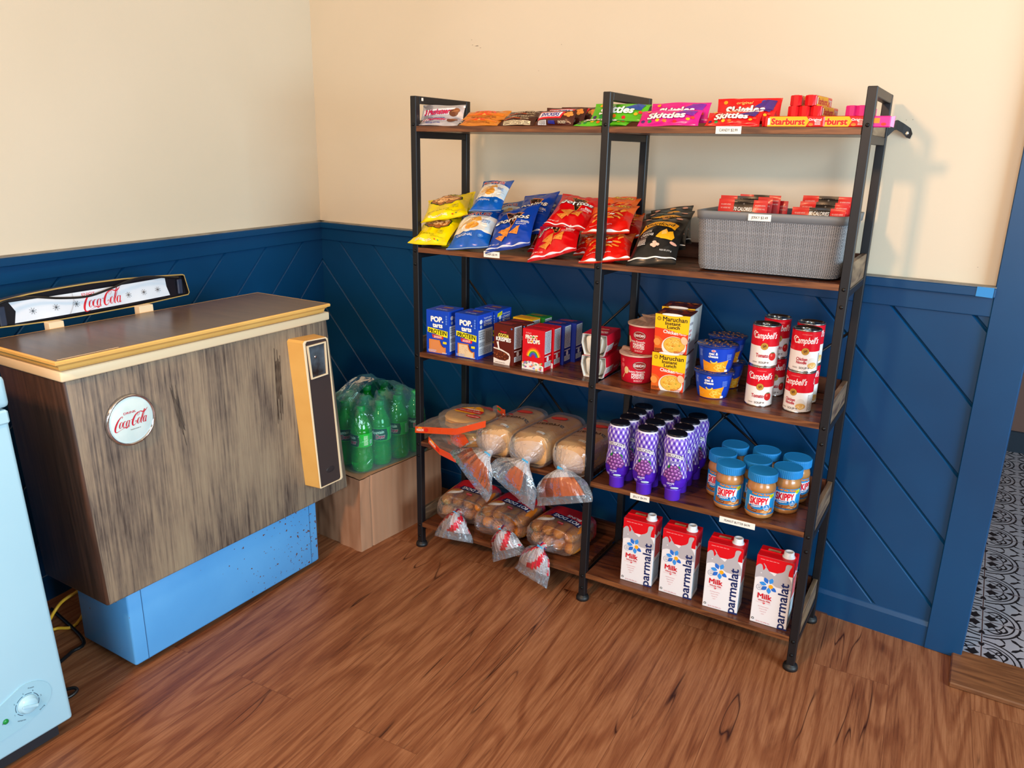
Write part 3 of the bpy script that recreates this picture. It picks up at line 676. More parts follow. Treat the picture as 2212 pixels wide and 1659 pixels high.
# ---------------------------------------------------------------- white chest freezer
fz = noisy('daylight_tinted_freezer_enamel', 'b2daea', 'aad4e6', nscale=2, rough=.33, spec=.45)  # blue of the daylight is put into the white enamel's colour
FX = -.112
freezer = thing('chest_freezer', 'white chest freezer with round temperature dial, cut off at the left edge', 'freezer', (FX, -1.09, 0))
SF = shear_y(.034, .03)
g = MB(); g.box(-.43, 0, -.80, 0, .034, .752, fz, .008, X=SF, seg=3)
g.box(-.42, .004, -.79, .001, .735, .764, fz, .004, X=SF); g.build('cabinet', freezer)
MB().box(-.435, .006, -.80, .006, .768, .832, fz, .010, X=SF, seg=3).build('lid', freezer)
MB().box(-.40, -.012, -.76, -.03, .006, .036, mat('dark_freezer_base', '1a1c24', .6)).build('plinth', freezer)
for yy in (-.06, -.74):
    for xx in (-.04, -.39): MB().lathe([(.018, 0), (.018, .008), (.01, .01), (.01, .03)], rub, 14).build('foot', freezer, loc=(xx, yy, 0))
def onfz(u, v, dx=0):
    d = rays(u, v); P = CAM+d*((FX+dx-CAM.x)/d.x); return P-Vector((FX, -1.09, 0))
dc = onfz(58, 1520)
th = onfz(0, 1600); th2 = onfz(0, 1520)
panel = mat('daylight_tinted_control_panel', '9cc8da', .4)  # same daylight blue painted into the panel's colour
g = MB(); rp = .050; V = []
pl = [(dc.y+rp*cos(a), dc.z+.004+rp*.86*sin(a)) for a in [radians(-70+i*14) for i in range(13)]]+[(dc.y-.12, dc.z-.004), (dc.y-.15, dc.z-.02), (dc.y-.15, dc.z-.055), (dc.y-.12, dc.z-.058), (dc.y-.02, dc.z-.046)]
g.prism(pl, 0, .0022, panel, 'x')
A = Art(); dk = ink('3c5064')
for a0, a1 in ((205, 240), (150, 195), (105, 142), (60, 95), (10, 50), (-40, 2)):
    A.stroke(arc(0, 0, .0235, a0, a1, .0013, 6), 0, dk)
for k, (s_, a) in enumerate((('1', 200), ('2', 148), ('3', 100), ('4', 60), ('5', 8))): A.text(s_, .0285*cos(radians(a)), .0285*sin(radians(a)), .0035, dk)
A.text('Freeze', .012, .0335, .0032, dk, rot=-.25); A.text('Strong', .026, -.026, .0032, dk, rot=.5); A.text('Refrigerate', -.016, -.0295, .0026, dk, rot=-.35); A.text('Run', -.048, -.014, .0038, dk, rot=.1)
g.art(A, lambda x, y, o: (.0022+o, dc.y+x, dc.z+y), .05)
pn = g.build('control_panel', freezer)
Xd = Matrix.Translation((.0022, dc.y, dc.z))@Matrix(((0, 0, 1, 0), (1, 0, 0, 0), (0, 1, 0, 0), (0, 0, 0, 1)))
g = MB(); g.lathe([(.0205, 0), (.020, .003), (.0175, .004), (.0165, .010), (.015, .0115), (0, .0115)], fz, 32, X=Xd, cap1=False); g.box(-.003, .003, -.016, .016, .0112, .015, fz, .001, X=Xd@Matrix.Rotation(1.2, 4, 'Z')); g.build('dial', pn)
g = MB(); rl = onfz(11, 1558); g.lathe([(.0058, 0), (.0055, .002), (.003, .0035), (0, .004)], mat('green_run_lamp', '0f8a3c', .2), 16, X=Matrix.Translation((.0022, rl.y, rl.z))@Matrix(((0, 0, 1, 0), (1, 0, 0, 0), (0, 1, 0, 0), (0, 0, 0, 1))), cap1=False); g.build('run_lamp', pn)

# cords behind the freezer
yel = mat('yellow_cord_jacket', 'e8b030', .45)
def fl_(u, v, z=.006): return onz(u, v, z)
a, b_ = fl_(108, 1336), fl_(175, 1275, .10); 
P = [Vector((-.56, -1.035, .02)), Vector((-.47, -1.04, .03)), Vector((-.40, -1.02, .05)), onz(115, 1325, .075), onz(150, 1288, .11), Vector((-.45, -.78, .12)), Vector((-.50, -.70, .05)), Vector((-.52, -.60, .006))]
tag(MB().tube(smooth([tuple(p) for p in P], 5), .0042, yel, 8).build('extension_cord'), 'yellow cord looping up between the freezer and the cooler base', 'cord')
P = [Vector((-.66, -1.00, .0045)), onz(100, 1360, .0045), onz(125, 1357, .0045), onz(165, 1348, .0045), Vector((-.60, -.75, .0045))]
tag(MB().tube(smooth([tuple(p) for p in P], 5), .0042, yel, 8).build('extension_cord'), 'yellow cord lying flat on the floor beside the cooler base', 'cord')
P = [Vector((-.62, -.86, .006)), onz(180, 1382, .005), onz(155, 1408, .005), onz(132, 1428, .005), onz(110, 1445, .005)]
tag(MB().tube(smooth([tuple(p) for p in P], 5), .0045, cab, 8).build('power_cord'), 'black power cord on the floor in front of the cooler base corner', 'cord')
P = [onz(120, 1515, .006), onz(150, 1505, .006), onz(166, 1492, .010), onz(160, 1486, .014), onz(140, 1490, .012)]
tag(MB().tube(smooth([tuple(p) for p in P], 5), .004, cab, 8).build('cord_end'), 'short loop of black cord poking out beside the freezer bottom corner', 'cord')

# ---------------------------------------------------------------- cardboard box
card = noisy('kraft_cardboard', 'aa8064', 'a57a5e', scale=(22, 22, .8), nscale=2, rough=.75, bump=.15, spec=.1)
nt, L, b = nodes(card); tc = N(nt, 'ShaderNodeTexCoord'); mp = N(nt, 'ShaderNodeMapping'); mp.inputs['Scale'].default_value = (1, 1, .02)
wv = N(nt, 'ShaderNodeTexWave', Scale=24, Distortion=1.5); wv.bands_direction = 'DIAGONAL'; n9 = N(nt, 'ShaderNodeTexNoise', Scale=7, Detail=6); L.new(tc.outputs['Object'], mp.inputs[0]); L.new(mp.outputs[0], wv.inputs[0]); L.new(tc.outputs['Object'], n9.inputs[0])
ad9 = N(nt, 'ShaderNodeMath', operation='MULTIPLY_ADD'); ad9.inputs[1].default_value = .35; L.new(wv.outputs['Fac'], ad9.inputs[0]); L.new(n9.outputs[0], ad9.inputs[2])
bp9 = N(nt, 'ShaderNodeBump', Strength=.3, Distance=.003); L.new(ad9.outputs[0], bp9.inputs['Height']); L.new(bp9.outputs[0], b.inputs['Normal'])
bx = thing('cardboard_box', 'brown cardboard box on the floor under the green soda bottles', 'box', (-.122, -.137, 0), rz=-radians(4.5))
g = MB()
def dent(p):
    x, y, z = p; n_ = noise.noise(Vector((x*9, y*7, z*9)))*.0035
    e = math.exp(-((y/.05)**2))*math.exp(-(((z-.25)/.05)**2)); n_ += .006*noise.noise(Vector((x*30, y*30, z*12)))*math.exp(-((y/.03)**2)); cr = .0035*math.exp(-(((y-.052)/.003)**2))+.002*math.exp(-(((y-.30)/.004)**2)); return Vector((x+n_-e*.008-cr, y+n_+e*.01, z-e*.006-.008*sin(pi*min(1, max(0, y/.39)))*(z/.25)*(-x/.33)*2))
def bxg(o, du, dv, nu, nv): g.grid(lambda u, v: dent(Vector(o)+Vector(du)*u+Vector(dv)*v), nu, nv, card)
W_, D_, H_ = .31, .395, .252
bxg((0, 0, 0), (0, D_, 0), (0, 0, H_), 130, 30); bxg((-W_, 0, 0), (W_, 0, 0), (0, 0, H_), 24, 24); bxg((-W_, D_, 0), (0, -D_, 0), (0, 0, H_), 10, 8); bxg((0, D_, 0), (-W_, 0, 0), (0, 0, H_), 10, 8)
bxg((0, 0, 0), (-W_, 0, 0), (0, D_, 0), 4, 4); g.build('carton', bx)
g = MB()
for k in range(2):
    x0 = -W_*(.0+.5*k); g.grid(lambda u, v: dent(Vector((x0-(W_/2-.001)*u, D_*v, H_+.0003)))+Vector((0, 0, .002+.004*(u if k == 0 else 1-u))), 12, 20, card); g.build('flap', bx) if k == 1 else None
# ---------------------------------------------------------------- wall scuffs
# ---------------------------------------------------------------- packets: pillow bags
def cl(x, a=0., b=1.): return max(a, min(b, x))
def bag_fns(W, H, T, seed, wr=1., waist=.09):
    rg = random.Random(seed); ph = [rg.uniform(0, 6.28) for _ in range(8)]; sd = Vector((seed*3.7, seed*1.3, 0))
    def env(t): return sin(pi*cl((t-.045)/.91))**.55 if .045 < t < .955 else 0.
    def wob(x, y):
        s, t = 2*x/W, y/H
        return (.010*W*sin(s*2.2+ph[0])+.008*W*sin(s*4.1+ph[1]))*(math.exp(-((t)/.10)**2)) + (.012*W*sin(s*2.6+ph[2])+.010*W*sin(s*4.7+ph[3]))*math.exp(-((1-t)/.10)**2)
    def rel(x, y):
        s, t = 2*x/W, y/H; e = math.exp(-(t/.16)**2)+math.exp(-((1-t)/.16)**2)
        c = .0125*W*wr*e*sin(s*9+ph[4]+2*sin(t*9+ph[5]))*(1 if .04 < t < .96 else .15)
        n_ = noise.noise(Vector((x/W*3.2, y/W*3.2, 1))+sd)*.030*W*wr; r_ = abs(noise.noise(Vector((x/W*4.5+7, y/W*4.5, 3))+sd)); n2 = (.18-r_)*.05*W*wr if r_ < .18 else 0
        return c+(n_+n2)*env(t)*cl((1-abs(s))*4)
    def f(side):
        def g(x, y, o=0):
            s, t = cl(2*x/W, -1, 1), cl(y/H); e = env(t); d = T/2*e*(1-abs(s)**2.4)**.75 if abs(s) < 1 else 0
            return Vector((x*(1-waist*e), wob(x, y)+side*(d+rel(x, y)*(.9 if d > 0 else 0)+o+.00025), y))
        return g
    return f(-1), f(1)
def make_bag(design, W, H, T, seed, base, wr=1., backm=None, waist=.09, name=None, n=(36, 50)):
    F, Bk = bag_fns(W, H, T, seed, wr, waist); g = MB()
    g.grid(lambda u, v: F((u-.5)*W, v*H), n[0], n[1], base); g.grid(lambda u, v: Bk((.5-u)*W, v*H), n[0]//2, n[1]//2, backm or base)
    A = Art(); design(A, W, H); g.art(A, F, W*.034, base=.0004+.002*W, step=.00010); return g
def foil(name, c, rough=.27): return mat(name, c, rough, 0, .42, Coat_Weight=.12, Coat_Roughness=.15)
def fi(c): return mat('foilink_'+c, c, .30, 0, .35)
def solve_top(P, u, v, H):
    d = rays(u, v).normalized(); w_ = CAM-P; b_ = d.dot(w_); c_ = w_.dot(w_)-H*H; D = b_*b_-c_
    t = -b_+(sqrt(D) if D > 0 else 0); return CAM+d*t
def put_bag(name, label, cat, design, base, bl, br, top, H, T=.045, y=None, L=1, seed=1, group=None, wr=2.3, waist=.09, lift=0, ts=None, n=(36, 50), zoff=0):
    # bl, br: ends of the bottom seam; top: middle of the top seam; y: distance of the seam behind the shelf front
    if y is None: a, b_ = onshelf(L, *bl), onshelf(L, *br)
    else: a, b_ = ony(bl[0], bl[1], y), ony(br[0], br[1], y if not isinstance(y, tuple) else y[0])
    a = a+Vector((0, 0, lift)); b_ = b_+Vector((0, 0, lift))
    W = (b_-a).length; P = (a+b_)/2; tp = solve_top(P, top[0], top[1], H)
    X = frame(P, b_-a, tp-P); o = make_bag(design, W, H, T, seed, base, wr, waist=waist, n=n).build(name, X=X); return tag(o, label, cat, group)

def d_onion(A, W, H):
    g_, br, ye = fi('1d3a1c'), fi('a8642c'), fi('e8b070')
    c = (W*.0, H*.60)
    oc = lambda k: [(c[0]+W*.36*k*cos(a), c[1]+H*.205*k*sin(a)) for a in [radians(22.5+45*i) for i in range(8)]]
    A.poly(oc(1.09), g_); A.poly(oc(1.0), br)
    for (x, y, r) in ((-.13, .56, .10), (.05, .63, .12), (.18, .57, .09), (-.04, .54, .08), (-.2, .63, .07), (.22, .66, .06)):
        A.stroke([(W*x+W*r*cos(a), H*y+H*r*.55*sin(a), W*.045) for a in [i*pi/8 for i in range(17)]], 0, ye)
    A.text('FUNYUNS', 0, H*.855, H*.075, g_, wid=W*.7, bold=.02, shear=.2); A.text('ONION FLAVORED RINGS', W*.1, H*.785, H*.020, g_, wid=W*.42)
    A.text('NET WT. 3/4 OZ. (21.2 g)', -W*.14, H*.21, H*.026, g_, wid=W*.5); A.text('Made With Real Onion Flavor', W*.20, H*.165, H*.016, g_, wid=W*.34)
    A.rect(W*.18, H*.25, W*.31, H*.34, fi('c8b414')); A.text('100', W*.245, H*.31, H*.025, g_)
    A.lines(-W*.35, H*.06, W*.1, H*.10, 2, fi('e8e8e0')); A.ell(W*.18, H*.09, W*.02, H*.012, fi('c83020')); A.ell(W*.26, H*.09, W*.02, H*.012, fi('209050'))
def zig(W, y0, amp, n=7, ph=0): return [(-W/2+W*i/(2*n), y0+amp*sin(i*1.9+ph)) for i in range(2*n+1)]
def d_ridge(A, W, H):
    cream_, bl = fi('ece8dc'), fi('1c5cae'); oc, od = fi('e8a23c'), fi('d08020')
    A.poly(zig(W, H*.30, H*.008)+[(W/2, H*.70), (W*.2, H*.735), (-W*.2, H*.73), (-W/2, H*.69)], cream_)
    A.poly([(-W*.42, H*.46), (-W*.22, H*.60), (-W*.02, H*.66), (W*.12, H*.62), (W*.10, H*.52), (-W*.08, H*.47)], fi('e0c090'))
    A.poly([(W*.02*0-W*.02, H*.66), (W*.14, H*.68), (W*.20, H*.58), (W*.06, H*.55), (-W*.06, H*.57)], oc)
    A.ell(0, H*.44, W*.17, H*.085, oc, rot=.35)
    for k in range(6): A.stroke([(-W*.12+k*W*.045, H*.40+k*H*.006, W*.007), (-W*.09+k*W*.045, H*.48+k*H*.006, W*.007)], 0, od)
    A.poly([(W*.5, H*.32), (W*.5, H*.60), (W*.36, H*.62), (W*.30, H*.56), (W*.38, H*.46), (W*.34, H*.36)], fi('cfe4f2'))
    A.text('RUFFLES', -W*.02, H*.785, H*.085, fi('d8202c'), wid=W*.70, bold=.03, out=fi('f4f2ee'), ob=.05)
    A.text('ORIGINAL', -W*.12, H*.235, H*.048, fi('dfe8f4'), wid=W*.42, bold=.01); A.lines(W*.22, H*.52, W*.40, H*.60, 3, bl)
    A.ell(W*.30, H*.20, W*.065, H*.04, fi('3a78c4')); A.text('160', W*.30, H*.205, H*.02, fi('dfe8f4')); A.rect(-W/2, 0, W/2, H*.018, fi('a8c4dc'))
def tri_chip(A, pts, W, H, c='e08a34', c2='b86420'):
    P = [(x*W, y*H) for x, y in pts]; A.poly(P, fi(c)); rg = random.Random(len(A.it))
    cx, cy = sum(p[0] for p in P)/3, sum(p[1] for p in P)/3
    for _ in range(7):
        p = rg.choice(P); t = rg.uniform(.1, .7); A.ell(cx+(p[0]-cx)*t, cy+(p[1]-cy)*t, W*.012, H*.006, fi(c2), 6)
def d_tortilla(flav, c1):
    def f(A, W, H):
        k, o_, w_ = fi('16100e'), fi('e88a3a'), fi('f2f0ea')
        cy = H*.60; sp = W*.92
        t3 = lambda s, dx=0: [((-.16*s+dx)*W, cy+H*.165*s), ((.24*s+dx)*W, cy+H*.115*s), ((.06*s+dx)*W, cy-H*.21*s)]
        A.poly(t3(1.1), o_); A.poly(t3(1.0), k); A.poly(t3(.60, .01), fi('3a1a10'))
        A.text('Doritos', 0, cy, H*.115, w_, wid=W*.80, bold=.028, shear=.18, rot=.10, out=k, ob=.05)
        A.text(flav[0], W*.27, cy-H*.125, H*.026, w_, wid=W*.20, shear=.2); A.text(flav[1], W*.27, cy-H*.165, H*.026, w_, wid=W*.22, shear=.2)
        tri_chip(A, ((-.26, .33), (.06, .42), (-.02, .20)), W, H); tri_chip(A, ((.02, .27), (.26, .40), (.22, .22)), W, H)
        tri_chip(A, ((-.30, .22), (-.02, .24), (-.12, .12)), W, H)
        A.rect(-W/2, 0, W/2, H*.012, fi(c1)); A.rect(-W/2, H*.045, W/2, H*.055, fi('e6e2e8'))
        A.text('NET WT. 1 OZ.', -W*.3, H*.10, H*.022, w_, wid=W*.24); A.lines(W*.28, H*.45, W*.44, H*.50, 3, w_)
    return f
def d_puff(A, W, H):
    o_, y_, k, w_ = fi('f0661a'), fi('f6c02a'), fi('1a1210'), fi('f0ece8')
    A.poly([(-W/2, H*.58), (-W*.2, H*.60), (W*.15, H*.56), (W/2, H*.62), (W/2, H), (-W/2, H)], o_)
    A.text('Cheetos', 0, H*.845, H*.10, y_, wid=W*.72, bold=.035, shear=.1, rot=-.05, out=k, ob=.06)
    A.text('Crunchy', W*.02, H*.745, H*.045, fi('c81e14'), wid=W*.42, bold=.02, shear=.15, out=y_, ob=.03)
    rg = random.Random(5)
    for (x, y, a) in ((-.25, .50, .4), (-.08, .44, -.3), (.10, .52, .6), (.22, .44, -.2), (-.18, .34, .1), (.02, .36, .5), (.2, .33, -.5), (-.32, .42, 1.2), (-.05, .56, .2), (.3, .54, .9), (.06, .28, -.1), (-.26, .26, .6)):
        A.stroke(smooth([(W*(x-.09*cos(a)), H*(y-.05*sin(a)), W*.03), (W*x, H*(y+.012), W*.05), (W*(x+.09*cos(a)), H*(y+.05*sin(a)), W*.03)], 3), 0, fi('ee7a22') if int(x*100) % 2 else fi('f49838'))
    for (x, y) in ((-.05, .48), (.08, .40), (-.15, .30)): A.ell(W*x, H*y, W*.06, H*.018, w_, 10, rot=.2)
    A.rect(-W/2, H*.035, W/2, H*.055, w_); A.text('FLAMIN CHEESE FLAVORED SNACKS', -W*.12, H*.14, H*.016, w_, wid=W*.5); A.rect(-W/2, 0, W/2, H*.02, o_)
def d_popcorn(A, W, H):
    y_, k, w_ = fi('f0ac1e'), fi('141414'), fi('eeeae6')
    A.poly([(-W*.40, H*.60), (-W*.34, H*.735), (-W*.1, H*.765), (W*.2, H*.76), (W*.40, H*.72), (W*.36, H*.585), (W*.2, H*.635), (-W*.05, H*.655), (-W*.28, H*.615), (-W*.44, H*.53)], y_)
    A.text('Smartfood', 0, H*.695, H*.075, k, wid=W*.66, bold=.02, shear=.2, rot=-.03)
    A.stroke(smooth([(-W*.06, H*.80, W*.01), (W*.06, H*.83, W*.04), (W*.18, H*.87, W*.01)], 4), 0, fi('1e5a38')); A.stroke(smooth([(-W*.16, H*.78, W*.01), (-W*.1, H*.82, W*.035), (-W*.04, H*.845, W*.01)], 4), 0, fi('1e5a38')); A.ell(W*.05, H*.88, W*.075, H*.05, fi('d88a24'), rot=.9)
    for x, y in ((-.33, .90), (.34, .88), (.40, .33)): A.ell(W*x, H*y, W*.07, H*.028, fi('d8a08a'), 9)
    A.text('WHITE', -W*.22, H*.525, H*.040, w_, wid=W*.24, bold=.01, rot=-.12); A.text('CHEDDAR', -W*.20, H*.465, H*.042, w_, wid=W*.32, bold=.01, rot=-.15); A.text('POPCORN', -W*.28, H*.415, H*.018, w_, wid=W*.2)
    A.poly([(W*.02, H*.40), (W*.12, H*.52), (W*.20, H*.575), (W*.26, H*.50), (W*.34, H*.545), (W*.40, H*.44), (W*.36, H*.37), (W*.14, H*.375)], y_); A.poly([(W*.12, H*.52), (W*.20, H*.575), (W*.24, H*.47), (W*.14, H*.44)], fi('f4c060'))
    for x, y in ((-.02, .27), (.04, .29), (.03, .25), (.09, .275), (.02, .31)): A.ell(W*x, H*y, W*.045, H*.024, fi('eec0a8'), 10)
    A.lines(-W*.36, H*.27, -W*.18, H*.38, 5, w_); A.text('0.625 OZ. (17.7 g)', W*.28, H*.19, H*.022, w_, wid=W*.24); A.rect(-W/2, H*.075, W/2, H*.092, w_)
yelf, bluf, dblf, redf, orgf, blkf = foil('yellow_bag_film', 'ecd400'), foil('blue_bag_film', '0c58b4'), foil('cobalt_bag_film', '0c3ea6'), foil('red_bag_film', 'd0060e'), foil('red_orange_bag_film', 'd8140a'), foil('black_bag_film', '1a1a1a', .32)
G = 'chip bags on the second shelf'
put_bag('chip_bag', 'yellow onion ring bag lowest at the left end, corner poking past the post', 'chip bag', d_onion, yelf, (884, 522), (960, 534), (968, 468), .150, .042, seed=3, L=1, y=-.014, group=G)
put_bag('chip_bag', 'yellow onion ring bag resting on top of the lowest yellow bag', 'chip bag', d_onion, yelf, (917, 471), (1003, 475), (974, 426), .150, .042, seed=8, y=.035, group=G)
put_bag('chip_bag', 'yellow snack bag mostly hidden behind the upper yellow bag', 'chip bag', d_onion, yelf, (950, 478), (1018, 478), (990, 424), .150, .035, seed=12, y=.115, group=G)
put_bag('chip_bag', 'yellow snack bag lying low in the shade behind the lowest yellow bag', 'chip bag', d_onion, yelf, (950, 535), (985, 536), (1012, 492), .13, .035, seed=13, y=.055, group=G)
put_bag('chip_bag', 'blue and white ridged potato chip bag at the shelf front, lower of the pair', 'chip bag', d_ridge, bluf, (968, 534), (1051, 541), (1044, 456), .168, .045, seed=21, y=.0, group=G)
put_bag('chip_bag', 'blue and white ridged potato chip bag reaching highest of all the bags', 'chip bag', d_ridge, bluf, (1017, 452), (1078, 462), (1078, 391), .165, .040, seed=22, y=.055, group=G)
put_bag('chip_bag', 'dark blue bag with red lettering half hidden behind the tall blue and white bag', 'chip bag', d_ridge, bluf, (1072, 500), (1122, 506), (1104, 438), .15, .035, seed=23, y=.125, group=G)
dblue = d_tortilla(('COOL', 'RANCH'), '2a3a8a'); dred = d_tortilla(('NACHO', 'CHEESE'), 'b81420')
put_bag('chip_bag', 'cobalt blue tortilla chip bag at the shelf front with two orange triangle chips', 'chip bag', dblue, dblf, (1050, 543), (1143, 535), (1122, 450), .168, .045, seed=31, y=.004, group=G)
put_bag('chip_bag', 'cobalt blue tortilla chip bag behind the front one, leaning to the right', 'chip bag', dblue, dblf, (1095, 510), (1172, 505), (1172, 419), .172, .045, seed=32, y=.095, group=G)
put_bag('chip_bag', 'dark cobalt bag of which only a crumpled corner shows beside the upper red bag', 'chip bag', dblue, dblf, (1120, 500), (1190, 498), (1188, 424), .165, .03, seed=33, y=.155, group=G)
put_bag('chip_bag', 'red nacho tortilla chip bag at the shelf front, black triangle logo and white bottom stripe', 'chip bag', dred, redf, (1142, 561), (1243, 549), (1216, 476), .172, .05, seed=41, y=-.012, group=G)
put_bag('chip_bag', 'red nacho tortilla chip bag leaning back on top of the front red bag', 'chip bag', dred, redf, (1176, 482), (1264, 506), (1262, 425), .170, .042, seed=42, y=.055, group=G)
put_bag('chip_bag', 'red chip bag lying low behind the front red bag, only a sliver visible', 'chip bag', dred, redf, (1142, 540), (1215, 545), (1205, 478), .15, .03, seed=43, y=.075, group=G)
put_bag('chip_bag', 'orange and red cheese puff bag at the shelf front beside the middle post', 'chip bag', d_puff, orgf, (1254, 563), (1357, 568), (1322, 510), .150, .05, seed=51, y=.0, group=G)
put_bag('chip_bag', 'orange and red cheese puff bag lying on top of the front orange bag', 'chip bag', d_puff, orgf, (1259, 501), (1356, 509), (1332, 446), .150, .045, seed=52, y=.045, group=G)
put_bag('chip_bag', 'orange cheese puff bag topmost beside the middle post', 'chip bag', d_puff, orgf, (1268, 485), (1350, 492), (1348, 426), .165, .035, seed=53, y=.11, group=G)
put_bag('chip_bag', 'orange bag in the shade between the orange stack and the black popcorn bags', 'chip bag', d_puff, orgf, (1318, 520), (1384, 517), (1360, 467), .130, .035, seed=54, y=.14, group=G)
put_bag('chip_bag', 'dark red puff bag lying low between the front red bag and the middle post', 'chip bag', d_puff, orgf, (1240, 549), (1290, 552), (1280, 500), .13, .032, seed=55, y=.07, group=G)
put_bag('chip_bag', 'black popcorn bag at the shelf front with yellow banner and white bottom stripe', 'chip bag', d_popcorn, blkf, (1353, 571), (1458, 575), (1440, 471), .185, .055, seed=61, y=.005, group=G, wr=1.3)
put_bag('chip_bag', 'black popcorn bag directly behind the front black bag, second of three', 'chip bag', d_popcorn, blkf, (1372, 540), (1478, 545), (1448, 459), .175, .045, seed=62, y=.07, group=G, wr=1.3)
put_bag('chip_bag', 'black popcorn bag rearmost against the grey basket', 'chip bag', d_popcorn, blkf, (1400, 532), (1492, 535), (1452, 449), .175, .035, seed=63, y=.13, group=G, wr=1.3)

# ---------------------------------------------------------------- candy on the top shelf
def d_silver(A, W, H):
    bl, rd = fi('24348c'), fi('d41e34'); A.poly([(-W*.44, H*.30), (W*.3, H*.36), (W*.32, H*.78), (-W*.44, H*.62)], fi('e4e2ea'))
    A.text('3 Musketeers', -W*.08, H*.52, H*.30, rd, wid=W*.66, bold=.03, shear=.3, rot=.05, out=bl, ob=.05)
    A.ell(W*.30, H*.45, W*.10, H*.22, fi('6a3a22')); A.ell(W*.36, H*.60, W*.07, H*.14, fi('8a5230')); A.stroke([(W*.26, H*.5, H*.03), (W*.40, H*.6, H*.03)], 0, fi('b87a4a')); A.lines(-W*.3, H*.10, W*.1, H*.2, 2, bl)
def d_gold(A, W, H):
    rd = fi('d42a1e'); A.poly([(-W*.44, H*.3), (W*.44, H*.3), (W*.44, H*.48), (-W*.44, H*.48)], fi('d8741c')); A.text('TWIX', 0, H*.66, H*.30, fi('e03a2a'), wid=W*.55, bold=.05, shear=.25, out=fi('e89a40'), ob=.04)
    A.poly([(-W*.2, H*.28), (W*.0, H*.52), (W*.2, H*.28)], fi('e04a18')); A.poly([(-W*.05, H*.3), (W*.0, H*.42), (W*.05, H*.3)], fi('f0b050')); A.text('CHOCOLATE COOKIE BARS', 0, H*.16, H*.11, fi('7a3410'), wid=W*.6)
def d_dark(A, W, H):
    A.text('MILKY WAY', W*.02, H*.66, H*.24, fi('b8a888'), wid=W*.6, bold=.01, shear=.3); A.stroke(smooth([(-W*.42, H*.35, H*.04), (-W*.2, H*.5, H*.06), (W*.1, H*.42, H*.03)], 4), 0, fi('c8582c'))
    A.rect(-W*.42, H*.04, W*.40, H*.28, fi('dccba6')); A.lines(-W*.40, H*.06, W*.38, H*.26, 3, fi('3a2a22')); A.text('240 CALORIES', W*.2, H*.43, H*.09, fi('dccba6'), wid=W*.25)
def d_peanut(A, W, H):
    nv = fi('2a2c86'); A.poly([(-W*.47, H*.30), (W*.18, H*.36), (W*.26, H*.86), (-W*.40, H*.82)], fi('d01c2c')); A.poly([(-W*.44, H*.42), (W*.14, H*.46), (W*.20, H*.80), (-W*.39, H*.77)], fi('eae4e8'))
    A.text('SNICKERS', -W*.12, H*.615, H*.25, nv, wid=W*.50, bold=.05, shear=.3, rot=.01)
    for x, y in ((.28, .62), (.33, .72), (.36, .56), (.42, .66), (.39, .78)): A.ell(W*x, H*y, W*.045, H*.10, fi('d88a3c'), 10)
    A.rect(-W*.42, H*.02, -W*.20, H*.24, fi('e8e6e8'))
    for k in range(9): A.rect(-W*.40+k*W*.021, H*.04, -W*.392+k*W*.021, H*.22, fi('14141c'))
    A.text('PACKED!', W*.22, H*.14, H*.13, fi('e8d8b8'), wid=W*.2, bold=.01); A.rect(-W*.14, H*.06, W*.03, H*.2, nv)
def d_rainbow(c, deco, word):
    def f(A, W, H):
        w_ = fi('f4f2ee')
        for i, (x, y, cc) in enumerate(((-.42, .2, '4a2a6a'), (-.30, .18, '1e8a3c'), (-.17, .22, 'e8c020'), (-.05, .2, 'e86a1a'), (.12, .16, 'd8242c'), (.24, .84, '2a4aa8'), (.32, .78, '2a9a4a'), (.38, .62, 'f0901e'), (.40, .40, 'e0402a'), (.33, .30, 'f0b020'), (-.36, .82, 'f0a020'))): A.ell(W*x, H*y, W*.035, H*.075, fi(cc), 12)
        A.poly([(W*.10, H*.62), (W*.28, H*.92), (W*.44, H*.88), (W*.40, H*.5)], fi(deco))
        A.text('Skittles', -W*.04, H*.50, H*.34, w_, wid=W*.62, bold=.042, shear=.15, rot=.04, out=fi(c), ob=.04)
        if word: A.text(word, -W*.05, H*.80, H*.11, fi('f0d070'), wid=W*.26, shear=.2)
    return f
GC = 'candy along the front of the top shelf'
def candy(label, design, base, bl, br, H, lean, y=.006, T=.022, seed=1, name='candy_bar', lift=0, group=GC, yr=None, cat='candy bar'):
    a, b_ = ony(bl[0], bl[1], y), ony(br[0], br[1], y if yr is None else yr); a.z = b_.z = LZ[0]+.0015+lift
    W = (b_-a).length; la = radians(lean); ax = (b_-a).normalized(); bk = Vector((-ax.y, ax.x, 0))
    X = frame((a+b_)/2, ax, bk*sin(la)+Vector((0, 0, cos(la))))
    return tag(make_bag(design, W, H, T, seed, base, 1., waist=.03, n=(36, 34)).build(name, X=X), label, cat, group)
sil = mat('silver_foil', 'c4c2cc', .25, .6); gld = foil('gold_foil_wrapper', 'c8781e'); drk = foil('dark_brown_wrapper', '3e1c10'); brn = foil('brown_wrapper', '46180e'); grn = foil('lime_candy_film', '58b81c'); mag = foil('magenta_candy_film', 'd41484'); rdc = foil('red_candy_film', 'd80a12')
candy('silver wrapped candy bar lying flat at the left end, under the upright one', d_silver, sil, (901, 271), (988, 271), .036, 62, .012, .018, 1, group='silver wrapped candy bars')
candy('silver wrapped candy bar with red lettering leaning upright at the left end', d_silver, sil, (908, 259), (1000, 262), .046, 20, .034, .018, 2, lift=.012, group='silver wrapped candy bars')
candy('orange gold wrapped cookie bar, lower one at the front', d_gold, gld, (990, 271), (1074, 271), .038, 64, .01, .020, 3, group='orange gold cookie bars')
candy('orange gold wrapped cookie bar lying on top, red letters on its upper side', d_gold, gld, (997, 262), (1090, 262), .044, 58, .03, .020, 4, lift=.014, group='orange gold cookie bars')
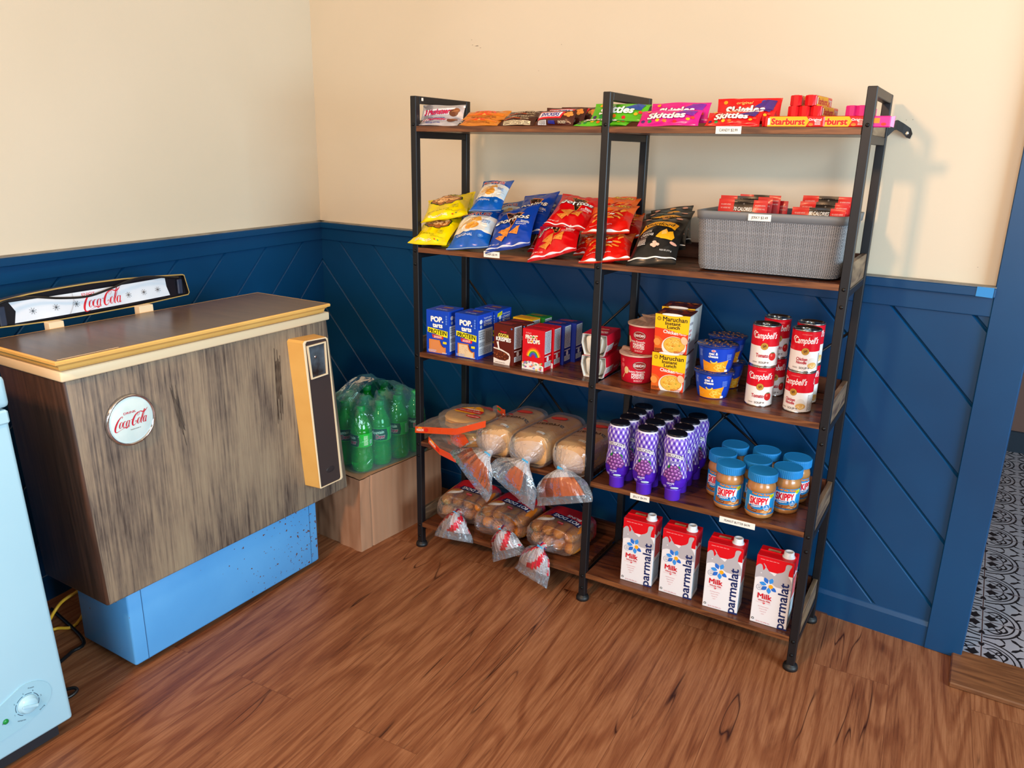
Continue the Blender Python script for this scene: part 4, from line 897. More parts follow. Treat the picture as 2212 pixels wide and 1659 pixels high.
candy('dark brown candy bar with cream nutrition panel at the shelf front', d_dark, drk, (1080, 271), (1152, 271), .040, 50, .01, .02, 5, group='dark brown candy bars')
candy('dark brown candy bar lying behind and above the one with the cream panel', d_dark, drk, (1088, 262), (1166, 262), .044, 58, .034, .02, 6, lift=.013, group='dark brown candy bars')
candy('brown peanut candy bar in front, white lettering panel and barcode', d_peanut, brn, (1156, 272), (1238, 272), .042, 30, .008, .024, 7, group='brown peanut candy bars')
candy('brown peanut candy bar behind the front one, its red bordered panel showing above it', d_peanut, brn, (1172, 266), (1260, 266), .048, 30, .045, .022, 8, lift=.004, group='brown peanut candy bars')
candy('brown peanut candy bar rearmost, next to the green candy bags', d_peanut, brn, (1205, 262), (1292, 262), .050, 25, .085, .022, 9, lift=.004, group='brown peanut candy bars')
gb = 'bite-size candy bags on the top shelf'
sg, sm_, sr = d_rainbow('2c7a14', '2a4a9a', None), d_rainbow('8a0a5a', '7a2a9a', None), d_rainbow('8a0c10', '4a2a7a', 'original')
candy('lime green candy bag lying flat at the front under the lettered green one', sg, grn, (1238, 272), (1352, 272), .050, 74, .004, .016, 10, 'candy_bag', group=gb, cat='candy bag')
candy('lime green candy bag leaning up behind the middle post, white lettering', sg, grn, (1272, 266), (1392, 268), .058, 42, .030, .020, 11, 'candy_bag', lift=.010, group=gb, cat='candy bag')
candy('magenta candy bag in front right of the middle post, big white lettering', sm_, mag, (1376, 272), (1508, 272), .046, 40, .004, .020, 12, 'candy_bag', group=gb, cat='candy bag')
candy('magenta candy bag standing behind the front magenta one', sm_, mag, (1400, 266), (1528, 266), .050, 24, .038, .016, 13, 'candy_bag', lift=.008, group=gb, cat='candy bag')
candy('red candy bag in front above the candy price label', sr, rdc, (1522, 272), (1640, 272), .042, 42, .004, .018, 14, 'candy_bag', group=gb, cat='candy bag')
candy('red candy bag standing tall behind, orange word original on its face', sr, rdc, (1545, 262), (1684, 265), .056, 8, .050, .018, 15, 'candy_bag', lift=.006, group=gb, cat='candy bag')
candy('red candy bag lying between the front red bag and the tall red bag', sr, rdc, (1560, 268), (1668, 268), .050, 52, .020, .014, 16, 'candy_bag', lift=.010, group=gb, cat='candy bag')
# stick packs of chews
def chew(kind):
    base_ = rdc if kind == 'r' else foil('pink_chew_film', 'e2288e')
    g = MB(); l, h = .125, .0222
    g.box(-l/2, l/2, -.012, .012, 0, h, base_, .0018)
    for s in (-1, 1):
        zz = [(s*l/2, -.011, .002), (s*l/2, .011, .002), (s*l/2, .011, h-.002), (s*l/2, -.011, h-.002), (s*(l/2+.006), -.006, 0.0), (s*(l/2+.006), .003, 0.0), (s*(l/2+.007), .003, h), (s*(l/2+.007), -.006, h)]
        g.add(zz, [[0, 1, 5, 4], [1, 2, 6, 5], [2, 3, 7, 6], [3, 0, 4, 7], [4, 5, 6, 7]], base_)
    A = Art(); y_ = ink('f4b41e'); r_ = ink('d01c1c')
    if kind == 'r':
        A.poly([(-.056, .001), (.026, .001), (.032, .012), (.026, h-.001), (-.052, h-.001)], y_); A.text('Starburst', -.012, h*.5, h*.56, r_, wid=.070, bold=.05, shear=.06, out=ink('f8dc80'), ob=.02)
        A.rect(-.055, .004, -.050, .018, WHITE); A.text('Original', .044, h*.68, h*.2, WHITE, wid=.026, bold=.02); A.lines(.044, .004, .056, .012, 3, WHITE); A.ell(.036, .005, .005, .003, ink('f0802a'))
    else:
        A.text('Starburst', -.012, h*.5, h*.5, ink('f4e0ec'), wid=.068, bold=.04); A.rect(.03, .008, .042, .018, ink('f0902a')); A.ell(.05, .006, .005, .003, ink('d8402a'))
    g.art(A, lambda x, y, o: (x, -.012-o, y), .05, base=.0002); 
    A2 = Art(); A2.poly([(-.056, -.01), (.026, -.01), (.03, .01), (-.052, .01)], y_ if kind == 'r' else ink('f090c0')); A2.text('Starburst', -.012, 0, .011, r_, wid=.068, bold=.05)
    g.art(A2, lambda x, y, o: (x, y, h+o), .05, base=.0002); return g
gs = 'stick packs of fruit chews'
def P0(u, y, z=0): p = ony(u, 272, y); return Vector((p.x, y, LZ[0]+z))
cr = chew('r').build('chew_pack'); tag(cr, 'red and yellow chew pack at the shelf front, nearer the red candy bags', 'candy pack', gs); p = P0(1716, .016); cr.location = p
dup(cr, P0(1806, .018), 0, 'red and yellow chew pack at the shelf front, nearer the right post', gs)
def stick(o_, u, z, rz_, lb, yf=.036):
    p = ony(u, 272, yf); a = radians(rz_); return dup(o_, (p.x+.063*cos(a), yf+.063*sin(a), LZ[0]+z), a, lb, gs)
for u, z, rz_, lb in ((1713, 0, 90, 'red chew pack at the bottom of the red pile, left, hidden behind the front packs'), (1735, 0, 90, 'red chew pack at the bottom of the red pile, middle'), (1758, 0, 88, 'red chew pack at the bottom of the red pile, right'),
        (1710, .0223, 91, 'red chew pack end-on, left of the three in the middle layer of the pile'), (1733, .0223, 89, 'red chew pack end-on, centre of the three in the middle layer of the pile'), (1758, .0223, 84, 'red chew pack end-on, right of the three in the middle layer of the pile'),
        (1713, .0446, 91, 'red chew pack end-on, top layer of the red pile, left one'), (1744, .0446, 85, 'red chew pack end-on, top layer of the red pile, right one with yellow side')):
    stick(cr, u, z, rz_, lb)
cp = chew('p').build('chew_pack'); tag(cp, 'pink chew pack lying along the shelf behind the right post', 'candy pack', gs); cp.location = P0(1858, .020)
cp.location.x -= .004
for u, z, rz_, lb in ((1835, 0, 90, 'pink chew pack end-on, lower left of the pink ones'), (1835, .0223, 90, 'pink chew pack end-on, on top at the left of the pink ones'), (1856, .0223, 89, 'pink chew pack end-on, on top right beside the post'), (1856, 0, 89, 'pink chew pack end-on, lower right of the pink ones')):
    stick(cp, u, z, rz_, lb)

# ---------------------------------------------------------------- grey basket with jerky packets
gm = mat('grey_woven_plastic', '8b8d92', .5); gm2 = mat('grey_basket_plastic', '707478', .45)
BXc = (.839+.5*.340, .024+.112); bw, bd, bh = .340, .222, .143
basket = thing('storage_basket', 'grey woven plastic basket holding red and black packets on the second shelf', 'basket', (BXc[0]+.004, BXc[1], zs(1, BXc[0])+.0004), rz=-radians(.6))
basket.rotation_euler[1] = -LT[1]
def rrect(hx, hy, r, n=6):
    P = []
    for cx_, cy_, a0 in ((hx-r, -hy+r, -90), (hx-r, hy-r, 0), (-hx+r, hy-r, 90), (-hx+r, -hy+r, 180)):
        for i in range(n+1): a = radians(a0+90*i/n); P.append((cx_+r*cos(a), cy_+r*sin(a)))
    return P
def ringpts(z, ins=0):
    t = z/bh; k = 1-.045*(1-t); return rrect(bw/2*k-ins, bd/2*k-ins, .026, 6)
g = MB(); zz = [0, .004, .012, .02, bh-.018]; ins_ = [.012, .004, .0, 0, 0]
V = []; n = len(ringpts(0)); F = []
# inner dark liner keeps the wall thickness; the open weave is laid over it as strips
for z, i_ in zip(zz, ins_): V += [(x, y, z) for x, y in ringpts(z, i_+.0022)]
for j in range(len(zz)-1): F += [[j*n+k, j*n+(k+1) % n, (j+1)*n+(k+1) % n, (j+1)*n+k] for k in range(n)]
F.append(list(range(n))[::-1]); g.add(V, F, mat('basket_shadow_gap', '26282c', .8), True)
# weave: horizontal and vertical ribs following the wall
def perim(z, ins=0, m_=232):
    P = [Vector((x, y, z)) for x, y in ringpts(z, ins)]; P.append(P[0]); Ls = [0]
    for a, b_ in zip(P, P[1:]): Ls.append(Ls[-1]+(b_-a).length)
    out = []; k = 0
    for i in range(m_):
        s = Ls[-1]*i/m_
        while Ls[k+1] < s: k += 1
        out.append(P[k].lerp(P[k+1], (s-Ls[k])/(Ls[k+1]-Ls[k])))
    return out
m_ = 232; rows = 36; z0_, z1_ = .006, bh-.017
rg = random.Random(3); thick = [rg.uniform(.8, 1.3) for _ in range(m_)]
for r_ in range(rows+1):
    z = z0_+(z1_-z0_)*r_/rows; hh = .0009*(1.35 if r_ % 9 == 0 else 1); ins = .004*max(0, 1-z/.016)
    a, b_ = perim(z-hh, ins), perim(z+hh, ins); c1 = Vector((0, 0, 0)); V = []
    for i in range(m_):
        o = (.0007 if (i+r_) % 2 else -.0002); nrm = Vector((a[i].x/bw, a[i].y/bd, 0)).normalized() if False else None
        q0, q1 = a[i-1], a[(i+1) % m_]; t = (q1-q0).normalized(); nn = Vector((t.y, -t.x, 0)); V += [a[i]+nn*o, b_[i]+nn*o]
    g.add(V, [[2*i, 2*((i+1) % m_), 2*((i+1) % m_)+1, 2*i+1] for i in range(m_)], gm, False)
PR = [perim(z0_+(z1_-z0_)*k/18, .004*max(0, 1-(z0_+(z1_-z0_)*k/18)/.016)) for k in range(19)]
for i in range(m_):
    V = []; w_ = .00105*thick[i]*(1.25 if i % 8 == 0 else 1)
    for k in range(19):
        p = PR[k][i]; t = (PR[k][(i+1) % m_]-PR[k][i-1]).normalized(); nn = Vector((t.y, -t.x, 0)); o = .0006 if k % 2 else .0; V += [p-t*w_+nn*o, p+t*w_+nn*o]
    g.add(V, [[2*k, 2*k+1, 2*k+3, 2*k+2] for k in range(18)], gm)
g.build('woven_wall', basket)
g = MB(); V = []; F = []
pr = [(bh-.020, .0), (bh-.019, -.0032), (bh-.001, -.0042), (bh, -.003), (bh, .002), (bh-.018, .0025)]
for z, i_ in pr: V += [(x, y, z) for x, y in ringpts(z, i_)]
for j in range(len(pr)): q_ = (j+1) % len(pr); F += [[j*n+k, j*n+(k+1) % n, q_*n+(k+1) % n, q_*n+k] for k in range(n)]
g.add(V, F, gm2, True); g.build('rim', basket)
g = MB().box(bw/2*.985+.0012, bw/2*.985+.0036, -.03, .03, .095, .118, mat('handle_hole_shadow', '501418', .7)); g.build('handle_hole', basket)
o = pricetag('JERKY $3.49', 1, 0, 0, .052, .0155, parent=basket, X=None, P=None) if False else None
gpt = MB(); gpt.box(-.026, .026, -.0004, 0, -.0075, .0075, tagw); gpt.art(Art().text('JERKY $3.49', 0, 0, .0058, ink('2a2a30'), wid=.038, bold=.008), lambda x, y, o: (x, -.0004-o, y), .1)
gpt.build('price_label', basket, loc=(-.018, -bd/2-.0048, bh-.0105))
def d_jerky(n_):
    def f(A, W, H):
        A.rect(-W*.17, 0, W*.22, H, fi('181210')); A.text(n_+' CALORIES', W*.02, H-(.0225 if n_ == '70' else .0125), .0085, fi('f2f0ee'), wid=W*.37, bold=.012, shear=.15); A.ell(W*.03, H-.010, W*.018, W*.018, fi('6a6058'), 12)
        for x in (-.34, .36): A.text('NO ADDED MSG', W*x, H-.021, .0032, fi('f0c8c0'), wid=W*.2); A.text('NO ADDED NITRITE', W*x, H-.013, .0032, fi('f0c8c0'), wid=W*.2)
        A.text('JERKY', W*.02, H*.4, H*.12, fi('f2f0ee'), wid=W*.3, bold=.02)
    return f
redj = foil('red_jerky_film', 'c80408', .42); gj = 'jerky packets in the grey basket'; j70, j80 = d_jerky('70'), d_jerky('80')
def jerky(label, u0, u1, v, y, des, seed, lean=8, H=.15):
    # u0, u1, v: ends and height of the top edge; y: depth in the basket
    a, b_ = ony(u0, v, y), ony(u1, v, y); W = (b_-a).length; d = Vector((0, sin(radians(lean)), cos(radians(lean)))); P = (a+b_)/2; b_.z = a.z
    sh_ = max(0, P.x+min(W, .128)/2-(BXc[0]+bw/2-.010)); P.x -= sh_
    H = min(H, P.z-zs(1, P.x)-.010); X = frame(P-d*H, Vector((1, 0, 0)), d)
    tag(make_bag(des, min(W, .128), H, .014, seed, redj, .15, waist=.0, n=(20, 60)).build('jerky_packet', X=X), label, 'jerky packet', gj)
jerky('red and black packet front left in the basket, 70 CALORIES in full view', 1554, 1660, 431, .085, j70, 1)
jerky('red and black packet barely showing over the rim in front of the 70 calorie one', 1576, 1650, 457, .055, j70, 9)
jerky('red packet standing just behind the front left packet, top edge slightly higher on the right', 1558, 1671, 424, .115, j70, 2)
jerky('red packet rearmost on the left side of the basket, only the top seam showing', 1600, 1688, 421, .145, j70, 3)
jerky('red packet shifted right behind the left group, edge beside the basket middle', 1628, 1704, 433, .165, j70, 4)
jerky('red and black packet front right in the basket, 80 CALORIES partly below the rim', 1725, 1842, 450, .060, j80, 5, H=.14)
jerky('red and black packet second on the right side of the basket', 1748, 1856, 438, .100, j70, 6)
jerky('red and black packet with round hang hole, rearmost on the right side of the basket', 1758, 1868, 425, .140, j70, 7)
jerky('red packet edge at the right end of the basket, seen past the post', 1790, 1872, 434, .180, j70, 8)
# ---------------------------------------------------------------- boxes on the third shelf
def boxf(W, D, H):
    return {'front': lambda x, y, o: (x, -D/2-o, y), 'right': lambda x, y, o: (W/2+o, x, y), 'left': lambda x, y, o: (-W/2-o, -x, y), 'top': lambda x, y, o: (x, y, H+o), 'back': lambda x, y, o: (-x, D/2+o, y)}
def carton(W, D, H, base, front=None, right=None, top=None, bev=.0006):
    g = MB(); g.box(-W/2, W/2, -D/2, D/2, 0, H, base, bev); f = boxf(W, D, H)
    for k, des in (('front', front), ('right', right), ('top', top)):
        if des: A = Art(); des(A); g.art(A, f[k], .2, base=.0002)
    return g
def place_box(o, L, bl, br, D, z=0):
    a, b_ = onshelf(L, *bl), onshelf(L, *br); ax = (b_-a); an = atan2(ax.y, ax.x); c = (a+b_)/2+Vector((-sin(an), cos(an), 0))*D/2
    c.z = zs(L, c.x)+z; o.location = c; o.rotation_euler = (0, 0, an); return c, an
BLU = ink('1646c0', .35)
def pt_front(W, H, tart, flav):
    def f(A):
        A.text('POP.', -.002, H*.80, H*.115, WHITE, wid=W*.52, bold=.06, out=ink('0e2c8c'), ob=.03); A.text('tarts', 0, H*.665, H*.10, WHITE, wid=W*.42, bold=.06, out=ink('0e2c8c'), ob=.03)
        A.poly([(-W*.44, H*.60), (W*.44, H*.545), (W*.44, H*.40), (-W*.44, H*.485)], ink('f6e81c')); A.text('PROTEIN', 0, H*.507, H*.098, BLACK, wid=W*.78, bold=.03, rot=-.055)
        A.poly([(-W*.25, H*.445), (W*.27, H*.42), (W*.24, H*.345), (-W*.22, H*.365)], ink(flav)); A.lines(-W*.16, H*.365, W*.18, H*.42, 3, WHITE)
        x0, x1, y0, y1 = -W*.38, W*.36, H*.02, H*.325
        A.poly([(x0, y0), (x1, y0), (x1, H*.17), (W*.28, H*.16), (W*.20, H*.19), (W*.14, H*.235), (W*.10, y1), (x0, y1)], ink('d8843a'))
        A.poly([(x0+W*.05, y0), (x1-W*.05, y0), (x1-W*.06, H*.15), (W*.24, H*.135), (W*.15, H*.165), (W*.09, H*.21), (W*.06, y1-H*.025), (x0+W*.05, y1-H*.025)], ink(tart))
        if tart != 'd98a52':
            rg = random.Random(2)
            for _ in range(46): A.ell(rg.uniform(x0+W*.08, W*.06), rg.uniform(y0+H*.02, y1-H*.05), W*.008, W*.006, ink(rg.choice(('c83040', '8a4a2a', 'c88a2a'))), 5)
        A.stroke([(W*.11, H*.31, W*.02), (W*.16, H*.225, W*.02), (W*.22, H*.185, W*.02), (W*.30, H*.165, W*.015)], 0, ink('6a1818'))
        A.rect(W*.24, H*.25, W*.40, H*.30, ink('e8d81c')); A.lines(-W*.42, H*.03, -W*.06, H*.09, 3, ink('b8c8f0')); A.lines(W*.20, H*.02, W*.42, H*.05, 2, WHITE)
        for i in range(4): A.rect(W*.36, H*(.70+i*.055), W*.43, H*(.74+i*.055), ink('5a84e0'))
    return f
def pt_side(D, H):
    def f(A):
        A.text('TOASTS WITH', D*.14, H*.90, H*.035, WHITE, wid=D*.5); A.text('LOWEST', D*.14, H*.83, H*.055, WHITE, wid=D*.52, bold=.02); A.text('SETTING', D*.14, H*.755, H*.055, WHITE, wid=D*.52, bold=.02)
        A.ell(-D*.30, H*.84, D*.09, H*.05, WHITE); A.ell(-D*.30, H*.73, D*.07, H*.04, ink('b8c8d8'))
        A.rect(-D*.46, H*.08, D*.46, H*.66, ink('d8dce4')); A.rect(-D*.02, H*.28, D*.44, H*.64, ink('b8b4b4')); k = ink('2c3454')
        for i, t in enumerate(('REMOVE', 'FROM BOX', 'BEFORE', 'HEATING')): A.text(t, -D*.24, H*(.61-i*.052), H*.034, k, wid=D*.36, bold=.02)
        A.lines(0, H*.32, D*.42, H*.60, 8, ink('6a6464')); A.lines(-D*.42, H*.10, D*.40, H*.24, 7, ink('7a84a0')); A.lines(-D*.42, H*.28, -D*.06, H*.38, 4, k)
    return f
def pt_top(W, D):
    def f(A): A.text('POP tarts', 0, -D*.22, D*.13, ink('c8c4d8'), wid=W*.5, bold=.03, rot=pi); A.rect(-W*.3, D*.0, W*.3, D*.03, ink('c8284a')); A.rect(-W*.16, D*.12, W*.24, D*.26, ink('b8863a')); A.text('PROTEIN', W*.04, D*.19, D*.09, BLACK, wid=W*.34)
    return f
pW, pD, pH = .0815, .082, .133; gp = 'toaster pastry boxes'
def ptb(tart, flav): return carton(pW, pD, pH, BLU, pt_front(pW, pH, tart, flav), pt_side(pD, pH), pt_top(pW, pD)).build('pastry_box')
o1 = tag(ptb('d98a52', 'c83a1e'), 'blue toaster pastry box leftmost on the third shelf, plain orange pastry printed', 'box', gp); place_box(o1, 2, (921, 760), (970.8, 768), pD)
o2 = tag(ptb('e4cca4', 'd0202c'), 'blue toaster pastry box beside it at the front, sprinkled pastry printed', 'box', gp); c2, a2 = place_box(o2, 2, (982, 769), (1033, 778), pD)
o2['label'] = 'blue toaster pastry box second from the left, cream sprinkled pastry printed'
o3 = dup(o2, c2+Vector((.008, pD+.010, 0)), a2, 'blue toaster pastry box standing behind the other two, yellow patch on its side', gp)
MB().art(Art().poly([(-.014, .0), (.014, .004), (.014, .016), (-.012, .011)], ink('ece81c')).text('11g PROTEIN', .001, .008, .005, BLACK, wid=.022, rot=.15), lambda x, y, o: (pW/2+o, -.027+x, pH-.019+y), .2, base=.0006).build('protein_patch', o3)
# small cereal boxes
def cer_side(D, H, c):
    def f(A): A.rect(-D*.42, H*.42, D*.42, H*.97, ink('dfe4e8')); A.lines(-D*.38, H*.44, D*.38, H*.95, 15, ink('56606c')); A.text('\u2665', 0, H*.30, H*.06, WHITE); A.ell(0, H*.27, D*.16, H*.05, WHITE, 10); A.rect(-D*.40, H*.09, D*.40, H*.22, ink('e6e8ea')); A.lines(-D*.36, H*.1, D*.36, H*.21, 4, ink('56606c')); A.rect(-D*.4, H*.345, D*.4, H*.37, ink('e8e0dc'))
    return f
def choc(A, W=.070, H=.117):
    A.text('COCOA', 0, H*.73, H*.085, ink('e8dc5a'), wid=W*.52, bold=.05, out=ink('2a0e08'), ob=.03); A.text('KRISPIES', .0, H*.635, H*.092, WHITE, wid=W*.74, bold=.05, out=ink('2a0e08'), ob=.03); A.text("Kellogg's", W*.0, H*.825, H*.04, ink('d8203c'), wid=W*.32, bold=.02, shear=.3)
    A.poly([(-W*.5, .0), (W*.32, 0), (W*.36, H*.12), (W*.36, H*.22), (W*.30, H*.30), (-W*.1, H*.38), (-W*.5, H*.40)], ink('ece4dc')); A.poly([(-W*.5, H*.14), (-W*.2, H*.10), (W*.1, H*.10), (W*.28, H*.16), (W*.30, H*.24), (W*.1, H*.31), (-W*.2, H*.35), (-W*.5, H*.37)], ink('5a2414'))
    rg = random.Random(4)
    for _ in range(26): A.ell(rg.uniform(-W*.46, W*.2), rg.uniform(H*.15, H*.31), W*.035, H*.012, ink(rg.choice(('8a4020', 'a45a30', '6e2c18'))), 7)
    A.stroke(smooth([(-W*.28, H*.56, .008), (-W*.24, H*.45, .005), (-W*.2, H*.36, .008)], 4), 0, ink('f2eeea')); A.ell(W*.42, H*.93, W*.035, W*.035, ink('4a8ad0')); A.lines(-W*.4, H*.03, W*.1, H*.055, 1, ink('8a6a5a'))
def loops(A, W=.070, H=.117):
    A.text('FROOT', -W*.08, H*.81, H*.09, ink('f2ecd8'), wid=W*.55, bold=.06, rot=.04, out=ink('8a0c14'), ob=.03); A.text('LOOPS', W*.02, H*.705, H*.09, ink('f2ecd8'), wid=W*.55, bold=.06, rot=.04, out=ink('8a0c14'), ob=.03); A.text("Kellogg's", -W*.22, H*.905, H*.035, ink('f0b0b0'), wid=W*.26, shear=.3)
    for i, (x, y, c) in enumerate(((-.02, .81, '4aa03c'), (.14, .815, 'e87a1c'), (-.05, .705, 'e8b01c'), (.05, .705, '7a3a9a'))): A.ell(W*x, H*y, W*.04, H*.026, ink(c), 12)
    # generic fruit arc of rings instead of the printed character
    cs = ('e02a2a', 'f08a1c', 'f0d01c', '3aa03c', '2a5ac8', '6a3a9a')
    for k, c in enumerate(cs): A.stroke([(W*.02+W*(.34-k*.045)*cos(t), H*.30+H*(.26-k*.034)*sin(t), W*.046) for t in [radians(10+i*16) for i in range(11)]], 0, ink(c))
    A.poly([(-W*.5, 0), (W*.5, 0), (W*.5, H*.12), (W*.2, H*.2), (-W*.2, H*.21), (-W*.5, H*.16)], ink('e8e4e0')); rg = random.Random(9)
    for _ in range(26):
        x, y = rg.uniform(-W*.46, W*.46), rg.uniform(H*.02, H*.20); A.ell(x, y, W*.045, H*.022, ink(rg.choice(cs)), 10); A.ell(x, y, W*.018, H*.008, ink('f0e8e0'), 8)
cW, cD, cH = .0705, .043, .117; gc = 'single-serve cereal boxes'
def cereal(c, front, tops): return carton(cW, cD, cH, ink(c, .38), front, cer_side(cD, cH, c), lambda A: (A.rect(-cW*.40, -cD*.1, cW*.2, cD*.1, ink(tops)), A.rect(-cW*.3, cD*.22, cW*.3, cD*.34, ink(tops))))
o = tag(cereal('5c1c12', choc, 'b03a3a').build('cereal_box'), 'small chocolate brown cereal box at the shelf front', 'cereal box', gc); c, an = place_box(o, 2, (1065.2, 782.5), (1109, 791.5), cD)
n_ = Vector((-sin(an), cos(an), 0)); tx_ = Vector((cos(an), sin(an), 0))
dup(o, c+n_*(cD+.006)+tx_*.008, an+.03, 'small chocolate brown cereal box directly behind the front brown one', gc)
o = tag(cereal('e8b414', None, 'd8901c').build('cereal_box'), 'small yellow cereal box behind the two brown ones', 'cereal box', gc); o.location = c+n_*(2*cD+.022)-tx_*.010; o.rotation_euler = (0, 0, an-.02)
o = tag(cereal('1c7a2c', None, 'a0703c').build('cereal_box'), 'small green cereal box rearmost behind the yellow one', 'cereal box', gc); o.location = c+n_*(3*cD+.026)+tx_*.002; o.rotation_euler = (0, 0, an)
o = tag(cereal('cc101c', loops, 'a82430').build('cereal_box'), 'small bright red cereal box with rainbow rings at the shelf front', 'cereal box', gc); c, an = place_box(o, 2, (1127.5, 795), (1173.4, 803.3), cD); an *= .2; o.rotation_euler = (0, 0, an)
n_ = Vector((-sin(an), cos(an), 0)); tx_ = Vector((cos(an), sin(an), 0))
dup(o, c+n_*(cD+.003)+tx_*.005, an, 'small bright red cereal box directly behind the front red one', gc)
o = tag(cereal('1a2c84', None, 'b04a50').build('cereal_box'), 'small dark blue cereal box behind the two red ones', 'cereal box', gc); o.location = c+n_*(2*cD+.010)+tx_*.012; o.rotation_euler = (0, 0, an)
dup(o, c+n_*(3*cD+.013)+tx_*.026, an, 'small dark blue cereal box rearmost behind the other blue one', gc)
# ---------------------------------------------------------------- mashed potato trays and cups
RED = ink('c8142c', .35); cup_white = mat('white_foam_cup', 'e6dccc', .6)
def cylf(r): return lambda x, y, o: ((r(y)+o)*sin(x/r(y)), -(r(y)+o)*cos(x/r(y)), y)
def tray():
    t = thing('potato_tray', '', 'tray')
    W, D, H = .074, .115, .060
    g = MB()    # rounded tub lying inside the sleeve, its end showing
    def sec(k, z, y): w = (W*.32+W*.12*(z/H))*k; return w
    V = []; F = []; ny = 10
    for j in range(ny+1):
        y = -D/2+.006+(D-.012)*j/ny; e = (1-abs(2*j/ny-1)**6)**.5*.12+.88 if 0 < j < ny else .80
        for (x, z) in rrect(.5, .5, .28, 5): zz_ = .004+(z+.5)*(H-.010)*(.86+.14*e); V.append((x*2*(W*.33+W*.10*((z+.5)))*e, y, zz_))
    n = len(rrect(.5, .5, .28, 5)); F = [[j*n+k, j*n+(k+1) % n, (j+1)*n+(k+1) % n, (j+1)*n+k] for j in range(ny) for k in range(n)]+[list(range(n))[::-1], [ny*n+k for k in range(n)]]
    g.add(V, F, cup_white, True)
    for k in range(9):
        x = (k-4)*.0052; g.tube([(x*.8, -D/2+.0052, .014), (x, -D/2+.0048, .048)], .0009, cup_white, 6)
    g.build('tub', t)
    g = MB(); th = .0009   # open-ended printed sleeve, wider at the top
    prof = [(-W*.37, 0), (W*.37, 0), (W*.50, H*.55), (W*.47, H-.001), (-W*.47, H-.001), (-W*.50, H*.55)]
    inn = [(a*.975, .001+(z)*.965) for a, z in prof]; n = 6
    V = [(a, -D/2, z) for a, z in prof]+[(a, D/2, z) for a, z in prof]+[(a, -D/2, z) for a, z in inn]+[(a, D/2, z) for a, z in inn]
    g.add(V, [[k, (k+1) % n, n+(k+1) % n, n+k] for k in range(n)], RED); g.add(V, [[2*n+k, 3*n+k, 3*n+(k+1) % n, 2*n+(k+1) % n] for k in range(n)]+[[k, 2*n+k, 2*n+(k+1) % n, (k+1) % n] for k in range(n)]+[[n+k, n+(k+1) % n, 3*n+(k+1) % n, 3*n+k] for k in range(n)], ink('ece6dc'))
    A = Art(); A.rect(-D*.36, .010, D*.02, .030, ink('e4e0de')); A.lines(-D*.34, .012, D*.0, .028, 6, ink('4a4a58')); A.rect(-D*.48, .0, -D*.40, .032, ink('e8e2dc')); A.text('MASHED', D*.25, .018, .006, WHITE, wid=.03)
    fr = lambda x, y, o: (W*.37+(W*.13)*(y/(H*.55))+o, x, y); g.art(A, fr, .1)
    A = Art(); A.ell(-.004, .020, .024, .012, ink('5a2018'), rot=.2); A.ell(-.004, .020, .022, .0105, ink('c8503c'), rot=.2); A.text('IDAHOAN', -.004, .020, .007, WHITE, wid=.034, bold=.02, rot=.1); A.lines(-.02, -.03, .025, -.005, 3, WHITE)
    g.art(A, lambda x, y, o: (x, y, H-.001+o), .1); g.build('sleeve', t); return t
gt_ = 'red sleeved mashed potato trays'
t1 = tray(); t1['label'] = 'red and white open-ended potato tray behind the middle post, lower of two'; t1['category'] = 'tray'; t1['group'] = gt_
a, b_ = onshelf(2, 1252, 812), onshelf(2, 1297, 818); c = (a+b_)/2+Vector((.004, .060, 0)); c.z = zs(2, c.x)+.0002; t1.location = c; t1.rotation_euler = (0, 0, radians(3))
dup(t1, c+Vector((-.004, .003, .0605)), radians(5), 'red and white open-ended potato tray behind the middle post, upper of two', gt_)
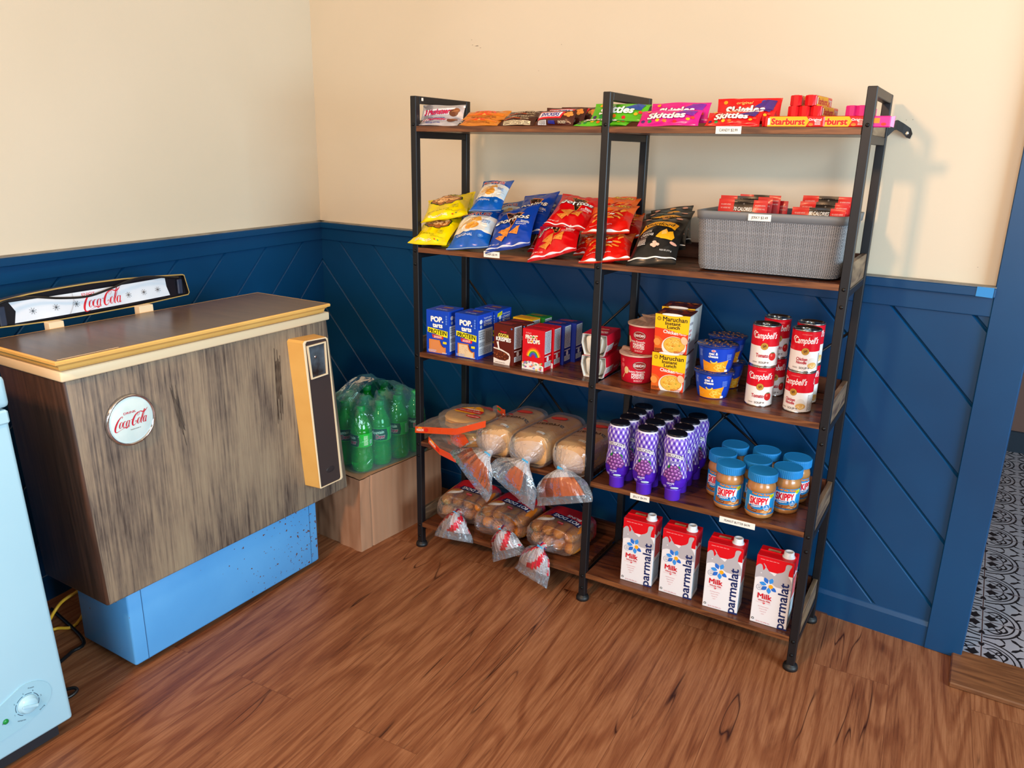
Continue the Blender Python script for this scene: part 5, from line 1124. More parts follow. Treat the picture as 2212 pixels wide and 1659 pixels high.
def cup():
    t = thing('potato_cup', '', 'cup'); H = .078; r0, r1 = .0405, .0475
    rr = lambda z: r0+(r1-r0)*z/H
    g = MB(); g.lathe([(r0-.003, 0), (r0, .002), (rr(.02), .02), (rr(.05), .05), (r1, H), (r1+.001, H+.001)], RED, 48, cap1=False)
    A = Art(); A.ell(.012, H*.66, .019, .012, ink('6a1410')); A.ell(.012, H*.66, .0175, .0105, ink('e0d0c8')); A.ell(.012, H*.66, .0165, .0095, ink('8a1a14')); A.text('IDAHOAN', .012, H*.66, .0075, WHITE, wid=.029, bold=.02); A.text('Buttery Homestyle', .006, H*.44, .0062, WHITE, wid=.044, bold=.01); A.text('MASHED', .009, H*.33, .0075, WHITE, wid=.034, bold=.03); A.text('POTATOES', .009, H*.225, .0068, WHITE, wid=.034, bold=.03)
    A.lines(-.002, H*.07, .022, H*.15, 2, ink('f0b8b8')); A.stroke([(-.037, H*.16, .003), (-.026, H*.40, .003)], 0, ink('d8a070')); A.ell(-.024, H*.46, .007, .010, ink('e8c890')); A.ell(-.037, H*.62, .006, .006, ink('e05a60')); A.ell(-.037, H*.80, .005, .005, ink('e05a60'))
    g.art(A, cylf(rr), .004); g.build('cup_body', t)
    # flexible lid with a lifted tab and its dark slanted brush marks
    pinkl = mat('patterned_lid_film', 'd8b8a4', .3); n = 48; V = [(0, 0, H+.0016)]; ra = r1+.0035
    for i in range(n): a = 2*pi*i/n; e = .010*math.exp(-((((a-4.0+pi) % (2*pi))-pi)/.22)**2); V.append(((ra+e)*sin(a), -(ra+e)*cos(a), H+.0012+.5*e))
    for i in range(n): a = 2*pi*i/n; V.append(((ra-.0005)*sin(a), -(ra-.0005)*cos(a), H-.0025))
    g = MB(); g.add(V, [[0, 1+i, 1+(i+1) % n] for i in range(n)]+[[1+i, 1+n+i, 1+n+(i+1) % n, 1+(i+1) % n] for i in range(n)], pinkl)
    A = Art(); rg = random.Random(6)
    for i in range(7):
        for j in range(7):
            x, y = (i-3)*.014+(j % 2)*.007, (j-3)*.0135
            if x*x+y*y < .0019: A.stroke(smooth([(x-.006, y-.002, .0008), (x, y+.001, .0042), (x+.006, y+.003, .0008)], 3), 0, ink('8a1c1c' if (i+j) % 2 else '2a1412'))
    g.art(A, lambda x, y, o: (x, y, H+.0014+o), .01, step=.00001); g.build('lid_film', t); return t
gu = 'red mashed potato cups'
k1 = cup(); k1['label'] = 'red mashed potato cup at the front, lower one, partly hidden by the yellow noodle carton'; k1['group'] = gu
a = onshelf(2, 1371, 829.5); k1.location = (a.x-.012, a.y+.040, zs(2, a.x)); k1.rotation_euler = (0, 0, radians(14))
a = k1.location; k1['label'] = 'red mashed potato cup at the shelf front, lower one of the stack'
dup(k1, (a.x+.014, a.y+.014, a.z+.0795), radians(-18), 'red mashed potato cup stacked on top of the lower one, lid pattern visible', gu)
k3 = dup(k1, (a.x+.030, a.y+.105, a.z), radians(30), 'red mashed potato cup behind the stack, standing on the shelf', gu)
dup(k1, (a.x+.026, a.y+.103, a.z+.0795), radians(50), 'red mashed potato cup behind the stack, only its curled lid tab showing', gu)
# ---------------------------------------------------------------- noodle cartons
def noodle():
    W, D, H = .0895, .088, .1; g = MB(); yel_, red_ = ink('f4bc14', .35), ink('e0401c', .35)
    P = lambda s, z: s*(1-.05*(1-z/H))
    # wrap: bowed front, plain grey-white tapered sides with a cup corner print
    nz_ = 10; V = []; n = 0
    def ringn(z):
        k = 1-.055*(1-z/H); r_ = []
        for i in range(9): u = i/8; r_.append((W/2*k*(2*u-1), -D/2*k-.0016*sin(pi*u), z))
        for i in range(1, 9): u = i/8; r_.append((W/2*k+.002*sin(pi*u)*(z/H), D*k*(u-.5), z))
        for i in range(1, 9): u = i/8; r_.append((W/2*k*(1-2*u), D/2*k, z))
        for i in range(1, 8): u = i/8; r_.append((-W/2*k, D*k*(.5-u), z))
        return r_
    R = [ringn(H*j/nz_) for j in range(nz_+1)]; n = len(R[0]); V = [p for r_ in R for p in r_]
    side_ = ink('c9c6c2', .4)
    for j in range(nz_):
        pass
    g.add(V, [[j*n+k, j*n+(k+1) % n, (j+1)*n+(k+1) % n, (j+1)*n+k] for j in range(nz_) for k in range(n)]+[list(range(n))[::-1]], side_)
    g.add([p for p in R[-1]], [list(range(n))], ink('5a2418', .35))
    ff = lambda x, y, o: (x*(1-.055*(1-y/H)), -D/2*(1-.055*(1-y/H))-.0016*sin(pi*(x/W+.5))-o, y)
    A = Art(); A.rect(-W/2, H*.48, W/2, H, yel_); A.poly([(-W/2, 0), (W/2, 0), (W/2, H*.52), (W*.2, H*.54), (-W*.15, H*.62), (-W/2, H*.64)], red_)
    A.poly([(-W/2, 0), (-W*.2, 0), (-W*.22, H*.30), (-W*.36, H*.40), (-W*.5, H*.42)], ink('d8601c')); A.ell(-W*.42, H*.26, W*.10, H*.10, ink('e88a3c'), rot=.4)
    A.text('Maruchan', W*.08, H*.885, H*.115, BLACK, wid=W*.70, bold=.02); A.stroke(arc(-W*.38, H*.88, W*.052, 0, 360, W*.012, 18), 0, BLACK); A.stroke(arc(-W*.38, H*.88, W*.028, 200, 520, W*.01, 14), 0, BLACK)
    A.text('Instant', W*.03, H*.775, H*.085, BLACK, wid=W*.44, bold=.025); A.text('Lunch', W*.05, H*.68, H*.085, BLACK, wid=W*.36, bold=.025)
    A.text('Chicken', -W*.02, H*.545, H*.085, ink('f4ece0'), wid=W*.44, bold=.03, rot=-.08, out=ink('a8140c'), ob=.02); A.text('Flavor', W*.34, H*.515, H*.05, ink('f4ece0'), wid=W*.22, bold=.01, rot=-.08)
    A.ell(W*.10, H*.17, W*.37, H*.275, ink('ece4da'), 32); A.ell(W*.11, H*.22, W*.33, H*.215, ink('c8903c'), 32); A.ell(W*.11, H*.22, W*.31, H*.195, ink('e0b040'), 32); rg = random.Random(3)
    for _ in range(22):
        x, y = W*.11+rg.uniform(-.2, .2)*W, H*.24+rg.uniform(-.1, .1)*H; A.stroke(smooth([(x-W*.05, y, W*.012), (x-W*.02, y+H*.03, W*.014), (x+W*.02, y-H*.01, W*.014), (x+W*.05, y+H*.02, W*.012)], 3), 0, ink(rg.choice(('f0c858', 'f4d470', 'd89830'))))
    for _ in range(9): A.ell(W*.11+rg.uniform(-.24, .24)*W, H*.2+rg.uniform(-.11, .11)*H, W*.018, H*.012, ink(rg.choice(('d86a1c', '7a9a2c', 'e8a01c'))), 7)
    A.ell(W*.40, H*.36, W*.09, H*.11, ink('e8b890'), rot=.5); A.lines(W*.12, H*.01, W*.48, H*.07, 3, ink('c02820')); A.lines(-W*.48, H*.02, -W*.25, H*.10, 4, BLACK)
    A.ell(W*.0, H*1.005, W*.30, H*.035, ink('e8e2da'), 20)
    g.art(A, ff, .02, base=.0003, step=.00004)
    A = Art(); A.poly([(-D/2, H*.3), (-D/2, H*.97), (-D*.12, H*.97), (-D*.10, H*.5), (-D*.25, H*.3)], ink('e6e4e2')); A.text('ruchan', -D*.30, H*.80, H*.09, ink('4a2a5a'), wid=D*.34, bold=.02); A.text('tant', -D*.34, H*.62, H*.085, ink('c02820'), wid=D*.26, bold=.02); A.text('nch', -D*.34, H*.50, H*.085, ink('c02820'), wid=D*.24, bold=.02); A.ell(-D*.36, H*.36, D*.12, H*.05, ink('8a5a4a'))
    g.art(A, lambda x, y, o: (W/2*(1-.055*(1-y/H))+.002*sin(pi*(x/D+.5))*(y/H)+o, x*(1-.055*(1-y/H)), y), .02, base=.0003)
    A = Art(); rg = random.Random(8)
    for _ in range(16): A.ell(rg.uniform(-W*.4, W*.4), rg.uniform(-D*.4, D*.4), .009, .005, ink(rg.choice(('8a4a30', 'c8742c', '3a140e', 'a83c20'))), 9, rot=rg.uniform(0, 3))
    g.art(A, lambda x, y, o: (x, y, H+o), .05, base=.0002); return g
gn = 'yellow instant noodle cartons'
o = tag(noodle().build('noodle_carton'), 'yellow and red instant noodle carton, lower one of the front stack', 'noodle carton', gn); c, an = place_box(o, 2, (1402, 838.7), (1478, 849.4), .088)
dup(o, c+Vector((.0, .004, .1008)), an-.01, 'yellow and red instant noodle carton on top of the front stack', gn)
n_ = Vector((-sin(an), cos(an), 0)); tx_ = Vector((cos(an), sin(an), 0))
b2 = dup(o, c+n_*.108-tx_*.012, an, 'instant noodle carton at the back, underneath the rear upper one, mostly hidden', gn)
dup(o, c+n_*.108-tx_*.010+Vector((0, 0, .1008)), an, 'yellow instant noodle carton on top of the rear stack, seen above the front ones', gn)
# ---------------------------------------------------------------- macaroni cups
def mac():
    t = thing('macaroni_cup', '', 'cup'); H = .0665; r0, r1 = .0365, .0475; b = ink('1440b8', .3); orr = ink('f09a1c', .35)
    rr = lambda z: r0+(r1-r0)*(cl(z/H))**.8
    g = MB(); g.lathe([(r0-.002, .0), (r0, .0015), (rr(.015), .015), (rr(.03), .03), (rr(.045), .045), (rr(.058), .058), (r1, H)], b, 48, cap1=False)
    A = Art(); A.poly([(-.030, .002), (.030, .002), (.028, .016), (.034, .034), (-.008, .024), (-.034, .030)], orr); rg = random.Random(5)
    for _ in range(13):
        x, y = rg.uniform(.002, .026), rg.uniform(.008, .024); A.stroke(arc(x, y, .0042, rg.uniform(0, 180), rg.uniform(200, 330), .0028, 6), 0, ink(rg.choice(('f4b83c', 'f8cc5c', 'e89a20'))))
    A.stroke(arc(-.004, .034, .0085, 200, 340, .0034, 8), 0, ink('f4c84a')); A.ell(-.006, .0575, .0055, .003, WHITE); A.ell(-.006, .0575, .0046, .0023, ink('d01c2c')); A.text('Kraft', -.006, .0575, .0022, WHITE, wid=.007)
    A.text('mac &', -.006, .0505, .0066, WHITE, wid=.021, bold=.04); A.text('cheese', -.006, .0430, .0066, WHITE, wid=.023, bold=.04); A.text('Original', -.024, .0155, .003, ink('f8c860'), wid=.014); A.text('Flavor', -.024, .0115, .003, ink('f8c860'), wid=.012); A.lines(.028, .034, .042, .050, 5, ink('7a9ae8')); A.lines(-.046, .040, -.036, .058, 6, ink('8aa4e8')); A.rect(.024, .003, .032, .009, WHITE)
    g.art(A, cylf(rr), .004); g.build('cup_body', t)
    ra = r1+.004; n = 48; g = MB(); g.lathe([(ra-.001, H-.002), (ra, H), (ra, H+.001), (0, H+.0016)], mat('blue_lid_film', '16307c', .3), 48, cap0=False, cap1=False); g.lathe([(r1, H-.002), (ra-.001, H-.002)], ink('dcdce4'), 48, cap0=False, cap1=False)
    A = Art()
    for i in range(-3, 4):
        for j in range(-3, 4):
            x, y = i*.0145+(j % 2)*.007, j*.013; 
            if x*x+y*y < .0019: A.stroke(arc(x, y, .0048, (i*67+j*101) % 360, (i*67+j*101) % 360+140, .0030, 6), 0, ink('d89a34'))
    g.art(A, lambda x, y, o: (x, y, H+.0014+o), .01, step=.00001); g.build('lid_film', t); return t
gm_ = 'blue macaroni cups'
m1 = mac(); m1['label'] = 'blue macaroni cup at the shelf front, lower one'; m1['group'] = gm_; a = onshelf(2, 1542, 862); z_ = zs(2, a.x); m1.location = (a.x-.015, a.y+.032, z_); m1.rotation_euler = (0, 0, radians(10)); a = m1.location
dup(m1, (a.x+.002, a.y+.002, z_+.0690), radians(13), 'blue macaroni cup stacked on the front lower one', gm_)
dup(m1, (a.x-.002, a.y+.108, z_), radians(40), 'blue macaroni cup at the back, lower one, in shade', gm_)
dup(m1, (a.x-.004, a.y+.110, z_+.0690), radians(25), 'blue macaroni cup at the back, upper one, patterned lid showing above the front cup', gm_)
# ---------------------------------------------------------------- soup cans
tin = mat('tin_plate', 'c8c8c6', .22, 1); goldk = ink('c89a3c', .35)
def can(kind):
    t = thing('soup_can', '', 'can'); H, r = .1016, .0330; cr, cw = ink('d20f22', .3), ink('ece8e6', .3)
    g = MB(); g.lathe([(r-.003, .0), (r, .0), (r+.0004, .0022), (r-.0006, .0034), (r-.0006, H-.0034), (r+.0004, H-.0022), (r, H-.0003), (r-.0008, H), (r-.0020, H-.0005), (r-.0028, H-.0045), (.018, H-.0040), (.0165, H-.0046), (0, H-.0046)], tin, 56, cap1=False, cap0=True)
    g.tube([(0.012*cos(a)-.002, .008*sin(a)+.010, H-.0034) for a in [i*pi/6 for i in range(13)]], .0008, tin, 6); g.box(-.012, .008, -.003, .004, H-.0042, H-.0034, tin, .0003, X=Matrix.Rotation(.5, 4, 'Z')); g.build('can_body', t)
    rl = r-.0003; g = MB(); g.lathe([(rl, .0036), (rl, .0036+.5*(H-.0072))], cw, 56, cap0=False, cap1=False); g.lathe([(rl, .0036+.5*(H-.0072)), (rl, H-.0036)], cr, 56, cap0=False, cap1=False)
    A = Art(); A.text('CONDENSED', .0, H*.895, .0026, ink('f08a8a'), wid=.022); A.text("Campbell's", 0, H*.76, .0150, WHITE, wid=.058, bold=.018, shear=.38, rot=.03); A.stroke(smooth([(-.030, H*.73, .001), (-.032, H*.79, .0025), (-.028, H*.84, .002), (-.023, H*.83, .001)], 4), 0, WHITE)
    A.ell(0, H*.50, .0088, .0088, ink('8a6420'), 28); A.ell(0, H*.50, .0080, .0080, goldk, 28); A.ell(0, H*.50, .0058, .0058, ink('a8782c'), 20); A.stroke(smooth([(-.003, H*.47, .001), (0, H*.50, .002), (.003, H*.54, .001)], 3), 0, ink('5a3c14')); A.stroke([(-.004, H*.51, .0015), (.004, H*.50, .0015)], 0, ink('5a3c14'))
    dr = ink('b81830'); gy = ink('7a6a60')
    if kind == 't':
        A.text('Tomato', -.004, H*.275, .0090, dr, wid=.029, bold=.035); A.ell(.0215, H*.26, .0095, .0102, ink('cc1c1c'), 22); A.ell(.0185, H*.29, .0025, .003, ink('e87060'), 10)
        for k in range(5): a = radians(20+k*36); A.stroke([(.0215, H*.345, .0016), (.0215+.0065*cos(a), H*.345+.004*sin(a)-.001, .0005)], 0, ink('2a6a2a'))
    else:
        A.text('Chicken', -.006, H*.315, .0072, dr, wid=.025, bold=.035); A.text('Noodle', -.006, H*.235, .0072, dr, wid=.023, bold=.035); A.ell(.019, H*.24, .0105, .0115, ink('ddd8d2'), 20); A.ell(.020, H*.17, .0115, .0075, ink('d8a860'), 20)
        for k in range(3): A.stroke(arc(.0195+k*.001, H*(.17+.012*k), .0075-.002*k, 180, 380, .0018, 9), 0, ink('f0dcae' if k % 2 else 'e6c078'))
    A.text('SOUP', -.001, H*.105, .0050, gy, wid=.017, bold=.02); A.lines(-.026, H*.085, -.014, H*.12, 2, gy); A.stroke([(.0115, H*.09, .0012), (.0115, H*.13, .0012)], 0, gy); A.stroke([(.009, H*.11, .0012), (.014, H*.11, .0012)], 0, gy)
    for k in range(-1, 2): pass
    g.art(A, cylf(lambda z: rl), .003); 
    B_ = Art(); B_.lines(.036, H*.06, .060, H*.45, 12, gy); B_.text("Campbell's", .066, H*.76, .014, WHITE, wid=.03, bold=.02, shear=.38); g.art(B_, cylf(lambda z: rl), .004)
    g.build('paper_label', t); return t
g1, g2 = 'stacked tomato soup cans', 'stacked chicken noodle soup cans'; hc = .1018
t1 = can('t'); t1['label'] = 'tomato soup can at the shelf front, bottom of the stack'; t1['group'] = g1; a = onshelf(2, 1640.5, 879); z_ = zs(2, a.x); p = Vector((a.x-.012, a.y+.031, z_)); t1.location = p; t1.rotation_euler = (0, 0, radians(14))
dup(t1, (p.x+.001, p.y, z_+hc), radians(12), 'tomato soup can at the shelf front, top of the stack', g1)
dup(t1, (p.x+.004, p.y+.105, z_), radians(26), 'tomato soup can at the back, bottom one, in shade', g1)
dup(t1, (p.x+.003, p.y+.105, z_+hc), radians(24), 'tomato soup can at the back, top one', g1)
c1_ = can('c'); c1_['label'] = 'chicken noodle soup can at the shelf front, bottom, its label turned left'; c1_['group'] = g2; a = onshelf(2, 1725.5, 893); z_ = zs(2, a.x); p = Vector((a.x-.012, a.y+.031, z_)); c1_.location = p; c1_.rotation_euler = (0, 0, radians(-12))
dup(c1_, (p.x+.001, p.y+.001, z_+hc), radians(13), 'chicken noodle soup can at the shelf front, top of the stack', g2)
dup(c1_, (p.x-.004, p.y+.082, z_), radians(28), 'chicken noodle soup can behind, bottom one beside the right post', g2)
dup(c1_, (p.x-.005, p.y+.082, z_+hc), radians(30), 'chicken noodle soup can behind, top one beside the right post', g2)
# ---------------------------------------------------------------- grape jelly squeeze bottles
def jelly():
    t = thing('jelly_bottle', '', 'bottle'); H = .183; pu = ink('4a1cb0', .25); pu2 = mat('violet_flip_cap', '5a2ac8', .35)
    prof = [(.026, .034), (.031, .042), (.0335, .055), (.0335, .066), (.0325, .080), (.0300, .100), (.0285, .115), (.0295, .130), (.0325, .147), (.0330, .158), (.0315, .168), (.0275, .176)]
    def rr(z):
        for (a, z0), (b, z1) in zip(prof, prof[1:]):
            if z <= z1: k = cl((z-z0)/(z1-z0)); return a+(b-a)*k
        return prof[-1][0]
    MB().lathe([(.0195, 0), (.0205, .001), (.0210, .028), (.0225, .030), (.0225, .034), (.018, .0345)], pu2, 36).build('cap', t)
    gw, gmid, gd = ink('d8d4ea', .3), ink('8468c8', .3), ink('4a28a8', .3)
    g = MB()
    def sf(u, v): z = .0345+(.1765-.0345)*v; r = rr(z)*.995; a = 2*pi*u; return (r*sin(a), -r*cos(a)*.92, z)
    def mf(u, v):
        if v < .20+.05*cos(2*pi*u): return pu
        p_, q_ = (u*30+v*12) % 2, (u*30-v*12) % 2
        return gd if (p_ < 1 and q_ < 1) else (gw if (p_ >= 1 and q_ >= 1) else gmid)
    g.grid(sf, 240, 84, gw, True, closeu=True, mf=mf)
    g.lathe([(.0275, .1765), (.0255, .1805)], gw, 40, cap0=False, cap1=False)
    A = Art(); kk = ink('1e1a3c', .4)
    A.stroke(smooth([(-.027, .128, .0105), (-.012, .131, .0115), (.004, .130, .0115), (.026, .122, .0105)], 4), 0, kk); A.stroke(smooth([(-.0262, .128, .0088), (-.012, .131, .0098), (.004, .130, .0098), (.0252, .1222, .0088)], 4), 0, ink('e8e4ec'))
    A.text("SMUCKER'S", 0, 0, .0068, kk, wid=.044, bold=.02, warp=lambda x, y: (x, y+.1305-.16*max(0, x)-x*x*4+.02*min(0, x)*-1)); A.text('Squeeze', 0, .1135, .0095, ink('e8e4f0'), wid=.032, bold=.06, shear=.15, rot=-.06); A.text('Squeeze', 0, .1135, .0095, ink('3a1c90'), wid=.032, bold=.03, shear=.15, rot=-.06)
    A.poly([(-.018, .098), (-.011, .106), (-.008, .099), (-.013, .093)], ink('1e7a2c')); A.poly([(.012, .104), (.018, .099), (.019, .090), (.012, .094)], ink('1e7a2c'))
    rg = random.Random(7)
    for x, y in ((-.005, .098), (.005, .099), (.011, .093), (-.012, .090), (-.003, .090), (.006, .089), (.015, .084), (-.018, .083), (-.009, .081), (0, .081), (.009, .080), (.018, .076), (-.020, .074), (-.013, .072), (-.004, .072), (.005, .071), (.013, .070), (-.008, .064), (.0, .063)):
        A.ell(x, y, .0058, .0058, ink('3a1c4a'), 14); A.ell(x, y, .0050, .0050, ink('7a3a8a'), 12); A.ell(x-.001, y+.001, .0026, .0026, ink('a868b0'), 10); A.ell(x-.0017, y+.0018, .0009, .0009, ink('e8d0f0'), 6)
    A.text('GRAPE', -.004, .0545, .0050, ink('e4dcf4'), wid=.017, bold=.02); A.text('Jelly', -.004, .0490, .0026, ink('e4dcf4')); A.lines(-.022, .040, -.014, .048, 3, ink('c8b8f0')); A.ell(.006, .0420, .010, .0035, ink('cfe4f4'), 16); A.lines(.0, .0405, .012, .0435, 2, ink('4a60a0'))
    g.art(A, lambda x, y, o: ((rr(y)+o)*sin(x/.031), -(rr(y)+o)*cos(x/.031)*.925, y), .004, base=.0004, step=.00003); g.build('bottle_body', t)
    MB().lathe([(.0262, .1795), (.0268, .1825), (.0255, .1855), (.022, .1850), (.010, .1838), (0, .1835)], mat('black_bottle_base', '12101c', .28), 40, X=Matrix.Scale(.94, 4, (0, 1, 0)), cap1=False).build('base', t); return t
gj_ = 'grape jelly bottles in three rows'; J = jelly(); first = True
rows_ = ('front', 'second', 'third', 'rearmost'); cols_ = ('left', 'middle', 'right')
JX = (.686, .765, .842); JY = (.020, .074, .130, .186)
for i, x in enumerate(JX):
    for j, y in enumerate(JY):
        xx, yy = x+((i*7+j*5) % 3-1)*.002, y+((i*3+j*2) % 3-1)*.0015-.004*(i == 1); rz_ = radians((10, 12, 14)[i]+((i+j*2) % 3-1)*5*(j > 0))
        lb = 'purple checked jelly bottle, %s in the %s row' % (rows_[j], cols_[i])
        if first: J.location = (xx, yy, zs(3, xx)); J.rotation_euler = (0, 0, rz_); J['label'] = lb; J['group'] = gj_; first = False
        else: dup(J, (xx, yy, zs(3, xx)), rz_, lb, gj_)
# ---------------------------------------------------------------- peanut butter jars
def pb():
    t = thing('peanut_butter_jar', '', 'jar'); tan = mat('peanut_butter', 'b47c44', .3, Coat_Weight=.6, Coat_Roughness=.08); lb = ink('1e8cd0', .35); bl = mat('blue_ribbed_lid', '1c80c4', .42)
    r = .0350; MB().lathe([(.029, .0), (.0335, .003), (r, .009), (r, .014), (r-.0008, .0145), (r-.0008, .070), (r, .0705), (r, .079), (r-.002, .087), (r-.0045, .093), (r-.0045, .100)], tan, 48).build('jar_body', t)
    rl = r-.0002; g = MB(); g.lathe([(rl, .0145), (rl, .072)], lb, 48, cap0=False, cap1=False)
    A = Art(); A.text('Fuel the FUN!', 0, .0665, .0052, ink('f08a1c'), wid=.046, bold=.05, shear=.2, rot=-.04, out=ink('20304a'), ob=.03)
    A.poly([(.020, .058), (.024, .067), (.036, .069), (.036, .061), (.024, .055)], ink('e0e41c')); A.lines(.024, .059, .034, .066, 3, ink('3a5a1c'))
    A.poly([(-.030, .034), (.022, .037), (.025, .060), (-.030, .060)], ink('ece6e8')); A.text('SKIPPY', -.004, .0485, .0178, ink('d8142c'), wid=.045, bold=.05, rot=.02); A.poly([(-.026, .028), (.006, .032), (.006, .038), (-.026, .036)], ink('1660a8')); A.text('CREAMY', -.010, .0337, .0042, WHITE, wid=.025, bold=.03, rot=.08)
    A.poly([(-.034, .018), (-.012, .017), (.034, .018), (.034, .030), (.020, .032), (.004, .027), (-.014, .026), (-.034, .034)], ink('a8622c')); A.poly([(-.026, .020), (-.008, .018), (-.006, .025), (-.020, .027)], ink('6a3010')); A.text('PEANUT BUTTER', -.016, .0225, .0026, ink('e8c89a'), wid=.015)
    for x, y, a in ((.008, .021, .3), (.018, .024, -.3), (.026, .022, .6), (.014, .018, 0)): A.ell(x, y, .0065, .0032, ink('c88a50'), 12, rot=a); A.ell(x+.001, y, .0035, .002, ink('e0b07c'), 10, rot=a)
    A.ell(.016, .0330, .0085, .0085, ink('dceaf4'), 22); A.ell(.016, .0330, .0076, .0076, ink('1e7cc0'), 22); A.text('7g', .016, .0360, .0032, WHITE, bold=.03); A.lines(.011, .028, .021, .033, 3, WHITE); A.rect(-.09, .0145, .09, .0168, ink('1a74b4'))
    g.art(A, cylf(lambda z: rl), .004); B_ = Art(); B_.lines(.042, .02, .066, .065, 14, ink('b8dcf0')); B_.lines(-.066, .02, -.042, .065, 12, ink('b8dcf0')); g.art(B_, cylf(lambda z: rl), .005); g.build('paper_label', t)
    g = MB(); n = 96; R1 = .0362; V = []
    for (rad, z, rib) in ((R1-.001, .0965, 1), (R1, .098, 1), (R1, .1155, 1), (R1-.0005, .1170, 0), (R1-.0020, .1185, 0), (R1-.0035, .1180, 0), (0.0008, .1178, 0)):
        for i in range(n): a = 2*pi*i/n; q_ = rad-(.0007 if rib and i % 2 else 0); V.append((q_*sin(a), -q_*cos(a), z))
    g.add(V, [[j*n+k, j*n+(k+1) % n, (j+1)*n+(k+1) % n, (j+1)*n+k] for j in range(6) for k in range(n)]+[[6*n+k for k in range(n)], list(range(n))[::-1]], bl); g.build('lid', t); return t
K = pb(); gk = 'peanut butter jars with blue lids'; first = True
for (x, y, rz_, lb) in ((.981, .054, 12, 'peanut butter jar at the shelf front, left of the two in front'), (1.064, .047, 14, 'peanut butter jar nearest the shelf edge, above its price label'), (1.112, .108, 16, 'peanut butter jar front right, label partly behind the nearest jar'),
        (.941, .118, -2, 'peanut butter jar leftmost, behind the front left one'), (1.033, .116, 20, 'peanut butter jar in the middle of the group, only its lid and neck visible'), (1.118, .188, 70, 'peanut butter jar at the right rear beside the post'), (.952, .196, 30, 'peanut butter jar rearmost on the left'), (1.036, .199, 40, 'peanut butter jar rearmost in the middle')):
    if first: K.location = (x, y, zs(3, x)); K.rotation_euler = (0, 0, radians(rz_)); K['label'] = lb; K['group'] = gk; first = False
    else: dup(K, (x, y, zs(3, x)), radians(rz_), lb, gk)
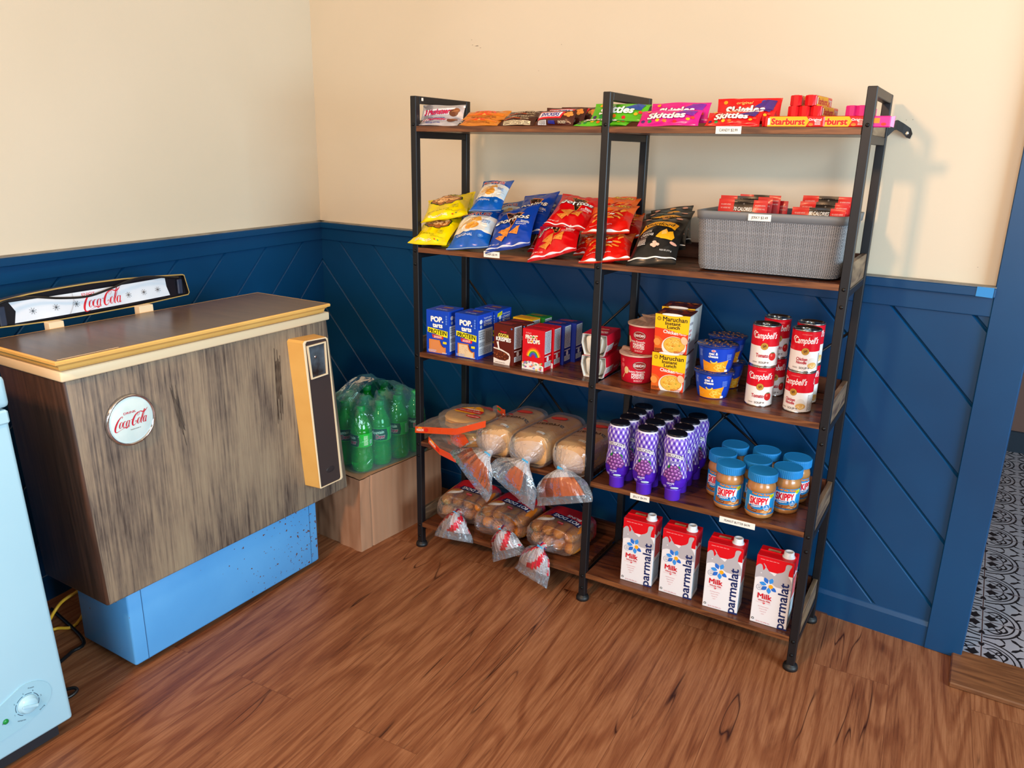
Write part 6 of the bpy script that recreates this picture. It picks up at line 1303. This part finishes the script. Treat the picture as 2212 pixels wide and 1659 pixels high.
# ---------------------------------------------------------------- milk cartons
def milk():
    t = thing('milk_carton', '', 'carton'); W, D, H = .0915, .060, .193; cw, cr, nv, gy = ink('e8e4e6', .35), ink('d6101c', .33), ink('1c2a5e', .35), ink('b4aeb2', .35)
    def front(A):
        A.rect(-W/2, H*.80, W/2, H, cr); A.poly(smooth([(-W/2, H*.83), (-W*.42, H*.875), (-W*.34, H*.87), (-W*.29, H*.80), (-W*.23, H*.845), (-W*.17, H*.82), (-W*.11, H*.79), (-W*.05, H*.775), (W*.02, H*.755), (W*.08, H*.80), (W*.20, H*.83), (W*.27, H*.87), (W*.30, H*.955), (W*.44, H*.96), (W*.39, H*.88), (W*.38, H*.80), (W*.44, H*.76), (W*.5, H*.70)], 4)+[(W*.5, H*.60), (W*.1, H*.60)]+smooth([(W*.05, H*.61), (-W*.15, H*.67), (-W*.32, H*.70), (-W*.5, H*.665)], 4), gy)
        A.stroke([(-W*.30, H*.90, .0012), (-W*.24, H*.86, .003), (-W*.22, H*.83, .0015)], 0, gy)
        A.lines(-W*.40, H*.945, W*.1, H*.965, 1, ink('e88a88'))
        A.ell(-W*.34, H*.755, W*.02, W*.02, ink('dcd8dc'), 10); A.ell(W*.0, H*.70, W*.015, W*.015, ink('dcd8dc'), 10)
        for k in range(7):
            a = radians(90+k*360/7-20); cx_, cy_ = -W*.10+cos(a)*W*.155, H*.595+sin(a)*W*.155
            if k == 6: continue
            P = [(-W*.10+cos(a)*W*.06, H*.595+sin(a)*W*.06), (cx_-sin(a)*W*.06, cy_+cos(a)*W*.06), (-W*.10+cos(a)*W*.255, H*.595+sin(a)*W*.255), (cx_+sin(a)*W*.06, cy_-cos(a)*W*.06)]
            A.poly([(p_[0], p_[1]) for p_ in smooth(P+[P[0]], 4)[:-1]], ink('2a6ccc' if k % 2 else '3a90e0', .35))
        A.ell(-W*.04, H*.585, W*.062, W*.062, ink('f0a81c')); 
        A.text('parmalat', W*.30, H*.345, .0235, nv, wid=H*.68, bold=.020, rot=pi/2); A.stroke(arc(-W*.34, H*.54, W*.085, 0, 360, W*.008, 20), 0, ink('4a5a8a')); A.text('SINCE', -W*.34, H*.555, .0020, nv, wid=W*.09); A.text('1961', -W*.34, H*.530, .0028, nv, wid=W*.09)
        A.text('Milk', -W*.17, H*.42, .0145, ink('cc1428'), wid=W*.38, bold=.03); A.text('Whole Milk', -W*.17, H*.355, .0050, ink('cc1428'), wid=W*.34, bold=.02); A.rect(-W*.40, H*.322, -W*.22, H*.324, ink('d86068')); A.rect(-W*.12, H*.322, W*.02, H*.324, ink('d86068')); A.text('\u2665', -W*.17, H*.318, .004, ink('d86068'))
        for i, s_ in enumerate(('No Preservatives', 'Grade A Milk', 'Vitamin D', 'UHT')): A.text(s_, -W*.17, H*(.265-i*.036), .0026, ink('d87a80'), wid=W*(.28, .22, .17, .08)[i])
        A.text('32 FL OZ (946 mL)', -W*.14, H*.035, .0034, ink('c8505c'), wid=W*.38); A.ell(-W*.42, H*.06, W*.035, W*.035, BLACK, 14); A.ell(-W*.42, H*.06, W*.018, W*.018, WHITE, 10)
    def side(A):
        A.rect(-D/2, H*.86, D/2, H, cr); A.poly([(-D/2, H*.86), (-D*.2, H*.80), (0, H*.84), (D*.3, H*.78), (D/2, H*.86)], cr); A.rect(-D*.32, H*.46, D*.40, H*.76, cr); A.lines(-D*.28, H*.48, D*.36, H*.74, 9, ink('e8a0a4')); A.rect(-D*.4, H*.08, D*.4, H*.40, ink('9ab4c8')); A.lines(-D*.4, H*.1, D*.4, H*.38, 12, ink('dce4ea'))
    g = MB(); V = [(-W/2, -D/2, 0), (W/2, -D/2, 0), (W/2, D/2, 0), (-W/2, D/2, 0), (-W/2, -D/2, H), (W/2, -D/2, H), (W/2, D/2, H), (-W/2, D/2, H)]
    g.box(-W/2, W/2, -D/2, D/2, 0, H, cw, .0012); f = boxf(W, D, H)
    A = Art(); front(A); g.art(A, f['front'], .3, base=.0002, step=.00003); A = Art(); side(A); g.art(A, f['right'], .3, base=.0002)
    A = Art(); A.rect(-W/2, -D/2, W/2, D/2, cr); A.rect(-W*.30, -D*.0, W*.04, D*.30, ink('c8a888')); A.text('open', -W*.13, D*.15, .005, ink('6a3a2a'), wid=W*.2); g.art(A, f['top'], .3, base=.0002); g.box(-W/2+.001, W/2-.001, -.0006, .0006, H, H+.0035, cr); g.build('carton_body', t)
    MB().lathe([(.0155, H+.0003), (.0155, H+.003), (.0125, H+.0035), (.0122, H+.0145), (.0113, H+.0160), (.0085, H+.0160), (.0080, H+.0152), (0, H+.0152)], mat('white_screw_cap', 'dfe6ee', .35), 32, X=Matrix.Translation((W*.28, -.002, 0)), cap1=False).build('screw_cap', t); return t
Mk = milk(); gmk = 'milk cartons on the bottom shelf'; first = True
for bl_, br_, lb in (((1338.2, 1250), (1406.5, 1269.4), 'white and red milk carton leftmost on the bottom shelf'), ((1422, 1275.9), (1491.6, 1296), 'white and red milk carton second from the left on the bottom shelf'), ((1516.9, 1308), (1589.5, 1328), 'white and red milk carton third from the left on the bottom shelf'), ((1618.7, 1340.3), (1697, 1363.5), 'white and red milk carton rightmost on the bottom shelf beside the post')):
    if first: o = Mk; Mk['label'] = lb; Mk['group'] = gmk; first = False
    else: o = dup(Mk, (0, 0, 0), 0, lb, gmk)
    place_box(o, 4, bl_, br_, .060)
# ---------------------------------------------------------------- clear plastic film
def film_mat(name, tint, f0, f1, gloss=.5, rough=.12, bs=30, bump=.5, clear='f4f8fa'):
    M = bpy.data.materials.new(name); M.use_nodes = True; nt = M.node_tree.nodes; L = M.node_tree.links; nt.remove(nt['Principled BSDF']); out = nt['Material Output']
    tr = nt.new('ShaderNodeBsdfTransparent'); tr.inputs[0].default_value = srgb(clear); df = nt.new('ShaderNodeBsdfDiffuse'); df.inputs[0].default_value = srgb(tint)
    gl = nt.new('ShaderNodeBsdfGlossy'); gl.inputs['Roughness'].default_value = rough; g_ = gloss; gl.inputs[0].default_value = (g_, g_, g_, 1)
    lw = nt.new('ShaderNodeLayerWeight'); lw.inputs[0].default_value = .35; mr = nt.new('ShaderNodeMapRange'); mr.inputs[3].default_value = f0; mr.inputs[4].default_value = f1
    tc = nt.new('ShaderNodeTexCoord'); nz = N(nt, 'ShaderNodeTexNoise', Scale=bs, Detail=3, Distortion=1.5); bp = N(nt, 'ShaderNodeBump', Strength=bump, Distance=.006)
    L.new(tc.outputs['Object'], nz.inputs[0]); L.new(nz.outputs[0], bp.inputs['Height']); L.new(bp.outputs[0], gl.inputs['Normal'])
    m1 = nt.new('ShaderNodeMixShader'); L.new(lw.outputs['Facing'], mr.inputs[0]); L.new(mr.outputs[0], m1.inputs[0]); L.new(tr.outputs[0], m1.inputs[1]); L.new(df.outputs[0], m1.inputs[2])
    fr = nt.new('ShaderNodeFresnel'); fr.inputs[0].default_value = 1.5; L.new(bp.outputs[0], fr.inputs['Normal']); mu = N(nt, 'ShaderNodeMath', operation='MULTIPLY_ADD'); mu.inputs[1].default_value = .45; mu.inputs[2].default_value = .03; L.new(fr.outputs[0], mu.inputs[0])
    m2 = nt.new('ShaderNodeMixShader'); L.new(mu.outputs[0], m2.inputs[0]); L.new(m1.outputs[0], m2.inputs[1]); L.new(gl.outputs[0], m2.inputs[2]); L.new(m2.outputs[0], out.inputs[0]); return M
film = film_mat('clear_bag_film', 'f0e6e0', .05, .22, 1, .10); filmw = film_mat('gathered_bag_film', 'e4e0e6', .45, .75, 1, .12, 60, .8); filmt = film_mat('clear_bag_tail', 'c4ccd8', .10, .45, 1, .08, 40, 1.0)
filmr = film_mat('terracotta_printed_film', 'b4603c', .80, .92, .8, .2, 40, .5); filmred = film_mat('red_printed_film', 'd41c34', .80, .95, .8, .2, 40, .6); filmb = film_mat('blue_printed_film', '24328c', .8, .95, .8, .2, 40, .6)
def loft(g, path, rings, mf, n=56, pleat=.0, seed=1, xax=Vector((1, 0, 0))):
    # path: centre points; rings: (half width, half height, squareness, pleat depth)
    P = [Vector(p) for p in path]; V = []
    for i, p in enumerate(P):
        t = (P[min(i+1, len(P)-1)]-P[max(i-1, 0)]).normalized(); x = (xax-t*xax.dot(t)).normalized(); w = x.cross(t); hw, hh, e, pl = rings[i]
        for k in range(n):
            a = 2*pi*k/n; c, s = cos(a), sin(a); q = (abs(c)**e+abs(s)**e)**(-1/e); m_ = 1+pl*sin(k*pi*.73+seed)+pl*.6*sin(k*2.1+i*.35+seed*2)
            o_ = noise.noise(Vector((p.x*20+c*2, p.z*20+i*.4, s*2+seed)))*pl*.02; V.append(p+x*(q*c*hw*m_)+w*(q*s*hh*m_)+Vector((0, o_, 0)))
    base = len(g.v); g.add(V, [], film, True)
    for i in range(len(P)-1):
        for k in range(n):
            g.s = 0; mm = mf(i, k/n); g.f.append([base+i*n+k, base+i*n+(k+1) % n, base+(i+1)*n+(k+1) % n, base+(i+1)*n+k]); g.mi.append(g.m(mm)); g.sm.append(True)
    return P, V
bread = noisy('toasted_bread_crust', 'f2bc7c', 'e2a260', nscale=14, rough=.7, bump=.3, spec=.2); breads = noisy('pale_bread_side', 'e2bc88', 'd4a468', nscale=30, rough=.85, bump=.4, spec=.1)
clipm = mat('light_blue_bag_clip', '38a8dc', .4)
def dens(path, rings, k=4):
    P = smooth([tuple(p) for p in path], k); R = smooth([tuple(r) for r in rings], k); return P, R
def bread_bag(label, cx, rz_, neck, tail, wd=.118, ln=.235, seed=1, y0=.006, hgt=.098, band=(.15, .85)):
    t = thing('bread_bag', label, 'bread', (cx, y0, zs(3, cx)+.0008), rz=rz_, group='bagged sandwich loaves'); t.rotation_euler[1] = -LT[3]
    hw, hh = wd/2, hgt/2
    # loaf: rounded tin-loaf with a domed top
    g = MB(); nl = 26; n = 40; V = []
    for j in range(nl+1):
        u = j/nl; y = .004+(ln-.010)*u; e = min(1, (min(u, 1-u)*nl/1.6+.35)) ; e = min(1, e)
        for k in range(n):
            a = 2*pi*k/n; c, s = cos(a), sin(a); q = (abs(c)**4.2+abs(s)**3.2)**(-1/3.7); rip = 1+.006*sin(j*2.6); V.append((q*c*(hw-.004)*e*rip, y, hh+q*s*(hh-.004)*e*rip*(1.0+.04*(s > 0))))
    g.add(V, [[j*n+k, j*n+(k+1) % n, (j+1)*n+(k+1) % n, (j+1)*n+k] for j in range(nl) for k in range(n)]+[list(range(n))[::-1], [nl*n+k for k in range(n)]], bread, True)
    g.build('loaf', t)
    nk = Vector(neck); tl = Vector(tail)
    path = [(0, ln+.004, hh), (0, ln, hh), (0, ln-.02, hh), (0, ln*.5, hh), (0, .02, hh), (0, .0, hh), (nk.x*.35, nk.y*.45, hh+(nk.z-hh)*.4), (nk.x*.8, nk.y*.86, hh+(nk.z-hh)*.85), tuple(nk), tuple(nk.lerp(tl, .16)+Vector((0, -.006, .004))), tuple(nk.lerp(tl, .42)+Vector((0, -.010, .004))), tuple(nk.lerp(tl, .75)+Vector((0, -.005, 0))), tuple(tl)]
    R = [(hw*.5, hh*.5, 3, 0), (hw*.92, hh*.92, 3.5, 0), (hw+.002, hh+.002, 4, .004), (hw+.002, hh+.002, 4, .004), (hw+.001, hh+.002, 4, .004), (hw*.96, hh*.96, 3, .010), (hw*.66, hh*.66, 2.4, .05), (hw*.30, hh*.30, 2, .09), (.0085, .0075, 2, .12), (.034, .014, 2, .20), (.064, .012, 2, .16), (.080, .009, 2, .12), (.086, .005, 2, .10)]
    P, R2 = dens(path, R, 4)
    nn = len(P)
    def mf(i, a):
        f = i/4
        if f < 5.4: return film
        if f < 9.3: return filmw if 7 < f else film_mid
        if band and 9.3 < f < 10.9 and (a > .52 or a < .02 or .02 < a < .5) and band[0] < ((a*2) % 1) < band[1]: return filmr
        return filmt
    g = MB(); loft(g, P, R2, mf, seed=seed); 
    A = Art(); br, rd = ink('3a2014'), ink('b8242c')
    A.text('artesano', .002, .10, .020, br, wid=.098, bold=.008, shear=.25, rot=pi+.35); A.ell(.004, .165, .026, .013, rd, rot=.3); A.ell(.004, .165, .022, .010, ink('d8483c'), rot=.3); A.text('Bakery', .012, .135, .006, ink('b8242c'), rot=pi+.35); A.poly([(-.03, .128), (-.01, .122), (-.008, .116), (-.028, .121)], rd)
    A.text('The Original', -.012, .055, .007, br, wid=.045, shear=.3, rot=pi+.35); A.rect(.012, .022, .038, .034, ink('e0dcd8')); A.lines(.013, .023, .037, .033, 3, br)
    g.art(A, lambda x, y, o: (x, y, 2*hh+.0028-.7*hh*abs(x/hw)**4.5+o), .008, base=.0006, step=.00005)
    g.build('bag_film', t)
    g = MB(); g.box(-.0105, .0105, -.0013, .0013, -.004, .004, clipm, .0006, X=Matrix.Translation(nk+Vector((0, -.010, .004)))@Matrix.Rotation(.3, 4, 'Y')); g.build('closure_clip', t); return t
film_mid = film_mat('tapered_bag_film', 'dcd8dc', .22, .55, 1, .12, 60, .8)
bread_bag('bagged sandwich loaf on the left, next to the tortillas', .285, radians(-4), (.020, -.042, .028), (-.034, -.076, -.046), seed=1, wd=.108)
bread_bag('bagged sandwich loaf in the middle of the three', .408, radians(-4), (.026, -.044, .034), (-.012, -.078, -.052), seed=3, wd=.124, band=(.36, .62))
bread_bag('bagged sandwich loaf on the right, partly behind the middle post', .545, radians(-3), (.002, -.046, .036), (.030, -.078, -.050), seed=5, wd=.116)
# hot dog buns
bunfilm = film_mat('clear_bun_film', 'e8d8d0', .03, .25, 1, .10, 40, .8)
bun_m = noisy('glossy_brown_bun', 'dc8c34', 'c06a1c', nscale=18, rough=.38, spec=.4, stops=(.3, .7)); 
def bun_mesh():
    g = MB(); n = 20; m = 16; V = []; l = .142
    for j in range(m+1):
        u = j/m; e = (1-abs(2*u-1)**3.4)**.42 if 0 < j < m else .06
        for k in range(n): a = 2*pi*k/n; c, s = cos(a), sin(a); q = (abs(c)**2.6+abs(s)**2.6)**(-1/2.6); V.append((q*c*.0206*e, l*u, .0195+q*s*.0195*e))
    g.add(V, [[j*n+k, j*n+(k+1) % n, (j+1)*n+(k+1) % n, (j+1)*n+k] for j in range(m) for k in range(n)]+[list(range(n))[::-1], [m*n+k for k in range(n)]], bun_m, True); return g
bunp = None
def bun_bag(label, cx, y0, rz_, neck, tail, seed, cols=4):
    global bunp
    t = thing('bun_bag', label, 'hot dog buns', (cx, y0, zs(4, cx)+.0035), rz=rz_, group='bagged hot dog buns')
    for r_ in range(2):
        for i in range(cols):
            x = (i-(cols-1)/2)*.0405
            if bunp is None: bunp = bun_mesh().build('bun', t); b_ = bunp
            else: b_ = bunp.copy(); COL.objects.link(b_); b_.parent = t
            b_.location = (x, 0, r_*.0385)
    hw, hh = cols*.0405/2+.002, .0415; nk, tl = Vector(neck), Vector(tail)
    path = [(0, .149, hh), (0, .146, hh), (0, .125, hh), (0, .06, hh), (0, .008, hh), (0, -.004, hh), (nk.x*.35, nk.y*.42, hh+(nk.z-hh)*.35), (nk.x*.8, nk.y*.85, hh+(nk.z-hh)*.85), tuple(nk), tuple(nk.lerp(tl, .15)+Vector((0, -.006, .003))), tuple(nk.lerp(tl, .42)+Vector((0, -.008, .003))), tuple(nk.lerp(tl, .75)), tuple(tl)]
    R = [(hw*.5, hh*.5, 3, 0), (hw*.94, hh*.94, 4, 0), (hw, hh, 4, .006), (hw, hh, 4, .006), (hw*.99, hh*.99, 4, .008), (hw*.93, hh*.95, 3, .014), (hw*.60, hh*.70, 2.4, .05), (hw*.24, hh*.34, 2, .09), (.0085, .0075, 2, .12), (.026, .014, 2, .22), (.042, .013, 2, .2), (.052, .010, 2, .16), (.056, .006, 2, .16)]
    P, R2 = dens(path, R, 4)
    def mf(i, a):
        f = i/4
        if f < 1.9: return filmred
        if f < 3.4: return filmred if (.08 < a < .20 or .62 < a < .70) else bunfilm
        if 7.2 < f < 10.6: return filmred if int(a*11+f*1.3) % 3 == 0 else (filmb if int(a*11+f) % 7 == 1 else filmw)
        if f > 6.2: return filmt
        return bunfilm
    g = MB(); loft(g, P, R2, mf, n=60, seed=seed)
    A = Art(); nv, rd, w_ = ink('1c2458'), ink('c8202c'), ink('eceaf0')
    A.poly([(-.075, .088), (.075, .070), (.078, .142), (-.075, .142)], rd); A.poly([(-.040, .066), (.076, .050), (.078, .074), (-.038, .092)], nv); A.text('HOT DOG', .018, .071, .016, w_, wid=.10, bold=.03, rot=pi-.14); A.text('BUNS', .03, .092, .011, w_, wid=.05, bold=.03, rot=pi-.14)
    A.ell(-.042, .040, .028, .016, ink('e8e4e4'), rot=.5); A.ell(-.048, .052, .022, .010, ink('b8742c'), rot=.2); A.ell(-.036, .034, .012, .008, ink('f4f2f2'), rot=.6); A.poly([(.0, .046), (.022, .042), (.024, .030), (.002, .034)], rd); A.text('BUNNY BREAD', .012, .038, .004, w_, wid=.018, rot=pi-.14)
    g.art(A, lambda x, y, o: (x, y, 2*hh+.0004-.5*hh*abs(x/hw)**5+o), .01, base=.0008, step=.00006); g.build('bag_film', t)
    MB().box(-.009, .009, -.0013, .0013, -.0035, .0035, clipm, .0006, X=Matrix.Translation(nk+Vector((0, -.010, .003)))@Matrix.Rotation(.35, 4, 'Y')).build('closure_clip', t); return t
bun_bag('bagged hot dog buns leftmost on the bottom shelf, its end facing left', .125, .068, radians(6), (.020, -.058, .062), (.024, -.088, -.018), 2)
bun_bag('bagged hot dog buns in the middle on the bottom shelf', .283, .058, radians(-3), (.048, -.052, .056), (.090, -.074, -.016), 4, cols=4)
bun_bag('bagged hot dog buns rightmost, its tail hanging lowest over the shelf edge', .4655, .052, radians(-4), (.008, -.058, .044), (-.012, -.080, -.058), 6)
# tortillas
tor = noisy('corn_tortilla', 'f0b85c', 'e0a040', nscale=22, rough=.75, bump=.2)
orf = film_mat('orange_printed_film', 'e8501c', .85, .95, .9, .2, 40, .5)
def tortillas(label, cx, cy, z, r, n_, tilt, seed, strip, rz_):
    t = thing('tortilla_pack', label, 'tortillas', (cx, cy, z), rz=rz_, group='bagged corn tortillas'); t.rotation_euler[1] = -LT[3]
    rg = random.Random(seed); h = .0026
    for k in range(n_):
        dx, dy = rg.uniform(-.003, .003), rg.uniform(-.003, .003); ph = rg.uniform(0, 6); g = MB(); n = 48; V = []
        for (rr_, dz) in ((0, 0), (r*.6, 0), (r-.002, .0), (r, h*.5), (r-.002, h*.85), (r*.6, h*.95), (0, h)):
            for i in range(n): a = 2*pi*i/n; V.append((dx+rr_*(1+.012*sin(3*a+ph))*sin(a), dy-rr_*(1+.012*sin(3*a+ph))*cos(a), .004+k*(h+.0003)+dz+.0018*sin(2*a+ph)*(rr_/r)**2*(k/n_)))
        g.add(V, [[j*n+i, j*n+(i+1) % n, (j+1)*n+(i+1) % n, (j+1)*n+i] for j in range(6) for i in range(n)], tor, True); g.build('tortilla', t)
    H = n_*(h+.0003)+.007; g = MB()
    def fs(k, a, z_, cr=0):
        c, s = cos(a), sin(a); e = 3.6; q = (abs(c)**e+abs(s)**e)**(-1/e); m_ = 1+cr*noise.noise(Vector((c*4, s*4, z_*60+seed)))
        return Vector((q*c*(r+.010)*k*m_, q*s*(r+.008)*k*m_, z_))
    prof = [(.3, .0006), (.93, .0012), (1.0, H*.25), (1.01, H*.6), (.97, H*.95), (.80, H+.002), (.4, H+.003), (.02, H+.003)]
    N_ = 64; V = [fs(k_, 2*pi*i/N_, z_+(.003*noise.noise(Vector((i*.3, k_*3, seed)))+.0012 if z_ > H*.9 else 0), .06) for k_, z_ in prof for i in range(N_)]
    g.add(V, [[j*N_+i, j*N_+(i+1) % N_, (j+1)*N_+(i+1) % N_, (j+1)*N_+i] for j in range(len(prof)-1) for i in range(N_)], film, True)
    A = Art(); rd, yl, w_ = ink('d02418'), ink('f0a81c'), ink('f4ece0')
    A.poly([(-.040, .022), (-.02, .040), (0, .052), (.02, .040), (.036, .020), (.040, -.004), (-.050, -.002)], yl); A.poly([(-.046, .014), (.040, .016), (.044, -.012), (-.056, -.010)], rd); A.text('MISSION', -.004, .018, .011, w_, wid=.05, bold=.02, out=rd, ob=.03); A.text('Yellow Corn Tortillas', -.004, .001, .0075, w_, wid=.080, bold=.01); A.poly([(-.056, -.012), (.03, -.013), (.02, -.022), (-.044, -.022)], yl); A.text('100% WHOLE GRAIN', -.012, -.017, .004, rd, wid=.04)
    A.ell(.034, -.038, .026, .011, rd); A.text('GLUTEN FREE', .034, -.038, .006, w_, wid=.04, bold=.02)
    g.art(A, lambda x, y, o: (x, y, H+.0042+o), .01, base=.0006)
    if n_ > 12: g.art(Art().poly([(-.030, H*.98), (.022, H*.9), (.034, H*.5), (.010, H*.1), (-.022, H*.3)], orf).poly([(-.075, H*.9), (-.060, H*.95), (-.020, H*.15), (-.034, H*.08)], orf), lambda x, y, o: ((r+.0125+o)*sin(x/r), -(r+.0125+o)*cos(x/r), y), .01, base=.002)
    else:
        g.art(Art().poly([(-.004, .056), (.03, .066), (.062, .050), (.050, .040), (.02, .050)], orf), lambda x, y, o: (x, y, H+.0042+o), .01, base=.0006)
        g2 = MB(); fl2 = lambda u_, v_: Vector((r*.72+.038*u_+.010*v_, r*.52+.012*u_-.020*v_, H-.004+.030*v_+.006*sin(5*u_))); g2.grid(fl2, 12, 8, film, mf=lambda a_, b_: orf if .35 < a_ else film); g2.art(Art().ell(.5, .6, .14, .22, ink('2a8a3a')).rect(.78, .15, .92, .35, WHITE), lambda x, y, o: fl2(x, y)+Vector((0, -o, 0)), .1, base=.001); g2.build('bag_corner', t)
    g.build('bag_film', t)
    g = MB(); V = [Vector(p) for p in strip]
    for a_, b_, wv in ((0, 1, .018),): pass
    n = len(V); W_ = .020; VV = []
    for i, p in enumerate(V): VV += [p, p+Vector((0, -.002, -W_)), p+Vector((0, .0008, 0)), p+Vector((0, -.0012, -W_))]
    g.add(VV, [[4*i+a_, 4*i+b_, 4*i+4+b_, 4*i+4+a_] for i in range(n-1) for a_, b_ in ((0, 1), (2, 3), (0, 2), (1, 3))], orf)
    # film skirt from the stack to the seam
    cB = Vector((0, 0, H*.5)); nv = len(V)
    g2 = MB()
    def sk(u_, v_):
        f_ = u_*(nv-1); i_ = min(int(f_), nv-2); p = V[i_].lerp(V[i_+1], f_-i_); a_ = radians(-78+118*u_); q_ = Vector(((r+.006)*sin(a_), -(r+.006)*cos(a_), H*.55)); w_ = p.lerp(q_, v_); w_.z += .008*sin(pi*v_)+.003*noise.noise(Vector((u_*9, v_*7, seed))); return w_
    g2.grid(sk, 24, 8, film); g2.build('film_skirt', t)
    L0 = V[0]; dv = (V[1]-V[0]).normalized(); A = Art(); A.text('MISSION', .020, -.010, .0075, w_, wid=.027, bold=.02); A.ell(.045, -.010, .008, .006, rd); A.poly([(.012, -.002), (.020, -.0005), (.028, -.002), (.028, -.005), (.012, -.005)], yl)
    g.art(A, lambda x, y, o: L0+dv*x+Vector((0, -.002*(-y/W_)-o, y)), .02, base=.0005); g.build('printed_seam', t); return t
cxT, cyT = .150, .100; zt0 = zs(3, cxT)+.0008
def loc_(u, v, y, base, rz_=0):
    p = ony(u, v, y)-Vector(base); c, s = cos(-rz_), sin(-rz_); return (p.x*c-p.y*s, p.x*s+p.y*c, p.z)
B0 = (cxT+.006, cyT+.004, zt0); B1 = (cxT-.006, cyT, zt0+.053)
tortillas('bagged tortilla stack underneath the upper pack on the fourth shelf', *B0, .083, 17, 0, 3, [loc_(926, 942, -.006, B0), loc_(950, 968, -.010, B0), loc_(985, 986, -.010, B0)], 0)
tortillas('bagged yellow tortilla stack on top, its orange seam poking out past the left post', *B1, .080, 10, 0, 7, [loc_(897, 920, -.018, B1), loc_(985, 926, -.020, B1), loc_(1050, 910, -.012, B1)], 0)

# ---------------------------------------------------------------- green soda bottles in their torn wrap, on the cardboard box
grnb = mat('green_soda_pet', '14c83c', .06, 0, .6, Transmission_Weight=.6, IOR=1.33, Coat_Weight=.5); capg = mat('green_screw_cap', '0e8a44', .4)
def soda():
    t = thing('soda_bottle', '', 'bottle'); pr = [(.020, .0), (.027, .002), (.030, .008), (.0325, .020), (.0325, .045), (.0305, .062), (.0300, .072), (.0320, .080), (.0320, .122), (.0315, .128), (.0285, .142), (.022, .158), (.015, .172), (.0125, .180), (.0125, .188)]
    pr2 = [(a_*1.08, b_) for a_, b_ in smooth(pr, 3)]; MB().lathe(pr2, grnb, 36).build('bottle_body', t)
    g = MB(); n = 48; V = []
    for (r_, z) in ((.0145, .186), (.0148, .187), (.0148, .1975), (.0138, .199), (0.0005, .199)):
        for i in range(n): a = 2*pi*i/n; q = r_-(.0005 if i % 2 and r_ > .0147 else 0); V.append((q*sin(a), -q*cos(a), z))
    g.add(V, [[j*n+i, j*n+(i+1) % n, (j+1)*n+(i+1) % n, (j+1)*n+i] for j in range(4) for i in range(n)], capg, True); g.build('cap', t)
    g = MB(); lb = ink('22b83c', .3); R_ = .0349; g.lathe([(R_, .081), (R_, .121)], lb, 48, cap0=False, cap1=False); A = Art()
    A.poly([(-.030, .083), (.030, .083), (.034, .100), (.030, .119), (-.026, .119), (-.034, .100)], ink('0c4a3c')); A.text('Mountain', -.002, .1085, .0095, WHITE, wid=.044, bold=.03, shear=.1, rot=.08, out=ink('0c2a3c'), ob=.03); A.text('Dew', .008, .0955, .0125, ink('e0306a'), wid=.030, bold=.05, shear=.1, rot=.08, out=WHITE, ob=.04)
    for x_ in (.075, -.075): A.rect(x_-.006, .088, x_+.004, .100, WHITE); A.lines(x_-.005, .089, x_+.003, .099, 5, BLACK)
    A.lines(.048, .086, .062, .116, 9, ink('d8f0dc')); g.art(A, cylf(lambda z: R_), .004); g.build('paper_label', t); return t
sd = soda(); gs_ = 'green soda bottles on the cardboard box'; first = True
lbs = {0: ('front row', 'nearest the cooler'), 1: ('front row', 'second from the cooler'), 2: ('front row', 'third from the cooler'), 3: ('front row', 'farthest from the cooler')}
zb = .2535; SB = 1.08
for r_ in range(3):
    for c_ in range(4):
        x = -.172+.012*c_-.0775*r_; y = -.062+.0775*c_+.012*r_; rz_ = radians((-25, 28, 0, 40)[c_]+r_*50)
        lb = 'green soda bottle, %s row from the front, %s from the cooler end' % (('first', 'second', 'third')[r_], ('first', 'second', 'third', 'fourth')[c_])
        if first: sd.scale = (1, 1, 1.09); sd.location = (x, y, zb); sd.rotation_euler = (0, 0, rz_); sd['label'] = lb; sd['group'] = gs_; first = False
        else: dup(sd, (x, y, zb), rz_, lb, gs_)
wrapm = film_mat('bluish_shrink_film', '8cd4e0', .035, .30, 1, .07, 22, 1.0, 'd8f8ee')
g = MB(); n = 110; V = []; cxw, cyw = -.2315, .066; R2 = Matrix.Rotation(radians(-10), 3, 'Z')
prof = [(1.0, .002), (1.012, .02), (1.0, .06), (1.005, .11), (.99, .150), (.93, .192), (.80, .219), (.66, .230), (.52, .226), (.44, .228)]
for j, (k, z) in enumerate(prof):
    for i in range(n):
        a = 2*pi*i/n; c, s = cos(a), sin(a); e = 7-4.2*(j/9); q = (abs(c)**e+abs(s)**e)**(-1/e); jn = noise.noise(Vector((c*3.2, s*3.2, z*14+1)))
        sc_ = 1+.012*jn+(.05*jn if j > 4 else 0)-(.02*abs(sin(4*a)) if j > 1 and j < 5 else 0)*(.5); zz_ = z+(.016*jn if j > 4 else .002*jn if j else .0)
        if j == 9: zz_ += .018*noise.noise(Vector((c*7, s*7, 2)))+.006
        v = R2@Vector((q*c*.120*k*sc_, q*s*.160*k*sc_, 0)); V.append((cxw+v.x, cyw+v.y, zb+max(.0012, zz_)))
g.add(V, [[j*n+i, j*n+(i+1) % n, (j+1)*n+(i+1) % n, (j+1)*n+i] for j in range(9) for i in range(n)], wrapm, True)
# torn strap of film arching over the opening
def strapf(u, v):
    a = pi*u; p = Vector((cxw-.055+.02*sin(a)+(v-.5)*.075, cyw-.100+.21*u+.012*sin(v*7), zb+.206+.066*sin(a)**.8+.008*noise.noise(Vector((u*6, v*5, 3)))-.010*(2*v-1)**2)); return p
g.grid(strapf, 40, 14, wrapm); tag(g.build('shrink_wrap'), 'torn crinkled clear plastic wrap around the green soda bottles', 'plastic wrap')
